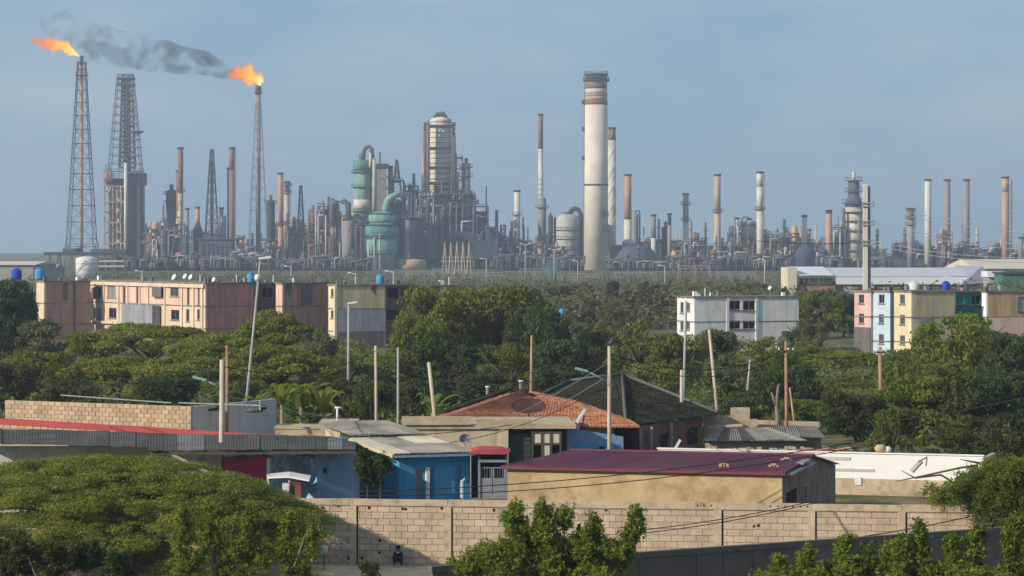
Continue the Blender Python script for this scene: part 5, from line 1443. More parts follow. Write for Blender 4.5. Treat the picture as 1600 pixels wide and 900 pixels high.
frame_unit('rust brown platforms around the foot of the caged reactor', [(660, 682, 292), (682, 712, 288), (712, 722, 300)], seed=19, m=m_rust, vess=5, pipes=8, Y=1392, floor_m=m_rust, level=5)
column(728.5, 254, 13, 'short grey vessel with a nozzle right of the caged reactor', m_greyst, decks=(262, 276), Y=1395, cap=7)
frame_unit('grey stair tower between the caged reactor and the short grey vessel', [(711, 722, 246)], seed=20, m=m_steel, vess=2, pipes=5, Y=1405)
frame_unit('huge stepped dark steel structure carrying the caged reactor', [(656, 676, 306), (676, 704, 303), (704, 742, 304), (742, 762, 322), (762, 776, 358)], seed=21, m=m_steelblue, vess=9, pipes=14, Y=1385, floor_m=m_navy, vmats=[m_navy, m_steeldk, m_steel, m_steelblue, m_silver], pmats=[m_silver, m_steelblue, m_steel, m_greyst], depth=26, level=5.2, fill=.86, fill_m=m_navy,
           cladding=((668, 682, 352, 404, m_steelblue), (704, 742, 362, 404, m_navy), (742, 776, 376, 405, m_navy)), ww=.5)
frame_unit('low dark sheds and frames right of the huge steel structure', [(776, 796, 378), (796, 830, 376), (830, 846, 388)], seed=22, m=m_steeldk, vess=6, pipes=8, Y=1390, vmats=[m_navy, m_steeldk, m_steel])
lattice(786, 352, 8, 380, 5, 'small dark vent tower left of the short white stack', name='vent_tower', cat='tower', levels=3, m=m_steeldk, rleg=.4, Y=1400)

# centre-right stacks
stack(808, 297, 9.5, 'short white stack standing alone right of the huge steel structure', [(None, m_whitest)], plats=(336,), group='slender refinery stacks')
stack(844.8, 178, 7.2, 'very tall thin stack, brown above and pale below', [(233, m_brownst), (None, m_whitest)], wb=8.5, Y=1420)
column(847, 308, 13, 'grey column clasping the foot of the very tall thin stack', m_greyst, Y=1405, decks=(325,))
column(860, 336, 8, 'dark column left of the fat pale vessel', m_steeldk, Y=1400, cap=4)
column(868, 340, 6, 'rusty column left of the fat pale vessel', m_rust, Y=1410)
t = column(888, 334, 38, 'fat pale vessel with side galleries and a dark arched pipe left of the great stack', m_silver, Y=1390, decks=(360, 374, 390), cat='vessel', group=None, cap=3, deck_out=.8)
kk = 1390 / F
MB().tube([(2 * kk, -1, PZ(335, 1390)), (4 * kk, -1, PZ(329, 1390)), (10 * kk, -1, PZ(325.5, 1390)), (16 * kk, -1, PZ(328, 1390)), (19.5 * kk, -1, PZ(336, 1390)), (19.5 * kk, -1, 0)], 1.3, n=10).build('overhead_pipe', m_navy, t)
frame_unit('low grey framework in front of the very tall thin stack', [(838, 862, 384), (862, 876, 392)], seed=23, m=m_steel, vess=6, pipes=8, Y=1380)
t = stack(931.5, 116, 33.5, 'great cream chimney with a dark crown and brown bands, tallest in the refinery', [(120, m_greyst), (126, m_steeldk), (131, m_tanst), (139, m_brownst), (147, m_whitest), (151, m_pinkst), (157, m_tanst), (164, m_brownst), (None, m_creamst)], wb=37, Y=1360, group=None, rim=m_steeldk)
kk = 1360 / F
for y, e in ((127, 1.2), (118, .6), (290, .5)):
    q = MB(); z = PZ(y, 1360); r_ = (33.5 + 3.5 * (y - 116) / 300) / 2 * kk; ring_deck(q, r_ * .95, r_ + e, z, .8, 32)
    if y < 200: railing(q, r_ + e - .1, z + .8, 30, 1.2)
    q.build('gallery', m_steeldk, t)
q = MB(); r0, r1 = 33.5 / 2 * kk + .4, 37 / 2 * kk + .4
q.bar((-r1, 0, 1), (-r0, 0, PZ(128, 1360)), .3); q.build('ladder', m_steel, t)
for y in (163, 205, 250):
    q = MB(); q.box(-r1 - .9, -r0, -.8, .8, PZ(y, 1360), PZ(y, 1360) + 2.2); q.build('landing', m_steel, t)
for (y, h) in ((338, 2.5), (362, 3.5)):
    q = MB(); q.box(3, 6, -6.2, -4, PZ(y, 1360), PZ(y, 1360) + h); q.build('duct_hatch', m_steeldk, t)
stack(956, 199, 11.5, 'tall cream stack with spiral strakes and a brown top beside the great chimney', [(219, m_brownst), (None, m_whitest)], wb=13, Y=1400, strake=True)
stack(981, 272, 10.5, 'salmon stack with a pale foot right of the spiral straked stack', [(343, m_pinkst), (None, m_whitest)], Y=1395, wb=13)
column(992.5, 333, 10, 'grey column behind the salmon stack with a bent overhead pipe', m_greyst, Y=1415, hook=(7, 2, 1.2, m_navy))
t = rbase('domed_building', 'low brown many sided building with a sloping roof right of the great chimney', 'building', 985, 1370)
kk = 1370 / F
MB().lathe([(46 * kk, 0), (46 * kk, PZ(404, 1370)), (31 * kk, PZ(386, 1370)), (26 * kk, PZ(383, 1370)), (2, PZ(382, 1370))], n=12).build('shell', m_steelblue, t)
q = MB()
for j in range(12):
    a = 2 * math.pi * j / 12; q.bar((46.3 * kk * math.cos(a), 46.3 * kk * math.sin(a), 0), (46.3 * kk * math.cos(a), 46.3 * kk * math.sin(a), PZ(404, 1370)), .5)
q.build('rib', m_steel, t)
q = MB(); q.lathe([(9 * kk, PZ(384, 1370)), (10 * kk, PZ(378, 1370)), (5 * kk, PZ(374, 1370))], (-1, 0, 0), 12); q.build('roof_vent', m_whitest, t)
stack(1021, 335, 8, 'short two tone stack right of the brown many sided building', [(372, m_greyst), (None, m_whitest)])
column(1040, 354, 13, 'dark pointed column beside a thin pipe, centre right', m_navy, Y=1405, cap=8)
stack(1046, 333, 6, 'thin dark topped stack behind the dark pointed column', [(352, m_steeldk), (None, m_greyst)], Y=1395)
stack(1054, 388, 8, 'stubby pinkish white stack in front of the dark pointed column', [(None, m_pinkst)], Y=1300)
stack(1071.5, 302, 9, 'mottled tan stack with ringed shaft, centre right', [(345, m_tanst), (None, m_whitest)], plats=(320, 345), Y=1385)
stack(1121, 272, 10, 'tall tan stack with a dark rim and one thin ring', [(330, m_tanst), (None, m_tanst)], plats=(332,), Y=1385)
stack(1187.5, 268, 10.5, 'tall white stack with a dark top beside the round vessels', [(292, m_whitest), (330, m_whitest), (None, m_whitest)], wb=10, Y=1370, plats=(328,), ladder=0)
stack(1257, 336, 8, 'short white stack over the right hand pipework', [(None, m_whitest)], Y=1385)
stack(1264, 358, 6, 'stub of a cream stack tucked behind the short white one', [(None, m_tanst)], Y=1395)
stack(1295, 328, 9.5, 'rusty pink stack with a dark top left of the tapered tower', [(334, m_steeldk), (None, m_pinkst)], Y=1360)
stack(1152, 340, 6, 'thin pale stack left of the round vessels', [(None, m_whitest)], Y=1395)
t = column(1171, 344, 22, 'pale round vessel with steel collars under arched pipes', m_silver, Y=1400, decks=(352, 372, 386), cat='vessel', hook=(-12, 1, 1.3, m_silver), cap=3)
column(1195, 368, 9, 'small pale drum column right of the tall white stack', m_silver, Y=1400, decks=(380,))
column(1206, 378, 9, 'small cream drum column right of the tall white stack', m_creamst, Y=1390)
frame_unit('brown grey pipework below the mottled tan stack', [(1052, 1074, 385), (1074, 1100, 380), (1100, 1128, 395)], seed=24, vess=8, pipes=14, Y=1370)
frame_unit('dense pipework around the pale round vessel', [(1128, 1150, 385), (1150, 1180, 386), (1180, 1200, 362), (1200, 1218, 366), (1218, 1236, 382)], seed=25, vess=9, pipes=14, Y=1385)
frame_unit('curved roof pipework under the short white stack', [(1226, 1246, 368), (1246, 1272, 374)], seed=26, vess=8, pipes=12, Y=1390, m=m_steelblue)
t = rbase('cooling_cell', 'dark rounded cooling cell left of the rusty pink stack', 'cooling tower', 1258, 1370)
kk = 1370 / F
MB().lathe([(16 * kk, 0), (16 * kk, PZ(398, 1370)), (13 * kk, PZ(389, 1370)), (8 * kk, PZ(386, 1370)), (1, PZ(385, 1370))], n=18).build('shell', m_navy, t)
# tapered tower
t = rbase('process_tower', 'tapered tower, dark violet above and beige below with a white knob on top', 'process tower', 1334, 1395)
kk = 1395 / F
tz = lambda y: PZ(y, 1395)
MB().lathe([(13.5 * kk, 0), (13.5 * kk, tz(324))], n=20).build('lower_shell', m_creamst, t)
MB().lathe([(14 * kk, tz(323.9)), (14 * kk, tz(318)), (9 * kk, tz(306)), (9 * kk, tz(284)), (6 * kk, tz(281))], n=20).build('upper_shell', m_steelblue, t)
MB().lathe([(2.4 * kk, tz(281)), (3.2 * kk, tz(277)), (2.6 * kk, tz(272)), (1, tz(269))], n=12).build('knob', m_whitest, t)
for y in (408, 392, 376, 361, 346, 332, 318, 300, 283):
    r_ = (14 if y > 310 else 9.4) * kk
    q = MB(); ring_deck(q, r_ * .9, r_ + 1.6, tz(y), .4); railing(q, r_ + 1.5, tz(y) + .4, 12, 1.6); q.build('platform', m_steel, t)
for j, dx in enumerate((-21, -17, -14.5, 13.5, 16)):
    q = MB(); q.tube([(dx * kk, -4, 0), (dx * kk, -4, tz((345, 328, 360, 330, 350)[j]))], .9 if j % 2 else .6, n=8); q.build('riser_pipe', [m_silver, m_steel, m_rust, m_steel, m_tanst][j], t)
frame_unit('narrow pipework frame leaning on the left of the tapered tower', [(1306, 1320, 355)], seed=27, vess=7, pipes=12, Y=1390)
# right-hand group
def stackR(*a, **k_): return stack(*a, **k_)
stack(1423, 325, 10.5, 'stout ringed grey tan stack with a rust frame, first of the right hand row', [(340, m_rust), (None, m_greyst)], plats=(330, 342, 352), Y=1390, ladder=0)
stack(1450, 280, 10.5, 'white stack with a dark rim in the right hand row', [(None, m_whitest)], Y=1390, rim=m_steeldk)
stack(1480, 280, 9.5, 'mauve grey stack between the white and the brown grey ones, right hand row', [(None, m_greyst)], Y=1390, foot=(14, 372))
stack(1510, 280, 10, 'brown grey stack with a dark rim, right hand row', [(None, m_greyst)], Y=1390, foot=(13, 395), rim=m_steeldk)
t = stack(1571, 276, 11, 'tan stack with a ladder frame up its right side near the right edge', [(300, m_tanst), (None, m_pinkst)], Y=1380)
kk = 1380 / F
q = MB()
for j in range(20):
    z = 4 + j * 2.05; q.box(6 * kk, 9.5 * kk, -1.2, 1.2, z, z + .25); q.bar((6 * kk, -1, z), (9.5 * kk, -1, z + 2), .2)
q.bar((9.5 * kk, -1.2, 0), (9.5 * kk, -1.2, PZ(280, 1380)), .35); q.build('stair_frame', m_steel, t)
stack(1595, 370, 7, 'stub of a pale stack at the right edge', [(None, m_greyst)], Y=1390)
frame_unit('low grey furnaces behind the right hand row of stacks', [(1384, 1412, 406), (1412, 1436, 396), (1436, 1470, 398), (1470, 1500, 392), (1500, 1532, 400), (1550, 1600, 395)], seed=28, vess=8, pipes=10, Y=1400, m=m_steelblue, cladding=((1390, 1530, 405, 416, m_steelblue),))
frame_unit('rusty drum frame against the foot of the mauve grey stack', [(1472, 1488, 366)], seed=29, vess=8, pipes=10, Y=1380, m=m_rust)

for i, (bays, lab) in enumerate((([(206, 224, 352), (224, 250, 368), (250, 276, 345)], 'hazy far framework behind the low grey pipework beside the coker'),
        ([(296, 326, 362), (326, 352, 368), (352, 378, 372)], 'hazy far framework behind the furnace building'),
        ([(378, 402, 385), (402, 430, 378), (430, 458, 350), (458, 484, 372)], 'hazy far framework behind the salmon stack'),
        ([(484, 505, 342), (505, 530, 330), (530, 556, 348)], 'hazy far framework behind the rust brown tangle'),
        ([(548, 575, 338), (575, 604, 330), (604, 640, 322), (640, 662, 318)], 'dark massed framework behind the green regenerator'),
        ([(474, 500, 352), (500, 520, 346), (520, 550, 356)], 'dark massed framework behind the arched crossover pipe'),
        ([(764, 800, 372), (800, 838, 380), (838, 872, 372)], 'hazy far framework behind the short white stack'),
        ([(990, 1012, 378), (1012, 1034, 374), (1034, 1066, 378)], 'hazy far framework behind the dark pointed column'),
        ([(1076, 1104, 376), (1104, 1140, 384), (1140, 1166, 366)], 'hazy far framework behind the tall tan stack'),
        ([(1166, 1196, 360), (1196, 1226, 372), (1226, 1256, 366), (1256, 1284, 380)], 'hazy far framework behind the tall white stack'),
        ([(1290, 1316, 372), (1316, 1352, 360), (1352, 1384, 392)], 'hazy far framework behind the tapered tower'),
        ([(1400, 1440, 380), (1440, 1486, 388), (1486, 1530, 384), (1530, 1610, 390)], 'hazy far framework behind the right hand row of stacks'))):
    frame_unit(lab, bays, Y=1470 if 'massed' not in lab else 1445, seed=70 + i, vess=8, pipes=14, m=m_steelblue, spires=3.2, vmats=[m_greyst, m_steel, m_steelblue, m_tanst, m_rust, m_silver], fill=.6, fill_m=m_steelblue, level=5)

# long low pipe racks along the foot of the refinery
for i, (x0, x1, y, lab, mm) in enumerate(((150, 262, 404, 'low pipe rack at the foot of the coker block', m_steel), (262, 372, 402, 'low pipe rack at the foot of the furnace building', m_steel), (372, 486, 406, 'low pipe rack below the salmon stack', m_steel), (486, 580, 404, 'low pipe rack below the rust brown pipework', m_steelblue),
                                          (776, 912, 402, 'low pipe rack below the short white stack', m_steelblue), (950, 1052, 410, 'low pipe rack right of the great chimney foot', m_steel), (1052, 1150, 404, 'low pipe rack below the mottled tan stack', m_steel), (1150, 1240, 402, 'low pipe rack below the round vessels', m_steelblue), (1280, 1390, 404, 'low pipe rack below the tapered tower', m_steel))):
    frame_unit(lab, [(x0, (x0 + x1) / 2, y), ((x0 + x1) / 2, x1, y + 3)], Y=1290 + 6 * (i % 3), seed=40 + i, vess=9, pipes=16, m=mm, name='pipe_rack', cat='pipe rack', level=4.0, depth=10, group='pipe racks at the foot of the refinery', vmats=[m_steeldk, m_steel, m_rust, m_steel, m_steelblue], pmats=[m_steel, m_greyst, m_steelblue, m_steel], fill=.95, fill_m=m_navy)

# ------------------------------------------------------------------ substation, fences, sheds in front of the refinery
def gantry(x, yt, w, Y, label, m=m_greymetal, bays=2):
    t = rbase('substation_gantry', label, 'gantry', x, Y, 'steel gantries of the substation')
    k = Y / F; zt = PZ(yt, Y); W_ = w * k
    for i in range(bays + 1):
        q = MB(); xx = -W_ / 2 + W_ * i / bays
        q.bar((xx - .7, 0, 0), (xx - .15, 0, zt), .2); q.bar((xx + .7, 0, 0), (xx + .15, 0, zt), .2)
        for j in range(6):
            z = zt * (j + .5) / 6; h = .7 - .55 * z / zt
            q.bar((xx - h, 0, z), (xx + h * .8, 0, z + zt / 9), .12)
        q.bar((xx, 0, zt), (xx, 0, zt + 1.6), .12)
        q.build('post', m, t)
    q = MB(); q.bar((-W_ / 2, 0, zt), (W_ / 2, 0, zt), .22); q.bar((-W_ / 2, 0, zt - .8), (W_ / 2, 0, zt - .8), .18)
    for j in range(10):
        q.bar((-W_ / 2 + W_ * j / 10, 0, zt - .8), (-W_ / 2 + W_ * (j + 1) / 10, 0, zt), .1)
    q.build('beam', m, t)
    for j in range(6):
        q = MB()
        xx = -W_ / 2 + W_ * (j + .5) / 6; q.lathe([(.16, zt - 2.2), (.26, zt - 1.9), (.16, zt - 1.5), (.24, zt - 1.2), (.08, zt - .8)], (xx, 0, 0), 6)
        q.build('insulator', m_brownst, t)
    return t
lab = ['leftmost', 'second', 'third', 'fourth', 'fifth']
for i, (x, yt, w, Y, bays, l) in enumerate(((655, 424, 40, 880, 2, 'substation gantry left of the tan spiked bay'), (700, 420, 46, 900, 3, 'substation gantry under the tan spiked bay'), (760, 426, 50, 860, 2, 'substation gantry right of the tan spiked bay'), (835, 420, 44, 900, 2, 'substation gantry below the very tall thin stack'),
                                   (905, 428, 60, 840, 3, 'wide substation gantry left of the great chimney foot'), (990, 426, 60, 840, 3, 'wide substation gantry right of the great chimney foot'), (1085, 415, 48, 820, 2, 'tall substation gantry above the off white apartment block'), (1150, 425, 60, 800, 3, 'substation gantry left of the long white roofed warehouse'))):
    gantry(x, yt, w, Y, l, bays=bays, m=m_greymetal if i % 2 else m_greyst)
t = rbase('spiked_bay', 'row of five tan pointed transformer pylons in front of the huge steel structure', 'pylon', 715, 1150)
kk = 1150 / F
for i in range(5):
    xx = (-20 + i * 9.5) * kk
    q = MB()
    for sx in (-1, 1):
        for yy in (0, 3):
            q.bar((xx + sx * 3.6 * kk, yy, 0), (xx, 1.5, PZ(378 + (i % 2), 1150)), .32)
    for j in range(5):
        z = PZ(416 - j * 7, 1150); h = 3.6 * kk * (1 - z / PZ(378, 1150)); q.bar((xx - h, 0.4, z), (xx + h, .4, z), .22)
    q.build('pylon', m_tanst, t)
q = MB(); q.bar((-26 * kk, 1, PZ(408, 1150)), (24 * kk, 1, PZ(408, 1150)), .5); q.bar((-26 * kk, 1, PZ(402, 1150)), (24 * kk, 1, PZ(402, 1150)), .3); q.build('beam', m_tanst, t)
def lamp_pole(x, yt, yb, Y, label, heads=2, group='lamp masts in front of the refinery'):
    t = thing('lamp_mast', label, 'lamp post', (PX(x, Y), Y, 0), 0, group)
    z = PZ(yt, Y)
    MB().tube([(0, 0, 0), (0, 0, z)], [.22, .13], n=8).build('mast', m_polegrey, t)
    for i in range(heads):
        s = -1 if i == 0 else 1
        q = MB(); q.bar((0, 0, z), (s * 1.6, 0, z + .2), .14); q.box(min(s * 1.0, s * 1.7), max(s * 1.0, s * 1.7), -.2, .2, z + .1, z + .36); q.build('lamp_head', m_whitemetal, t)
for (x, y, Y, l, h) in ((821, 382, 800, 'twin lamp mast with pale heads below the short white stack', 2), (866, 390, 760, 'twin lamp mast left of the fat pale vessel', 2), (903, 408, 800, 'single lamp mast left of the great chimney foot', 1), (1039, 416, 700, 'thin white lamp post above the small dark round trees', 1), (222, 424, 640, 'thin pale post above the pink apartment roof', 1), (455, 417, 640, 'thin lamp post with white head above the dusty red block', 1), (556, 428, 560, 'thin pale post above the straw yellow block', 1), (615, 425, 520, 'thin pale post right of the light blue water tank', 1), (1195, 406, 640, 'thin post above the right end of the off white block', 1), (760, 405, 760, 'thin post left of the twin lamp masts', 1)):
    lamp_pole(x, y, None, Y, l, h)
def fence(x0, x1, yt, Y, label, m, n):
    t = rbase('fence', label, 'fence', x0, Y)
    k = Y / F; z = PZ(yt, Y); w_ = (x1 - x0) * k
    for i in range(n):
        q = MB(); xx = w_ * i / (n - 1); q.bar((xx, 0, 0), (xx, 0, z), .3, up=(0, 1, 0)); q.build('post', m, t)
    for zz in (z * .35, z * .9):
        q = MB(); q.bar((0, .2, zz), (w_, .2, zz), .22, up=(0, 0, 1)); q.build('rail', m, t)
fence(872, 1060, 428, 760, 'pale concrete post fence in front of the great chimney', m_roofslab, 28)
fence(745, 872, 432, 720, 'pale post fence left of the great chimney', m_roofslab, 18)
fence(160, 470, 431, 720, 'grey post fence at the foot of the refinery, left', m_steel, 30)
t = rbase('site_hut', 'small green sheeted hut left of the fat pale vessel foot', 'hut', 848, 1000)
q = MB(); kk = 1000 / F; q.box(0, 24 * kk, 0, 6, 0, PZ(413, 1000)); q.extr([(0, 0, PZ(413, 1000) + .002), (24 * kk, 0, PZ(413, 1000) + .002), (24 * kk, 0, PZ(405, 1000))], (0, 6, 0)); q.build('shell', m_greenshed, t)

# long white-roofed warehouse, right
Yw = 520.0; kk = Yw / F
t = rbase('warehouse', 'long warehouse with white sheet roof, lilac gable and faded brick front', 'warehouse', 1230, Yw)
zr, ze = PZ(416.5, Yw + 16), PZ(432, Yw)
w1, w2_ = 75 * kk, 312 * kk
q = MB(); q.box(0, 14 * kk, -1.2, 12, 0, PZ(418, Yw)); q.build('end_block', m_creamshed, t)
q = MB(); q.box(14 * kk + .01, w1, 0, 18, 0, ze - 1.8); q.build('brick_front', m_redwall, t)
q = MB(); q.box(w1 + .01, w2_ - 18 * kk, 1.2, 18, 0, ze - 1.2); q.build('lower_wall', m_greywall, t)
q = MB(); q.add([(14 * kk, -1, ze + .4), (w1 - .5, -1, ze + .4), (w1 - .5, 16, zr), (14 * kk, 16, zr), (14 * kk, -1, ze + .2), (w1 - .5, -1, ze + .2)], [(0, 1, 2, 3), (0, 4, 5, 1)]); q.build('roof', m_whroof, t, label='bright white roof section')
q = MB(); q.add([(w1 - .45, -1, ze), (w2_, -1, ze), (w2_, 16, zr - .2), (w1 - .45, 16, zr - .2), (w2_, 34, ze)], [(0, 1, 2, 3), (2, 1, 4)]); q.build('roof', m_greyst if False else M('pale_grey_roof', (.50, .51, .55), var=.08, scale=.1), t)
q = MB(); q.box(w1, w2_ - 18 * kk, -1.4, -1.1, ze - 1.5, ze - .1); q.build('gutter_fascia', m_whroof, t)
for j in range(7):
    xx = 20 * kk + j * 7.6 * kk
    q = MB(); q.box(xx, xx + 5.4 * kk, -.06, -.003, ze - 2.6, ze - 1.7) if False else q.box(xx, xx + 5.4 * kk, -.1, .3, ze - 1.75, ze - .3); q.build('window', m_glass, t)
# lilac gable wing
gx0, gx1, ga = (1497 - 1230) * kk, (1556 - 1230) * kk, (1530 - 1230) * kk
q = MB(); q.extr([(gx0, -3, ze - 1.6), (gx1, -3, ze - 1.0), (ga, -3, PZ(416, Yw))], (0, 30, 0)); q.build('gable', m_violroof, t)
q = MB(); q.box(gx0 + 1, gx1 - .6, -2, 20, 0, ze - 1.62); q.build('gable_wall', m_greywall, t)
t, k_, w_ = shed(1530, 1680, 405, 420, 620, 'cream roofed shed behind the lilac gable at the right edge', m_creamshed, m_creamshed, 46)
t = rbase('shed', 'small green sheeted shed at the right edge below the cream shed', 'shed', 1566, 480)
kk = 480 / F
q = MB(); q.box(0, 60 * kk, 0, 8, 0, PZ(428, 480)); q.build('wall', m_greenshed, t)
q = MB(); q.box(-.3, 60 * kk, -.4, 8.4, PZ(428, 480) + .002, PZ(425, 480)); q.build('roof', m_steeldk, t)
t = rbase('shed', 'white lean-to with a dark underside right of the lilac gable', 'shed', 1545, 500)
kk = 500 / F
q = MB(); q.box(0, 24 * kk, 0, 6, 0, PZ(433, 500)); q.build('wall', m_greywall, t)
q = MB(); q.box(-.3, 24 * kk, -.6, 6.4, PZ(433, 500) + .002, PZ(424, 500)); q.build('roof', m_whroof, t)

# ------------------------------------------------------------------ flames and smoke: real volumes of burning and sooty gas
def vol_mat(name, build):
    m = bpy.data.materials.new(name)
    m.use_nodes = True
    t = m.node_tree
    for n in list(t.nodes):
        t.nodes.remove(n)
    out = t.nodes.new('ShaderNodeOutputMaterial')
    build(t, out)
    return m
def blob_path(pts, rs, n=14, sub_=1, lump=0.0, lscale=.2):
    """closed lumpy hull round a path"""
    import mathutils.noise as mn
    pts = [Vector(p) for p in pts]; m = MB()
    fp, fr_ = [], []
    for i in range(len(pts) - 1):
        for j in range(sub_):
            f = j / sub_; fp.append(pts[i].lerp(pts[i + 1], f)); fr_.append(rs[i] * (1 - f) + rs[i + 1] * f)
    fp.append(pts[-1]); fr_.append(rs[-1])
    m.tube(fp, fr_, n=n)
    if lump:
        k = 0
        for i, p in enumerate(fp):
            for j in range(n):
                v = Vector(m.v[k]); d = v - p
                w_ = 1 + lump * (mn.noise((p + d.normalized() * d.length) * lscale + Vector((7, 3, 1))) + .5 * mn.noise(v * lscale * 2.3))
                m.v[k] = tuple(p + d * max(.15, w_)); k += 1
    return m
def flame_mat(name, sx, cols):
    def b(t, out):
        L = t.links.new
        tc = t.nodes.new('ShaderNodeTexCoord')
        sp = t.nodes.new('ShaderNodeSeparateXYZ'); L(tc.outputs['Generated'], sp.inputs[0])
        nz = t.nodes.new('ShaderNodeTexNoise'); nz.inputs['Scale'].default_value = .42; nz.inputs['Detail'].default_value = 4; nz.inputs['Roughness'].default_value = .6
        nz.inputs['Distortion'].default_value = .5
        L(tc.outputs['Object'], nz.inputs['Vector'])
        # how far from the axis: soft edge from a distance-like falloff in the cross-section
        cr = t.nodes.new('ShaderNodeValToRGB')
        for e, (p, c) in zip((cr.color_ramp.elements[0], cr.color_ramp.elements[1]), cols[:2]):
            e.position = p; e.color = c + (1,)
        for (p, c) in cols[2:]:
            e = cr.color_ramp.elements.new(p); e.color = c + (1,)
        am = t.nodes.new('ShaderNodeMath'); am.operation = 'MULTIPLY_ADD'; L(nz.outputs['Fac'], am.inputs[0]); am.inputs[1].default_value = .7; am.inputs[2].default_value = -.35
        ad = t.nodes.new('ShaderNodeMath'); L(sp.outputs['X'], ad.inputs[0]); L(am.outputs[0], ad.inputs[1])
        L(ad.outputs[0], cr.inputs['Fac'])
        dr = t.nodes.new('ShaderNodeMapRange'); dr.inputs['From Min'].default_value = .40; dr.inputs['From Max'].default_value = .64; dr.inputs['To Max'].default_value = sx
        # thinner towards the tail
        tl = t.nodes.new('ShaderNodeMath'); tl.operation = 'MULTIPLY_ADD'; L(sp.outputs['X'], tl.inputs[0]); tl.inputs[1].default_value = .13; L(nz.outputs['Fac'], tl.inputs[2])
        L(tl.outputs[0], dr.inputs['Value'])
        em = t.nodes.new('ShaderNodeEmission'); L(cr.outputs['Color'], em.inputs['Color']); L(dr.outputs['Result'], em.inputs['Strength'])
        ab = t.nodes.new('ShaderNodeVolumeAbsorption'); ab.inputs['Color'].default_value = (0, 0, 0, 1); L(dr.outputs['Result'], ab.inputs['Density'])
        a2 = t.nodes.new('ShaderNodeAddShader'); L(em.outputs[0], a2.inputs[0]); L(ab.outputs[0], a2.inputs[1]); L(a2.outputs[0], out.inputs['Volume'])
    return vol_mat(name, b)
FLAME = {}
for nm, den, cs in (('flame_outer', .16, [(0.0, (.55, .07, .01)), (1.0, (1.5, .62, .05)), (.5, (1.1, .26, .01))]),
                    ('flame_body', .55, [(0.0, (.95, .16, .01)), (1.0, (1.7, 1.1, .16)), (.35, (1.25, .36, .01)), (.7, (1.5, .66, .03))]),
                    ('flame_core', 1.1, [(0.0, (1.3, .42, .02)), (1.0, (2.0, 1.7, .75)), (.5, (1.7, .95, .08))])):
    FLAME[nm] = flame_mat(nm, den, cs)
Yf = 1400.0; kk = Yf / F
def flame(label, base, pts, rs, Y):
    o_ = P(base[0], base[1], Y)
    t = thing('flame', label, 'flame', o_)
    for nm, sc_, cut in (('flame_outer', 1.0, 0), ('flame_body', .74, 0), ('flame_core', .5, 3)):
        pp_ = pts[:len(pts) - cut]; rr_ = rs[:len(rs) - cut]
        q = blob_path([P(x, y, Y + dy) - o_ for (x, y, dy) in pp_], [max(.25, r * Y / F * sc_ * (1 if not cut or i < len(rr_) - 1 else .3)) for i, r in enumerate(rr_)], 22, 6, .95, .26)
        q.build(nm, FLAME[nm], t)
    return t
flame('orange flame streaming left from the left flare tower', (124, 88), [(124, 88, 0), (118, 84, 0), (110, 78, 1), (101, 74, 0), (90, 71, -1), (78, 69, 0), (66, 67, 1), (54, 63, 0), (46, 61, 0)], [1.5, 4.2, 7.5, 9.5, 10.5, 10, 9, 6, 1.6], 1400)
flame('short bright yellow flame streaming left from the right flare tower', (404, 134), [(405, 135, 0), (406, 128, 0), (402, 123, 0), (396, 120, 1), (388, 118, 0), (378, 115, -1), (368, 114, 0), (360, 116, 0), (354, 116, 0)], [2, 6, 9.5, 12, 14, 14, 11.5, 7, 2], 1410)

def smoke_b(t, out):
    L = t.links.new
    tc = t.nodes.new('ShaderNodeTexCoord')
    sp = t.nodes.new('ShaderNodeSeparateXYZ'); L(tc.outputs['Generated'], sp.inputs[0])
    nz = t.nodes.new('ShaderNodeTexNoise'); nz.inputs['Scale'].default_value = .095; nz.inputs['Detail'].default_value = 5; nz.inputs['Roughness'].default_value = .55; nz.inputs['Distortion'].default_value = .6
    L(tc.outputs['Object'], nz.inputs['Vector'])
    mr = t.nodes.new('ShaderNodeMapRange'); mr.inputs['From Min'].default_value = .535; mr.inputs['From Max'].default_value = .75
    bs = t.nodes.new('ShaderNodeMath'); bs.operation = 'MULTIPLY_ADD'; L(sp.outputs['X'], bs.inputs[0]); bs.inputs[1].default_value = .13; L(nz.outputs['Fac'], bs.inputs[2]); L(bs.outputs[0], mr.inputs['Value'])
    cr = t.nodes.new('ShaderNodeValToRGB')
    cr.color_ramp.elements[0].position = 0.0; cr.color_ramp.elements[0].color = (.03, .03, .03, 1)
    cr.color_ramp.elements[1].position = 1.0; cr.color_ramp.elements[1].color = (.75, .75, .75, 1)
    for p_, v in ((.06, .34), (.25, .36), (.55, .36), (.72, .44), (.9, .62)):
        e = cr.color_ramp.elements.new(p_); e.color = (v, v, v, 1)
    L(sp.outputs['X'], cr.inputs['Fac'])
    mu = t.nodes.new('ShaderNodeMath'); mu.operation = 'MULTIPLY'; L(mr.outputs['Result'], mu.inputs[0]); L(cr.outputs['Color'], mu.inputs[1])
    m2 = t.nodes.new('ShaderNodeMath'); m2.operation = 'MULTIPLY'; L(mu.outputs[0], m2.inputs[0]); m2.inputs[1].default_value = .30
    pv = t.nodes.new('ShaderNodeVolumePrincipled'); pv.inputs['Color'].default_value = (.16, .17, .18, 1); L(m2.outputs[0], pv.inputs['Density'])
    L(pv.outputs[0], out.inputs['Volume'])
m_smoke = vol_mat('soot_smoke', smoke_b)
Ys = 1425.0
o_ = P(220, 85, Ys)
sp_ = [(378, 117, 4), (364, 116, 8), (350, 112, 12), (336, 105, 16), (318, 98, 20), (300, 95, 21), (282, 94, 23), (260, 88, 26), (235, 86, 27), (205, 79, 28), (175, 75, 31), (148, 66, 33), (120, 55, 33), (95, 42, 30), (74, 36, 20), (56, 33, 4)]
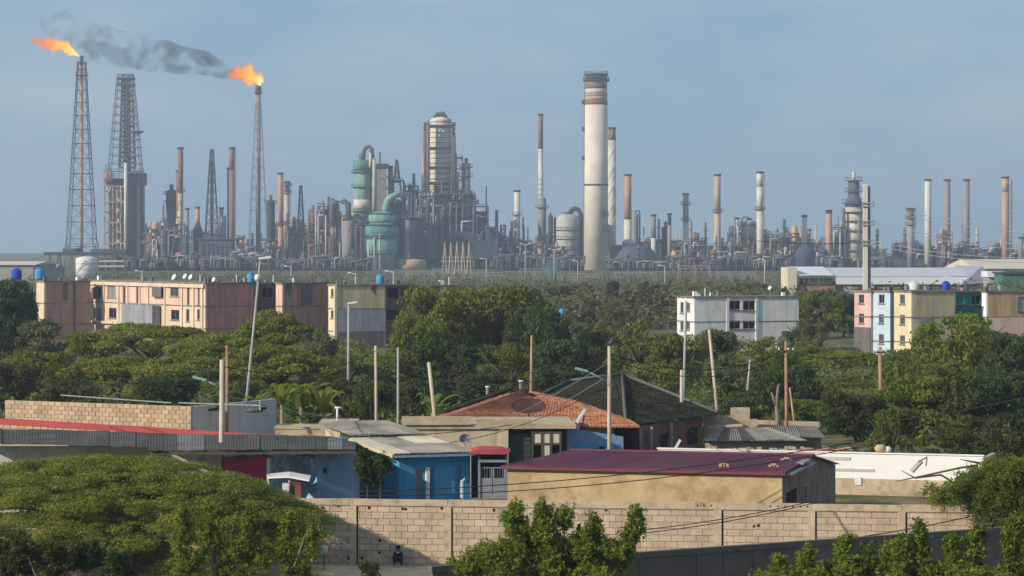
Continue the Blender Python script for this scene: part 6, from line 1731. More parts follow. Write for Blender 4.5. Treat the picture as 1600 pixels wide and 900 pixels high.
q = blob_path([P(x, y, Ys) - o_ for (x, y, r_) in sp_], [r_ * Ys / F for (_, _, r_) in sp_], 18)
o = q.build('smoke', m_smoke, kind='stuff'); o.location = o_
tag(o, 'grey soot plume trailing left from the right flame and thinning behind the left one', 'smoke')
# ------------------------------------------------------------------ foliage
def leaf_cloud(rng, clumps, n, size, flat=0.3, aspect=0.5, shell=0.5):
    """n small rhombic leaves spread through a list of ellipsoid clumps (x, y, z, rx, ry, rz)"""
    c = np.array(clumps, dtype=np.float64)
    wgt = (c[:, 3] * c[:, 4] + c[:, 3] * c[:, 5] + c[:, 4] * c[:, 5])
    idx = rng.choice(len(c), n, p=wgt / wgt.sum())
    d = rng.normal(size=(n, 3)); d /= np.linalg.norm(d, axis=1, keepdims=True)
    r = shell + (1 - shell) * np.sqrt(rng.random((n, 1)))
    r *= 1 + 0.16 * rng.normal(size=(n, 1)) * (rng.random((n, 1)) < .25)
    pos = c[idx, :3] + d * r * c[idx, 3:6]
    nrm = d * .7 + rng.normal(size=(n, 3)) * .55 + np.array([0, 0, flat])
    nrm /= np.linalg.norm(nrm, axis=1, keepdims=True)
    u = np.cross(nrm, rng.normal(size=(n, 3))); u /= np.linalg.norm(u, axis=1, keepdims=True) + 1e-9
    v = np.cross(nrm, u)
    s = size * (.55 + .9 * rng.random((n, 1)))
    u = u * s; v = v * s * aspect
    verts = np.stack([pos - u, pos - v * .9 + u * .1, pos + u, pos + v * .9 + u * .1], axis=1).reshape(-1, 3)
    quads = np.arange(n * 4).reshape(n, 4)
    return verts, quads

def trunk_mesh(rg, h, r, limbs, spread, top, name='trunk', nseg=5, lean=0.0):
    q = MB()
    pts = [Vector((lean * j / nseg + rg.uniform(-.04, .04) * spread, rg.uniform(-.04, .04) * spread, h * j / nseg)) for j in range(nseg + 1)]
    pts[0] = Vector((0, 0, -.05 * h))
    q.tube(pts, [r * (1.25 if j == 0 else 1 - .45 * j / nseg) for j in range(nseg + 1)], n=8)
    for k in range(limbs):
        a = 2 * math.pi * k / limbs + rg.uniform(-.4, .4)
        b = pts[rg.randrange(max(1, nseg - 2), nseg + 1)]
        e = Vector((spread * math.cos(a) * rg.uniform(.5, .95), spread * math.sin(a) * rg.uniform(.5, .95), top * rg.uniform(.75, .98)))
        m1 = b.lerp(e, .4) + Vector((0, 0, (top - h) * .12)); m2 = b.lerp(e, .75) + Vector((rg.uniform(-.05, .05) * spread, 0, (top - h) * .05))
        q.tube([b, m1, m2, e], [r * .5, r * .36, r * .22, r * .08], n=6)
        f = e + Vector((rg.uniform(-.25, .25) * spread, rg.uniform(-.25, .25) * spread, (top - h) * .2))
        q.tube([m2, m2.lerp(f, .6), f], [r * .2, r * .13, r * .05], n=5)
    return q.mesh(name)

def clumps_for(kind, rng):
    out = []
    if kind == 'round':
        for k in range(30):
            d = rng.normal(size=3); d /= np.linalg.norm(d)
            rr = rng.uniform(.45, .72)
            z = .56 + d[2] * .33 * (rr / .6)
            s = rng.uniform(.20, .36)
            out.append((d[0] * rr, d[1] * rr, max(.16, z), s, s, s * .42))
        for k in range(26):
            a = rng.uniform(0, 6.28); rr = rng.uniform(.55, .9); z = rng.uniform(.3, .9)
            rr *= math.sqrt(max(.1, 1 - ((z - .55) / .48) ** 2)); s = rng.uniform(.09, .17)
            out.append((rr * math.cos(a), rr * math.sin(a), z, s, s, s * .5))
    elif kind == 'umbrella':
        for k in range(64):
            rr = math.sqrt(rng.random()) * .86; a = rng.uniform(0, 6.28)
            lay = rng.choice([0, 0, 0, .16, .32])
            z = .93 - .42 * rr * rr - lay * (.4 + .6 * rr) + rng.uniform(-.03, .03)
            s = rng.uniform(.15, .28)
            s *= rng.uniform(.6, 1.15); out.append((rr * math.cos(a), rr * math.sin(a), max(.2, z), s, s, s * .36))
    elif kind == 'scrub':
        for k in range(46):
            a = rng.uniform(0, 6.28); z = rng.uniform(.1, .92); rr = rng.uniform(.1, .85) * math.sqrt(max(.08, 1 - max(0, (z - .4) / .6) ** 2)); s = rng.uniform(.12, .26)
            out.append((rr * math.cos(a), rr * math.sin(a), z, s, s, s * .5))
    elif kind == 'tall':
        for k in range(44):
            z = rng.uniform(.12, .95); w_ = (.35 + .65 * math.sin(math.pi * min(1, .15 + z * .85)) ** .8)
            a = rng.uniform(0, 6.28); rr = rng.uniform(.2, .78) * w_; s = rng.uniform(.16, .32)
            out.append((rr * math.cos(a), rr * math.sin(a), z, s, s, s * .36))
    return out

PROTO = {}
def proto(kind, v):
    if (kind, v) in PROTO:
        return PROTO[(kind, v)]
    rng = np.random.default_rng(100 + v * 17 + len(kind)); rg = random.Random(v)
    n, size = {'round': (13000, .034), 'umbrella': (16000, .028), 'scrub': (11000, .030), 'tall': (13000, .034)}[kind]
    vts, qd = leaf_cloud(rng, clumps_for(kind, rng), n, size, flat=.35, aspect=.5)
    # leaves keep their proportions when the unit crown is stretched to a tree about as wide as high
    cm = np_mesh('crown', vts, qd)
    cm.materials.append(lf_mid)
    tm = trunk_mesh(rg, .42 if kind == 'umbrella' else .35, .05, 7, .7, .85)
    tm.materials.append(m_bark)
    PROTO[(kind, v)] = (cm, tm)
    return cm, tm

def tree(x, ytop, w, Y, kind, mat, label, cat='tree', group=None, v=None, zb=None, name='tree', hfac=1.0):
    v = random.randrange(3) if v is None else v
    cm, tm = proto(kind, v)
    z0 = ground_z(0, Y) if zb is None else zb
    zt = PZ(ytop, Y)
    t = thing(name, label, cat, (PX(x, Y), Y, z0), random.uniform(0, 6.28), group)
    s = w / 2 * Y / F
    t.scale = (s, s, max(.5, (zt - z0)) / .97)
    c = link_mesh('crown', cm, t); c.material_slots[0].link = 'OBJECT'; c.material_slots[0].material = mat
    link_mesh('trunk', tm, t)
    return t

TG = 'trees between the houses and the apartment blocks'
T = [
 # far trees and shrubs beyond the apartments
 (12, 436, 110, 285, 'round', lf_blue, 'very dark bushy tree at the left edge beside the brick red apartment block'),
 (-8, 470, 120, 250, 'tall', lf_dark, 'dark tall tree cut by the left edge below the blue tanks'),
 (868, 447, 68, 440, 'round', lf_blue, 'dark round tree beyond the central tree, below the great chimney left side'),
 (918, 466, 92, 390, 'scrub', lf_grey, 'grey green spreading tree right of the small blue tank'),
 (992, 452, 62, 420, 'round', lf_blue, 'dark round tree below the brown many sided building, left of the off white block'),
 (1028, 460, 70, 400, 'scrub', lf_blue, 'dark bushy tree touching the left side of the off white block'),
 (958, 470, 70, 380, 'scrub', lf_grey, 'grey scrubby tree between two dark round trees'),
 (1275, 452, 110, 345, 'scrub', lf_mid, 'green tree right behind the off white apartment block'),
 (1318, 462, 80, 350, 'scrub', lf_dark, 'dark green tree left of the rose pink apartment end'),
 (1258, 500, 90, 290, 'scrub', lf_grey, 'grey green tree below the right end of the off white block'),
 # first rows behind the houses, left
 (60, 498, 150, 248, 'scrub', lf_grey, 'grey green tree below the brick red apartment block'),
 (140, 520, 110, 236, 'scrub', lf_mid, 'mid green tree under the left end of the pink block'),
 (232, 505, 230, 238, 'umbrella', lf_acacia, 'broad flat topped tree in front of the pink block front'),
 (330, 520, 170, 225, 'umbrella', lf_acacia, 'flat topped tree in front of the rusty red end of the pink block'),
 (432, 492, 170, 232, 'umbrella', lf_acacia, 'flat topped tree below the dusty red block'),
 (505, 515, 110, 222, 'scrub', lf_grey, 'greyish tree left of the straw yellow block foot'),
 (60, 545, 190, 200, 'scrub', lf_mid, 'dense green tree at the left above the block house'),
 (5, 560, 130, 185, 'round', lf_dark, 'dark tree at the left edge above the block house'),
 (185, 556, 190, 196, 'umbrella', lf_acacia, 'layered tree above the middle of the block house'),
 (300, 552, 190, 190, 'umbrella', lf_acacia, 'layered bright tree behind the orange lit pole'),
 (430, 545, 220, 192, 'umbrella', lf_acacia, 'wide layered tree behind the foot of the leaning mast'),
 (545, 555, 150, 200, 'scrub', lf_grey, 'pale grey green scrub tree behind the thin lamp post'),
 (110, 590, 170, 170, 'scrub', lf_dark, 'dark low tree directly over the block house roof, left'),
 (250, 592, 180, 168, 'scrub', lf_dark, 'dark low tree directly over the block house roof, right'),
 (380, 600, 130, 160, 'scrub', lf_dark, 'dark low tree over the grey plastered wall'),
 (505, 590, 150, 168, 'scrub', lf_dark, 'dark low tree behind the banana plants'),
 (580, 600, 120, 165, 'scrub', lf_dark, 'dark low tree behind the two thin grey posts'),
 # centre
 (690, 448, 170, 236, 'round', lf_mid, 'left dome of the tall central tree group, sunlit on its left'),
 (778, 440, 190, 240, 'round', lf_mid, 'tallest rounded tree in the centre, below the huge steel structure'),
 (655, 492, 120, 224, 'round', lf_bright, 'sunlit tree on the left flank of the central group'),
 (842, 478, 130, 228, 'round', lf_dark, 'darker tree on the right flank of the central group'),
 (625, 545, 110, 205, 'round', lf_mid, 'lower green tree at the left foot of the central group'),
 (720, 530, 200, 205, 'round', lf_dark, 'deep shaded tree in the middle of the central group'),
 (800, 540, 150, 195, 'scrub', lf_mid, 'vine covered tree left of the rusty post'),
 (655, 590, 130, 172, 'scrub', lf_dark, 'dark tree behind the leaning wooden post'),
 (745, 585, 150, 172, 'scrub', lf_dark, 'dark tree above the orange roof peak'),
 (880, 530, 150, 205, 'round', lf_dark, 'dark tree right of the rusty post'),
 (935, 508, 110, 232, 'scrub', lf_mid, 'green tree above the mossy hipped roof'),
 (880, 575, 140, 182, 'scrub', lf_dark, 'dark tree behind the left slope of the hipped roof'),
 # right of centre
 (1000, 500, 130, 222, 'scrub', lf_olive, 'olive tinted tree above the mossy hipped roof peak'),
 (1055, 520, 120, 212, 'scrub', lf_olive, 'yellowish olive tree left of the leaning post'),
 (1125, 518, 120, 222, 'scrub', lf_grey, 'grey green tree below the off white block loggias'),
 (1195, 528, 130, 220, 'scrub', lf_mid, 'mid green tree below the right half of the off white block'),
 (1020, 565, 140, 188, 'scrub', lf_olive, 'olive scrub behind the right slope of the hipped roof'),
 (1130, 575, 130, 186, 'scrub', lf_grey, 'grey scrub right of the leaning post'),
 (1228, 570, 130, 180, 'round', lf_dark, 'very dark tree behind the reddish post'),
 (1160, 610, 120, 165, 'scrub', lf_dark, 'dark low tree over the stepped tan wall'),
 (1250, 625, 130, 165, 'scrub', lf_bright, 'low fresh green shrubbery behind the forked dead tree'),
 # right
 (1320, 550, 170, 240, 'umbrella', lf_acacia, 'bright flat topped tree left of the rusty post at the right'),
 (1262, 540, 90, 262, 'scrub', lf_mid, 'green bush tree right below the end of the off white block'),
 (1340, 560, 100, 268, 'scrub', lf_grey, 'grey green bush tree below the rose pink apartment end'),
 (1050, 535, 100, 262, 'scrub', lf_olive, 'olive bush tree below the sunny end of the off white block'),
 (985, 540, 120, 262, 'scrub', lf_mid, 'green bush tree left of the off white block foot'),
 (910, 505, 100, 300, 'scrub', lf_grey, 'grey green bush tree below the small blue water tank'),
 (1300, 590, 140, 205, 'umbrella', lf_mid, 'flat green tree below the bright flat topped one'),
 (1412, 545, 110, 225, 'scrub', lf_mid, 'green tree in front of the primrose block foot'),
 (1500, 492, 190, 215, 'round', lf_bright, 'big green tree hiding the lower primrose and teal blocks'),
 (1590, 520, 150, 205, 'round', lf_dark, 'dark green tree at the right edge below the apricot block'),
 (1450, 560, 170, 190, 'round', lf_mid, 'rounded green tree right of the rusty post'),
 (1335, 610, 130, 158, 'round', lf_dark, 'dark dense tree above the left part of the white wall'),
 (1440, 590, 160, 160, 'tall', lf_bright, 'tall green tree above the middle of the white wall'),
 (1545, 575, 190, 158, 'round', lf_dark, 'deeply shaded big tree above the right end of the white wall'),
 (1395, 640, 120, 142, 'scrub', lf_mid, 'green shrub tree growing right behind the white wall'),
 (1510, 650, 170, 140, 'scrub', lf_dark, 'dark undergrowth tree right behind the white wall end'),
 (1600, 640, 150, 138, 'scrub', lf_dark, 'dark undergrowth tree at the right edge behind the white wall'),
]
for i, (x, y, w_, Y, kind, mat, lab) in enumerate(T):
    tree(x, y, w_, Y, kind, mat, lab, group=TG, v=i % 3)
rgf = random.Random(11)
for i in range(20):
    Yq_ = rgf.uniform(430, 640); xq_ = 690 + i * 34 + rgf.uniform(-14, 14)
    tree(xq_, rgf.uniform(439, 458), rgf.uniform(34, 66), Yq_, rgf.choice(('scrub', 'round', 'scrub')), rgf.choice((lf_blue, lf_grey, lf_mid, lf_dark)), 'hazy tree rising from the scrub between the apartment blocks and the refinery', group='hazy trees on the flat land below the refinery', v=i % 3)
# scrub belt between apartments and refinery: too many little bushes to count
cl = []
rngb = np.random.default_rng(5)
for k in range(1150):
    Y = 380 + 760 * rngb.random() ** 1.3; x = rngb.uniform(-60, 1660)
    s = rngb.uniform(1.8, 4.6) if rngb.random() < .75 else rngb.uniform(4.5, 6.5)
    s *= float(np.interp(Y, [380, 600, 800, 1100], [1.0, .8, .5, .38]))
    cl.append((PX(x, Y), Y, s * .3, s * rngb.uniform(1, 2.0), s * 1.4, s * rngb.uniform(.5, .9)))
vts, qd = leaf_cloud(rngb, cl, 260000, .34, flat=.5)
me = np_mesh('scrub_belt', vts, qd); me.materials.append(lf_grey)
o = bpy.data.objects.new('scrub_belt', me); COL.objects.link(o); o['kind'] = 'stuff'; tag(o, 'belt of grey green bushes on the flat land between the apartment blocks and the refinery', 'bushes')
# low undergrowth filling the ground between the trees
cl = []
for k in range(420):
    Y = rngb.uniform(152, 300); x = rngb.uniform(-60, 1660)
    s = rngb.uniform(.8, 2.0)
    cl.append((PX(x, Y), Y, ground_z(0, Y) + s * .4, s * rngb.uniform(1, 1.8), s * 1.3, s * .8))
vts, qd = leaf_cloud(rngb, cl, 70000, .2, flat=.5)
me = np_mesh('undergrowth', vts, qd); me.materials.append(lf_mid)
o = bpy.data.objects.new('undergrowth', me); COL.objects.link(o); o['kind'] = 'stuff'; tag(o, 'low undergrowth covering the ground below the trees behind the houses', 'undergrowth')

# ------------------------------------------------------------------ the big flat-topped tree, foreground left
rngA = np.random.default_rng(21)
tx, ty = PX(195, 95.5), 95.5
t = thing('acacia_tree', 'big spreading flat topped tree in the left foreground hanging over the block wall', 'tree', (tx, ty, -.2))
topx = [(-24, 3.6), (-18.5, 4.05), (-16, 4.4), (-13.5, 4.42), (-11.5, 4.15), (-9.6, 3.55), (-8.4, 2.95), (-7.2, 2.35), (-6.6, 2.0)]
def topz(X):
    return float(np.interp(X, [a for a, b in topx], [b for a, b in topx]))
cl = []
for k in range(760):
    X = rngA.uniform(-22, -6.9); Yv = rngA.uniform(90.0, 101.2)
    edge = ((X + 14.2) / 8.2) ** 2 if X > -14.2 else ((X + 14.2) / 9.0) ** 2
    yy = (Yv - 96.2) / 6.0
    if edge + yy * yy > 1.02:
        continue
    z = topz(X) - 2.3 * yy * yy * (1 if Yv < 96.2 else .5) - rngA.choice([0, 0, 0, .45, .9])
    if X < -10.5 and rngA.random() < .48:
        z = rngA.uniform(.3, max(.5, z))
    z = max(z, .25 if X < -11 else 1.35)
    s = rngA.uniform(.25, .95)
    cl.append((X - tx, Yv - ty, z + .15 - s * .3, s, s, s * rngA.uniform(.2, .38)))
vts, qd = leaf_cloud(rngA, cl, 380000, .05, flat=.5, aspect=.4, shell=.15)
me = np_mesh('crown', vts, qd); me.materials.append(lf_acacia)
link_mesh('crown', me, t)
q = MB()
rg = random.Random(3)
base = [Vector((0, 0, -.1)), Vector((.15, .1, .9)), Vector((.1, 0, 1.7))]
q.tube(base, [.34, .27, .22], n=10)
for k in range(11):
    c = cl[rg.randrange(len(cl))]
    e = Vector(c[:3]); b0 = base[1 + k % 2]
    if e.z < 1.2: e.z = 2.2
    q.tube([b0, b0.lerp(e, .35) + Vector((0, 0, .5)), b0.lerp(e, .7) + Vector((0, 0, .35)), e], [.15, .11, .07, .025], n=7)
me = q.mesh('trunk'); me.materials.append(m_bark); link_mesh('trunk', me, t)

def twig_leaves(rng, clumps, n, size, flat=.3, aspect=.5, droop=0.0, per=14, tl=1.0):
    """leaves set alternately along short twigs that start inside the clumps and reach outwards and up"""
    c = np.array(clumps, dtype=np.float64)
    m = n // per
    wgt = c[:, 3] * c[:, 4] * c[:, 5]; wgt = wgt ** .7
    idx = rng.choice(len(c), m, p=wgt / wgt.sum())
    d = rng.normal(size=(m, 3)); d /= np.linalg.norm(d, axis=1, keepdims=True)
    st = c[idx, :3] + d * c[idx, 3:6] * rng.uniform(.1, .8, (m, 1))
    dr = d * .8 + rng.normal(size=(m, 3)) * .45 + np.array([0, 0, .75 - droop]); dr /= np.linalg.norm(dr, axis=1, keepdims=True)
    ln = rng.uniform(.25, .8, (m, 1)) * (.5 + size * 4) * tl
    f = (np.arange(per) + .3) / per
    pos = st[:, None, :] + dr[:, None, :] * (ln[:, None, :] * f[None, :, None]) + np.array([0, 0, -.12 * (1 + droop * 3)]) * (f ** 2)[None, :, None] * ln[:, None, :]
    pos = pos.reshape(-1, 3) + rng.normal(size=(m * per, 3)) * size * .55
    k = len(pos)
    nrm = rng.normal(size=(k, 3)) * .75 + np.array([0, 0, flat + .35]); nrm /= np.linalg.norm(nrm, axis=1, keepdims=True)
    u = np.cross(nrm, rng.normal(size=(k, 3))); u /= np.linalg.norm(u, axis=1, keepdims=True) + 1e-9
    v = np.cross(nrm, u)
    s = size * (.5 + .8 * rng.random((k, 1)))
    u = u * s; v = v * s * aspect
    sag = np.array([0, 0, -1.0]) * s * .25
    verts = np.stack([pos - u, pos - v * .9 + u * .1, pos + u + sag, pos + v * .9 + u * .1], axis=1).reshape(-1, 3)
    return verts, np.arange(k * 4).reshape(k, 4)

def bush(label, x, Y, clumps_px, n, size, mat, shoots=(), zb=-.2, name='shrub', flat=.3, aspect=.5, shell=.35, seed=1, cat='shrub', stems=7, barkm=None, droop=.0, tl=.6, dens=120):
    """clumps_px: (x, y, rx, ry) blobs in photo pixels, each filled with leaves at about depth Y"""
    rng = np.random.default_rng(seed)
    k = Y / F
    t = thing(name, label, cat, (PX(x, Y), Y, zb))
    cl = []
    for (cx, cy, rx, ry) in clumps_px:
        nsub = max(3, int(rx * ry / dens))
        for j in range(nsub):
            a = rng.uniform(0, 6.28); rr = math.sqrt(rng.random()) * .8
            s = rng.uniform(.28, .5) * min(rx, ry) * k
            cl.append((PX(cx + rx * rr * math.cos(a), Y) - PX(x, Y), rng.uniform(-.7, .7) * rx * k, PZ(cy + ry * rr * math.sin(a), Y) - zb, s * 1.15, s * 1.15, s))
    for (x0, y0, x1, y1, r_) in shoots:
        for j in range(6):
            f = j / 5
            cl.append((PX(x0 + (x1 - x0) * f, Y) - PX(x, Y) + rng.uniform(-.05, .05), rng.uniform(-.15, .15), PZ(y0 + (y1 - y0) * f, Y) - zb, r_ * k * (1.1 - .5 * f), r_ * k, r_ * k * 1.1))
    vts, qd = twig_leaves(rng, cl, n, size, flat=flat, aspect=aspect, droop=droop, tl=tl)
    me = np_mesh('foliage', vts, qd); me.materials.append(mat); link_mesh('foliage', me, t)
    q = MB()
    rg = random.Random(seed)
    for j in range(stems):
        e = Vector(cl[rg.randrange(len(cl))][:3]); b0 = Vector((e.x * .35 + rg.uniform(-.3, .3), e.y * .4, -.05))
        q.tube([b0, b0.lerp(e, .5) + Vector((0, 0, .2)), e], [.05, .035, .012], n=6)
    for (x0, y0, x1, y1, r_) in shoots:
        q.tube([(PX(x0, Y) - PX(x, Y), 0, PZ(y0 + 30, Y) - zb), (PX(x1, Y) - PX(x, Y), 0, PZ(y1, Y) - zb)], [.03, .008], n=5)
    me = q.mesh('stems'); me.materials.append(barkm or m_barkpale); link_mesh('stems', me, t)
    return t

bush('leafy lime green shrub in front of the block wall at the bottom left', 380, 84, [(300, 868, 32, 28), (380, 872, 38, 24), (440, 886, 44, 20), (340, 900, 90, 18), (472, 900, 44, 14), (285, 848, 14, 18)], 32000, .066, lf_shrub,
     shoots=[(335, 850, 325, 800, 12), (395, 840, 390, 805, 12), (445, 860, 452, 812, 10), (484, 870, 486, 815, 9), (290, 840, 285, 806, 10)], seed=2)
bush('leafy bright shrub at the bottom centre with one tall sprig on its right', 850, 79, [(835, 855, 44, 38), (785, 874, 56, 32), (880, 868, 58, 38), (935, 880, 52, 34), (850, 896, 130, 30), (905, 842, 32, 24), (742, 888, 42, 22), (815, 830, 26, 22), (965, 868, 30, 24)], 84000, .066, lf_shrub,
     shoots=[(975, 865, 994, 800, 11), (985, 850, 1000, 812, 8), (930, 840, 928, 815, 9), (850, 820, 846, 796, 12), (800, 815, 806, 798, 11), (880, 820, 885, 802, 9)], seed=3)
bush('fresh green shrub low at the bottom right in front of the grey wall', 1280, 76, [(1258, 907, 36, 14), (1322, 899, 34, 18), (1240, 908, 66, 18), (1378, 900, 36, 20), (1310, 904, 100, 22)], 54000, .066, lf_shrub,
     shoots=[(1320, 877, 1322, 850, 7), (1385, 882, 1390, 856, 6), (1258, 892, 1262, 868, 7), (1225, 907, 1218, 880, 6), (1350, 892, 1352, 864, 6)], seed=4)
bush('tall airy shrub at the bottom right corner with pale stems', 1500, 75, [(1440, 909, 30, 16), (1505, 900, 32, 20), (1562, 906, 36, 18), (1480, 906, 110, 20), (1594, 888, 18, 28)], 60000, .066, lf_shrub,
     shoots=[(1440, 880, 1436, 824, 7), (1412, 884, 1408, 848, 6), (1520, 868, 1530, 834, 7), (1578, 862, 1584, 818, 8), (1490, 882, 1486, 848, 6)], seed=5)
bush('dark low shrubs at the bottom left corner under the flat topped tree', 90, 86, [(60, 880, 80, 28), (160, 885, 70, 22), (20, 862, 40, 26), (120, 866, 50, 22)], 26000, .07, lf_dark, seed=6)
bush('small weedy shrub at the foot of the block wall, bottom left', 590, 97, [(585, 893, 22, 9)], 900, .07, lf_shrub, seed=7, stems=3)
bush('small yellow green weed at the foot of the block wall beside the grey wall end', 705, 95, [(700, 884, 20, 12), (716, 895, 20, 10)], 1500, .07, lf_shrub, seed=8, stems=3)
bush('feathery green tree hanging in front of the white wall at the right edge', 1590, 96.5, [(1590, 748, 70, 30), (1530, 762, 50, 20), (1490, 768, 40, 12), (1560, 785, 50, 18), (1600, 800, 40, 60), (1585, 845, 26, 30), (1470, 762, 22, 8), (1540, 742, 50, 16), (1600, 725, 30, 20), (1500, 770, 60, 18), (1560, 756, 60, 26), (1575, 732, 44, 16), (1545, 790, 50, 16), (1470, 772, 40, 14)], 150000, .05, lf_bright, seed=9, droop=.7, name='tree', cat='tree', flat=.7, aspect=.4, barkm=m_bark, stems=5, dens=55, tl=.9)
bush('small dark drooping tree against the blue house side wall', 590, 102.8, [(586, 720, 26, 14), (576, 732, 16, 16), (600, 730, 16, 12), (570, 708, 18, 6), (580, 748, 9, 10)], 9000, .07, lf_dark, seed=10, droop=.5, stems=2, name='tree', cat='tree', barkm=m_bark)

# banana plants
def banana(x, y, Y, label, n=8, ln=2.6, seed=1):
    rg = random.Random(seed)
    t = thing('banana_plant', label, 'banana plant', (PX(x, Y), Y, ground_z(0, Y)), 0, 'banana plants behind the tan wall')
    z0 = PZ(y, Y) - ground_z(0, Y)
    q = MB(); q.tube([(0, 0, -.2), (.05, 0, z0 * .5), (0, 0, z0)], [.16, .13, .08], n=8); q.build('stem', m_barkpale, t)
    for k in range(n):
        a = 2 * math.pi * k / n + rg.uniform(-.3, .3); L_ = ln * rg.uniform(.6, 1.2); sp_ = rg.uniform(.3, .95)
        vs, fs = [], []
        for j in range(9):
            f = j / 8; rr = L_ * (f - .1 * f * f) * sp_; zz = z0 - .2 + L_ * (1.25 * f - .95 * f * f)
            w_ = .19 * math.sin(math.pi * (.08 + .9 * f)) ** .7
            c = Vector((rr * math.cos(a), rr * math.sin(a), zz)); s = Vector((-math.sin(a), math.cos(a), 0))
            vs += [c - s * w_ - Vector((0, 0, w_ * .45)), c, c + s * w_ - Vector((0, 0, w_ * .45))]
        for j in range(8):
            o_ = j * 3; fs += [(o_, o_ + 3, o_ + 4, o_ + 1), (o_ + 1, o_ + 4, o_ + 5, o_ + 2)]
        MB().add(vs, fs, True).build('leaf', lf_bright, t)
banana(440, 628, 142, 'banana plant with arching leaves right of the grey plastered wall', seed=1)
banana(470, 632, 146, 'taller banana plant with broad leaves behind the tan wall', seed=2, ln=3.0)
banana(505, 640, 143, 'banana plant with long pale leaf ribs left of the tan box', seed=3, ln=3.1)
banana(410, 640, 144, 'low banana plant beside the foot of the leaning mast', seed=4, ln=2.2)
banana(675, 640, 145, 'banana plant by the leaning wooden post', seed=5, ln=2.4, n=6)

# ------------------------------------------------------------------ poles and masts
def pole(x0, y0, x1, y1, Y, w, mat, label, name='utility_pole', cat='pole', dz=-.6, group=None, taper=.75, arm=None, top=None):
    b0 = P(x1, y1, Y); tp = P(x0, y0, Y)
    d = (b0 - tp).normalized()
    if b0.z > 0.2:
        b0 = b0 + d * ((b0.z + .3) / max(.2, -d.z))
    t = thing(name, label, cat, b0, 0, group)
    r_ = w / 2 * Y / F
    MB().tube([(0, 0, 0), (tp - b0) * .5, tp - b0], [r_, r_ * (1 + taper) / 2, r_ * taper], n=10).build('shaft', mat, t)
    if arm:
        (ax, ay, bx, by, m) = arm
        q = MB(); q.tube([P(ax, ay, Y) - b0, P(bx, by, Y) - b0], r_ * .32, n=6); q.build('arm', m_greymetal, t)
        e = P(bx, by, Y) - b0; q = MB(); s = 1 if bx > ax else -1
        q.bar(e, e + Vector((s * .55, -.05, .14)), .2, .1); q.build('lamp_head', m, t)
    if top:
        q = MB(); q.bar(tp - b0 + Vector((-.1, 0, 0)), tp - b0 + Vector((.6, 0, .1)), .22, .12); q.build('lamp_head', top, t)
    return t
m_greenlamp = M('pale_green_lamp', (.25, .45, .38), var=.1, scale=2)
pole(347, 562, 346, 728, 109, 9.5, m_pole, 'orange lit street pole with a lamp arm, before the dark roof at the left', arm=(345, 607, 322, 594, m_greenlamp))
pole(355, 540, 355, 632, 128, 6.5, m_polered, 'reddish pole close behind the orange lit street pole')
pole(407, 404, 384, 642, 150, 6.0, m_polegrey, 'very tall leaning grey lamp mast at the left', name='lamp_mast', cat='lamp post', taper=.55, top=m_whitemetal)
t = thing('lamp_globe', 'round white lamp globe fixed on the leaning mast', 'lamp', P(402.5, 434, 149.5))
MB().lathe([(.02, -.2), (.14, -.16), (.2, 0), (.14, .16), (.02, .2)], n=12).build('globe', m_whitemetal, t); q = MB(); q.bar((0, 0, 0), (.02, .48, 0), .08); q.build('bracket', m_greymetal, t)
pole(545, 474, 544, 640, 190, 5.0, m_polegrey, 'tall thin grey lamp post in front of the straw yellow block', name='lamp_post', cat='lamp post', top=m_whitemetal)
pole(587, 540, 588, 650, 150, 5.5, m_pole, 'pale straw coloured post, left of the pair behind the blue house')
pole(622, 543, 622, 655, 145, 4.5, m_polegrey, 'grey steel post, right of the pair behind the blue house')
pole(670, 566, 679, 648, 135, 7.5, m_pole, 'thick leaning weathered wooden post left of the orange roof')
pole(831, 524, 830, 604, 150, 5.5, m_polered, 'thin two toned rusty post behind the orange roof peak')
pole(952, 541, 952, 712, 122, 7.0, m_pole, 'white barked utility pole with a lamp arm before the hipped roof', arm=(950, 597, 918, 580, m_greenlamp))
pole(1072, 470, 1068, 630, 152, 5.0, m_polegrey, 'tall slim grey post at the right slope of the hipped roof')
pole(1065, 578, 1065, 630, 151, 6.5, m_pole, 'short thick post beside the tall slim grey post')
pole(1108, 515, 1121, 646, 152, 6.0, m_pole, 'leaning pale post right of the hipped roof')
pole(1228, 534, 1229, 660, 150, 6.0, m_polered, 'reddish pole with insulator stubs above the brown sloping roof')
pole(1172, 562, 1168, 608, 178, 4.0, m_polegrey, 'short grey post among the grey scrub')
pole(1375, 542, 1376, 604, 180, 6.5, m_polered, 'rusty pole with insulators in front of the sky blue block', taper=.9)
pole(1234, 606, 1240, 652, 155, 4.0, m_polered, 'thin rusty stake leaning behind the reddish pole')
t = thing('dead_tree', 'forked dead tree trunk left of the reddish pole', 'tree', (PX(1217, 152), 152, 0))
def lo(p): return p - t.location
MB().tube([(0, 0, -.3), lo(P(1215, 650, 152)), lo(P(1213, 632, 152)), lo(P(1216, 605, 152)), lo(P(1218, 600, 152))], [.16, .13, .1, .07, .04], n=8).tube([lo(P(1213, 634, 152)), lo(P(1208, 620, 152)), lo(P(1205, 613, 152))], [.1, .08, .04], n=7).build('trunk', m_barkpale, t)
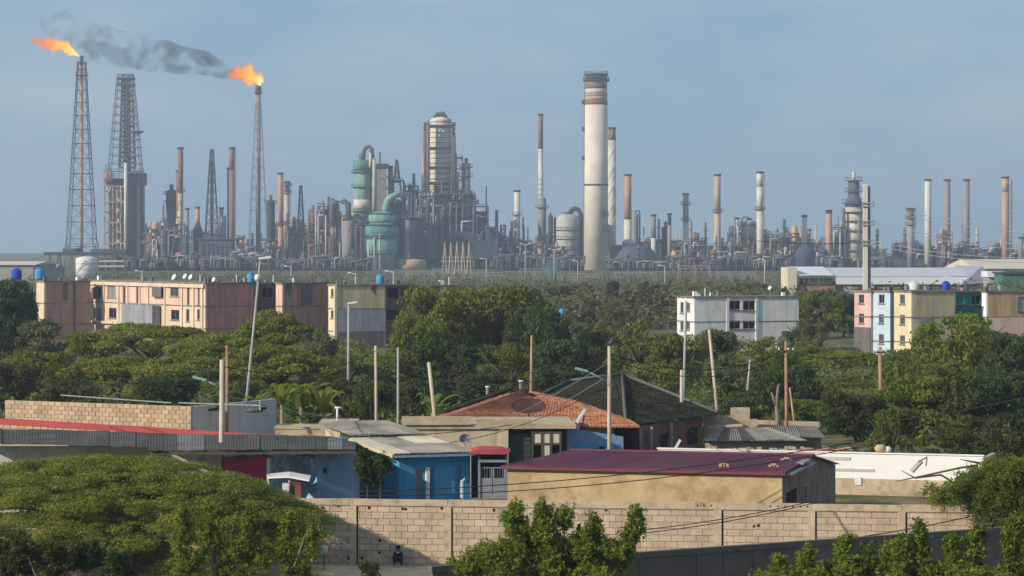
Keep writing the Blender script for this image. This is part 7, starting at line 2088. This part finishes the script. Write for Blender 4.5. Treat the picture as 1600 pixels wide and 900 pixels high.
# dead branches lying against the white wall
t = thing('dead_branch', 'bare dark branches leaning across the white wall', 'branch', P(1500, 760, 119))
def lo(p): return p - t.location
MB().tube([lo(P(1500, 760, 119)), lo(P(1470, 742, 119)), lo(P(1430, 747, 119)), lo(P(1408, 735, 119))], [.06, .05, .04, .015], n=6).tube([lo(P(1528, 727, 119)), lo(P(1500, 731, 119)), lo(P(1450, 742, 119)), lo(P(1400, 752, 119))], [.06, .05, .045, .02], n=6).tube([lo(P(1532, 724, 119)), lo(P(1512, 720, 119)), lo(P(1500, 718, 119))], [.06, .04, .015], n=6).build('branch', m_bark, t)

# big concrete line pole with crossarms, mid right
Yp = 330.0; kk = Yp / F
t = thing('line_pole', 'tall double concrete power pole with four sets of crossarms at the right', 'pole', (PX(1352, Yp), Yp, 0))
q = MB(); zt = PZ(287, Yp); q.bar((0, 0, -.2), (0, 0, zt), .55, .55, up=(0, 1, 0)); q.build('shaft', m_whitest, t)
q = MB(); q.bar((.55, .3, -.2), (.42, .3, zt - .3), .4, .4, up=(0, 1, 0)); q.build('shaft', m_greyst, t)
WL = []
for y in (318, 323, 347, 352, 377, 383):
    z = PZ(y, Yp)
    q = MB(); q.bar((-.5, -.35, z), (1.15, -.35, z + .06), .13); q.bar((.95, -.35, z + .05), (.95, -.35, z + .3), .1); q.bar((-.4, -.35, z), (-.4, -.35, z + .25), .1)
    q.build('crossarm', m_greymetal, t)

def cable(label, pts, sag, r_, mat=None, name='power_cable', group='overhead cables'):
    p0, p1 = pts
    base = Vector(p0)
    ln = (Vector(p1) - base).length
    n = 14
    ps = [base.lerp(Vector(p1), j / n) - Vector((0, 0, sag * 4 * (j / n) * (1 - j / n))) - base for j in range(n + 1)]
    o = MB().tube(ps, r_, n=4).build(name, mat or m_wire); o.location = base
    return tag(o, label, 'cable', group)
wl = [('topmost pale cable from the concrete power pole to the right edge', 318, 352), ('second pale cable from the concrete power pole to the right edge', 323, 362), ('third pale cable from the concrete power pole to the right edge', 347, 378), ('fourth pale cable from the concrete power pole to the right edge', 352, 388), ('fifth pale cable from the concrete power pole to the right edge', 377, 397), ('lowest pale cable from the concrete power pole to the right edge', 383, 404)]
for l, y0, y1 in wl:
    cable(l, (P(1358, y0 - 2, 329.6), P(1680, y1 + 5, 270)), .8, .035, m_wirepale)
cable('dark cable from the tapered tower side to the concrete power pole', (P(1180, 376, 420), P(1350, 379, 329.5)), .3, .05)
cable('upper of two black cables crossing the ochre house wall', (P(560, 768, 101.0), P(1330, 692, 102.6)), .35, .018)
cable('lower of two black cables crossing the ochre house wall', (P(560, 775, 101.0), P(1340, 699, 102.6)), .45, .018)
cable('upper of two black cables crossing the block wall at centre right', (P(995, 829, 92), P(1270, 783, 98.5)), .1, .016)
cable('lower of two black cables crossing the block wall at centre right', (P(995, 834, 92), P(1275, 785, 98.5)), .12, .016)
cable('black cable crossing the block wall at the right end', (P(1350, 838, 90), P(1620, 779, 97)), .12, .018)
cable('thick dark cable sweeping up across the shaded trees at the right', (P(1395, 657, 128), P(1660, 606, 112)), .15, .022, m_wire)
cable('thin dark cable over the grey sheet roof to the orange house', (P(545, 681, 112), P(800, 664, 120)), .15, .016)
cable('pale cable from the white barked pole down left over the orange roof', (P(948, 568, 122), P(760, 668, 118)), .15, .013, m_wirepale)
cable('second pale cable from the white barked pole down left over the mossy roof', (P(948, 588, 122), P(835, 650, 121)), .1, .013, m_wirepale)
cable('dark cable from the white barked pole down right to the brick house', (P(955, 570, 122), P(1140, 715, 118)), .15, .011, m_wire)
cable('thin pale cable between the orange lit pole and the trees to its right', (P(350, 618, 109), P(545, 655, 124)), .1, .016, m_wirepale)

for (l, a_, b_, sg, rr) in (
    ('thin dark cable from the left edge to the orange lit pole', P(-30, 560, 118), P(347, 572, 109), .5, .018),
    ('second thin dark cable from the left edge to the orange lit pole', P(-30, 575, 118), P(347, 580, 109), .6, .018),
    ('thin dark cable from the orange lit pole to the straw coloured post', P(347, 572, 109), P(587, 548, 150), .7, .02),
    ('dark cable from the straw coloured post to the white barked pole', P(588, 556, 150), P(952, 556, 122), 1.0, .02),
    ('lower dark cable from the straw coloured post to the white barked pole', P(588, 562, 150), P(952, 566, 122), 1.2, .02),
    ('dark cable from the white barked pole to the reddish pole on the right', P(952, 552, 122), P(1228, 548, 150), .9, .02),
    ('lower dark cable from the white barked pole to the reddish pole on the right', P(952, 560, 122), P(1228, 556, 150), 1.0, .02),
    ('dark cable from the reddish pole to the rusty pole by the sky blue block', P(1228, 546, 150), P(1375, 550, 180), .5, .022),
    ('dark cable from the rusty pole to the right edge', P(1375, 550, 180), P(1660, 575, 130), .9, .022),
    ('house drop cable from the white barked pole to the blue house roof', P(952, 600, 122), P(700, 692, 112), .4, .014)):
    cable(l, (a_, b_), sg, rr)
for (x, y, Y, lab) in ((1228, 548, 150, 'b'), (1375, 550, 180, 'c')):
    par = min([o for o in bpy.data.objects if o.name.startswith('utility_pole') and o.parent is None], key=lambda o: abs(o.location.x - PX(x, Y)) + abs(o.location.y - Y) * .5)
    base = P(x, y, Y) - par.location
    q = MB(); q.bar(base + Vector((-.45, -.12, 0)), base + Vector((.45, -.12, 0)), .07); q.build('crossarm', m_bark, par)
    for dx in (-.4, 0.12, .4):
        q = MB(); q.lathe([(.03, .035), (.06, .06), (.03, .1), (.055, .13), (.02, .17)], (base.x + dx, base.y - .12, base.z), 6); q.build('insulator', m_whitemetal, par)

# the small crouching figure by the wall
def skinned(name, pts, edges, radii, mat, parent, root=0):
    me = bpy.data.meshes.new(name); me.from_pydata([tuple(p) for p in pts], edges, []); me.update()
    o = bpy.data.objects.new(name, me); COL.objects.link(o); o.parent = parent; me.materials.append(mat)
    md = o.modifiers.new('skin', 'SKIN'); md.use_smooth_shade = True
    for i, r_ in enumerate(radii):
        me.skin_vertices[0].data[i].radius = (r_, r_)
    me.skin_vertices[0].data[root].use_root = True
    sb = o.modifiers.new('sub', 'SUBSURF'); sb.levels = 1; sb.render_levels = 2
    return o
Yq = 100.6
pt = thing('person', 'small person in dark clothes crouching on the ground against the shaded block wall', 'person', P(622, 882, Yq))
B_ = [(0, .02, .17), (.0, .0, .30), (.0, -.04, .42), (.0, -.07, .50), (0, -.09, .56),
      (.10, .0, .15), (.14, -.20, .30), (.13, -.13, .03), (.13, -.24, .02),
      (-.10, .0, .15), (-.15, -.20, .29), (-.14, -.13, .03), (-.14, -.24, .02),
      (.12, -.05, .44), (.17, -.12, .32), (.10, -.24, .33), (-.12, -.05, .44), (-.18, -.12, .32), (-.09, -.24, .33)]
E_ = [(0, 1), (1, 2), (2, 3), (3, 4), (0, 5), (5, 6), (6, 7), (7, 8), (0, 9), (9, 10), (10, 11), (11, 12), (2, 13), (13, 14), (14, 15), (2, 16), (16, 17), (17, 18)]
R_ = [.12, .11, .10, .05, .045, .075, .055, .04, .035, .075, .055, .04, .035, .05, .04, .025, .05, .04, .025]
skinned('body', B_, E_, R_, m_cloth, pt)
MB().lathe([(.02, -.10), (.06, -.07), (.085, 0), (.075, .06), (.03, .095)], (0, -.10, .625), 12).build('head', m_skin, pt)
MB().lathe([(.092, .01), (.088, .06), (.05, .105), (.01, .115)], (0, -.095, .625), 12).build('hair', m_cloth, pt)
q = MB(); q.bar((0, -.18, .62), (0, -.21, .605), .022); q.build('nose', m_skin, pt)
for sx in (-1, 1):
    q = MB(); q.lathe([(.006, -.008), (.012, 0), (.006, .008)], (sx * .03, -.178, .64), 6); q.build('eye', m_dark, pt)
    q = MB(); q.lathe([(.01, -.02), (.016, 0), (.01, .02)], (sx * .088, -.1, .62), 6); q.build('ear', m_skin, pt)
    h0 = Vector((sx * .10, -.25, .33))
    q = MB(); q.tube([h0, h0 + Vector((-sx * .02, -.03, -.02)), h0 + Vector((-sx * .03, -.06, -.05))], [.018, .026, .022], n=8)
    for k in range(4):
        f0 = h0 + Vector((-sx * .03 + (k - 1.5) * .013, -.06, -.05)); q.tube([f0, f0 + Vector((0, -.022, -.025)), f0 + Vector((0, -.01, -.05 + .006 * abs(k - 1.5)))], [.008, .007, .005], n=5)
    f0 = h0 + Vector((sx * .012, -.035, -.02)); q.tube([f0, f0 + Vector((sx * .015, -.02, -.03)), f0 + Vector((sx * .008, -.03, -.05))], [.009, .008, .006], n=5)
    q.build('hand', m_skin, pt)
q = MB(); q.box(-.05, .05, -.155, -.12, .44, .50); q.build('collar', m_whitemetal, pt)

# white ball on a stake, and rooftop clutter
t = thing('lamp_globe', 'pale round globe on a thin stake against the shaded block wall, bottom left', 'lamp', P(506, 858, 99.8))
MB().lathe([(.01, -.16), (.09, -.13), (.15, -.04), (.15, .04), (.09, .13), (.01, .16)], n=16).build('globe', m_tankwhite, t)
q = MB(); q.bar((0, 0, -.82), (0, 0, -.14), .04); q.build('stake', m_bark, t)
t = thing('standpipe', 'white tee shaped vent pipe standing on the tan box behind the long shed', 'pipe', P(527, 662, 124.5))
q = MB(); q.tube([(0, 0, -.1), (0, 0, .75)], .05, n=6); q.tube([(-.12, 0, .74), (.22, 0, .74)], .05, n=6); q.build('pipe', m_whitemetal, t)
for (x, y, l, w_) in ((338, 634, 'small dark bundle lying on the grey plastered roof edge, left', .4), (398, 640, 'flat dark bundle lying on the grey plastered roof edge, right', .9)):
    q = MB(); q.lathe([(w_ * .4, 0), (w_ * .5, .08), (w_ * .3, .2)], n=8)
    o = q.build('roof_bundle', m_asbdark); o.location = P(x, y + 4, 127); tag(o, l, 'bundle')

# ------------------------------------------------------------------ haze: thin air over the whole place
hm = vol_mat('thin_haze', lambda t, out: None)
tt = hm.node_tree
pv = tt.nodes.new('ShaderNodeVolumePrincipled')
pv.inputs['Color'].default_value = (.72, .85, 1.0, 1)
pv.inputs['Density'].default_value = 0.00024
pv.inputs['Anisotropy'].default_value = 0.2
tt.links.new(pv.outputs[0], [n for n in tt.nodes if n.type == 'OUTPUT_MATERIAL'][0].inputs['Volume'])
q = MB(); q.box(-2600, 2600, -30, 5100, -1.7, 150)
o = q.build('haze', hm, kind='stuff')
tag(o, 'thin pale haze filling the air over the town and the refinery', 'haze')
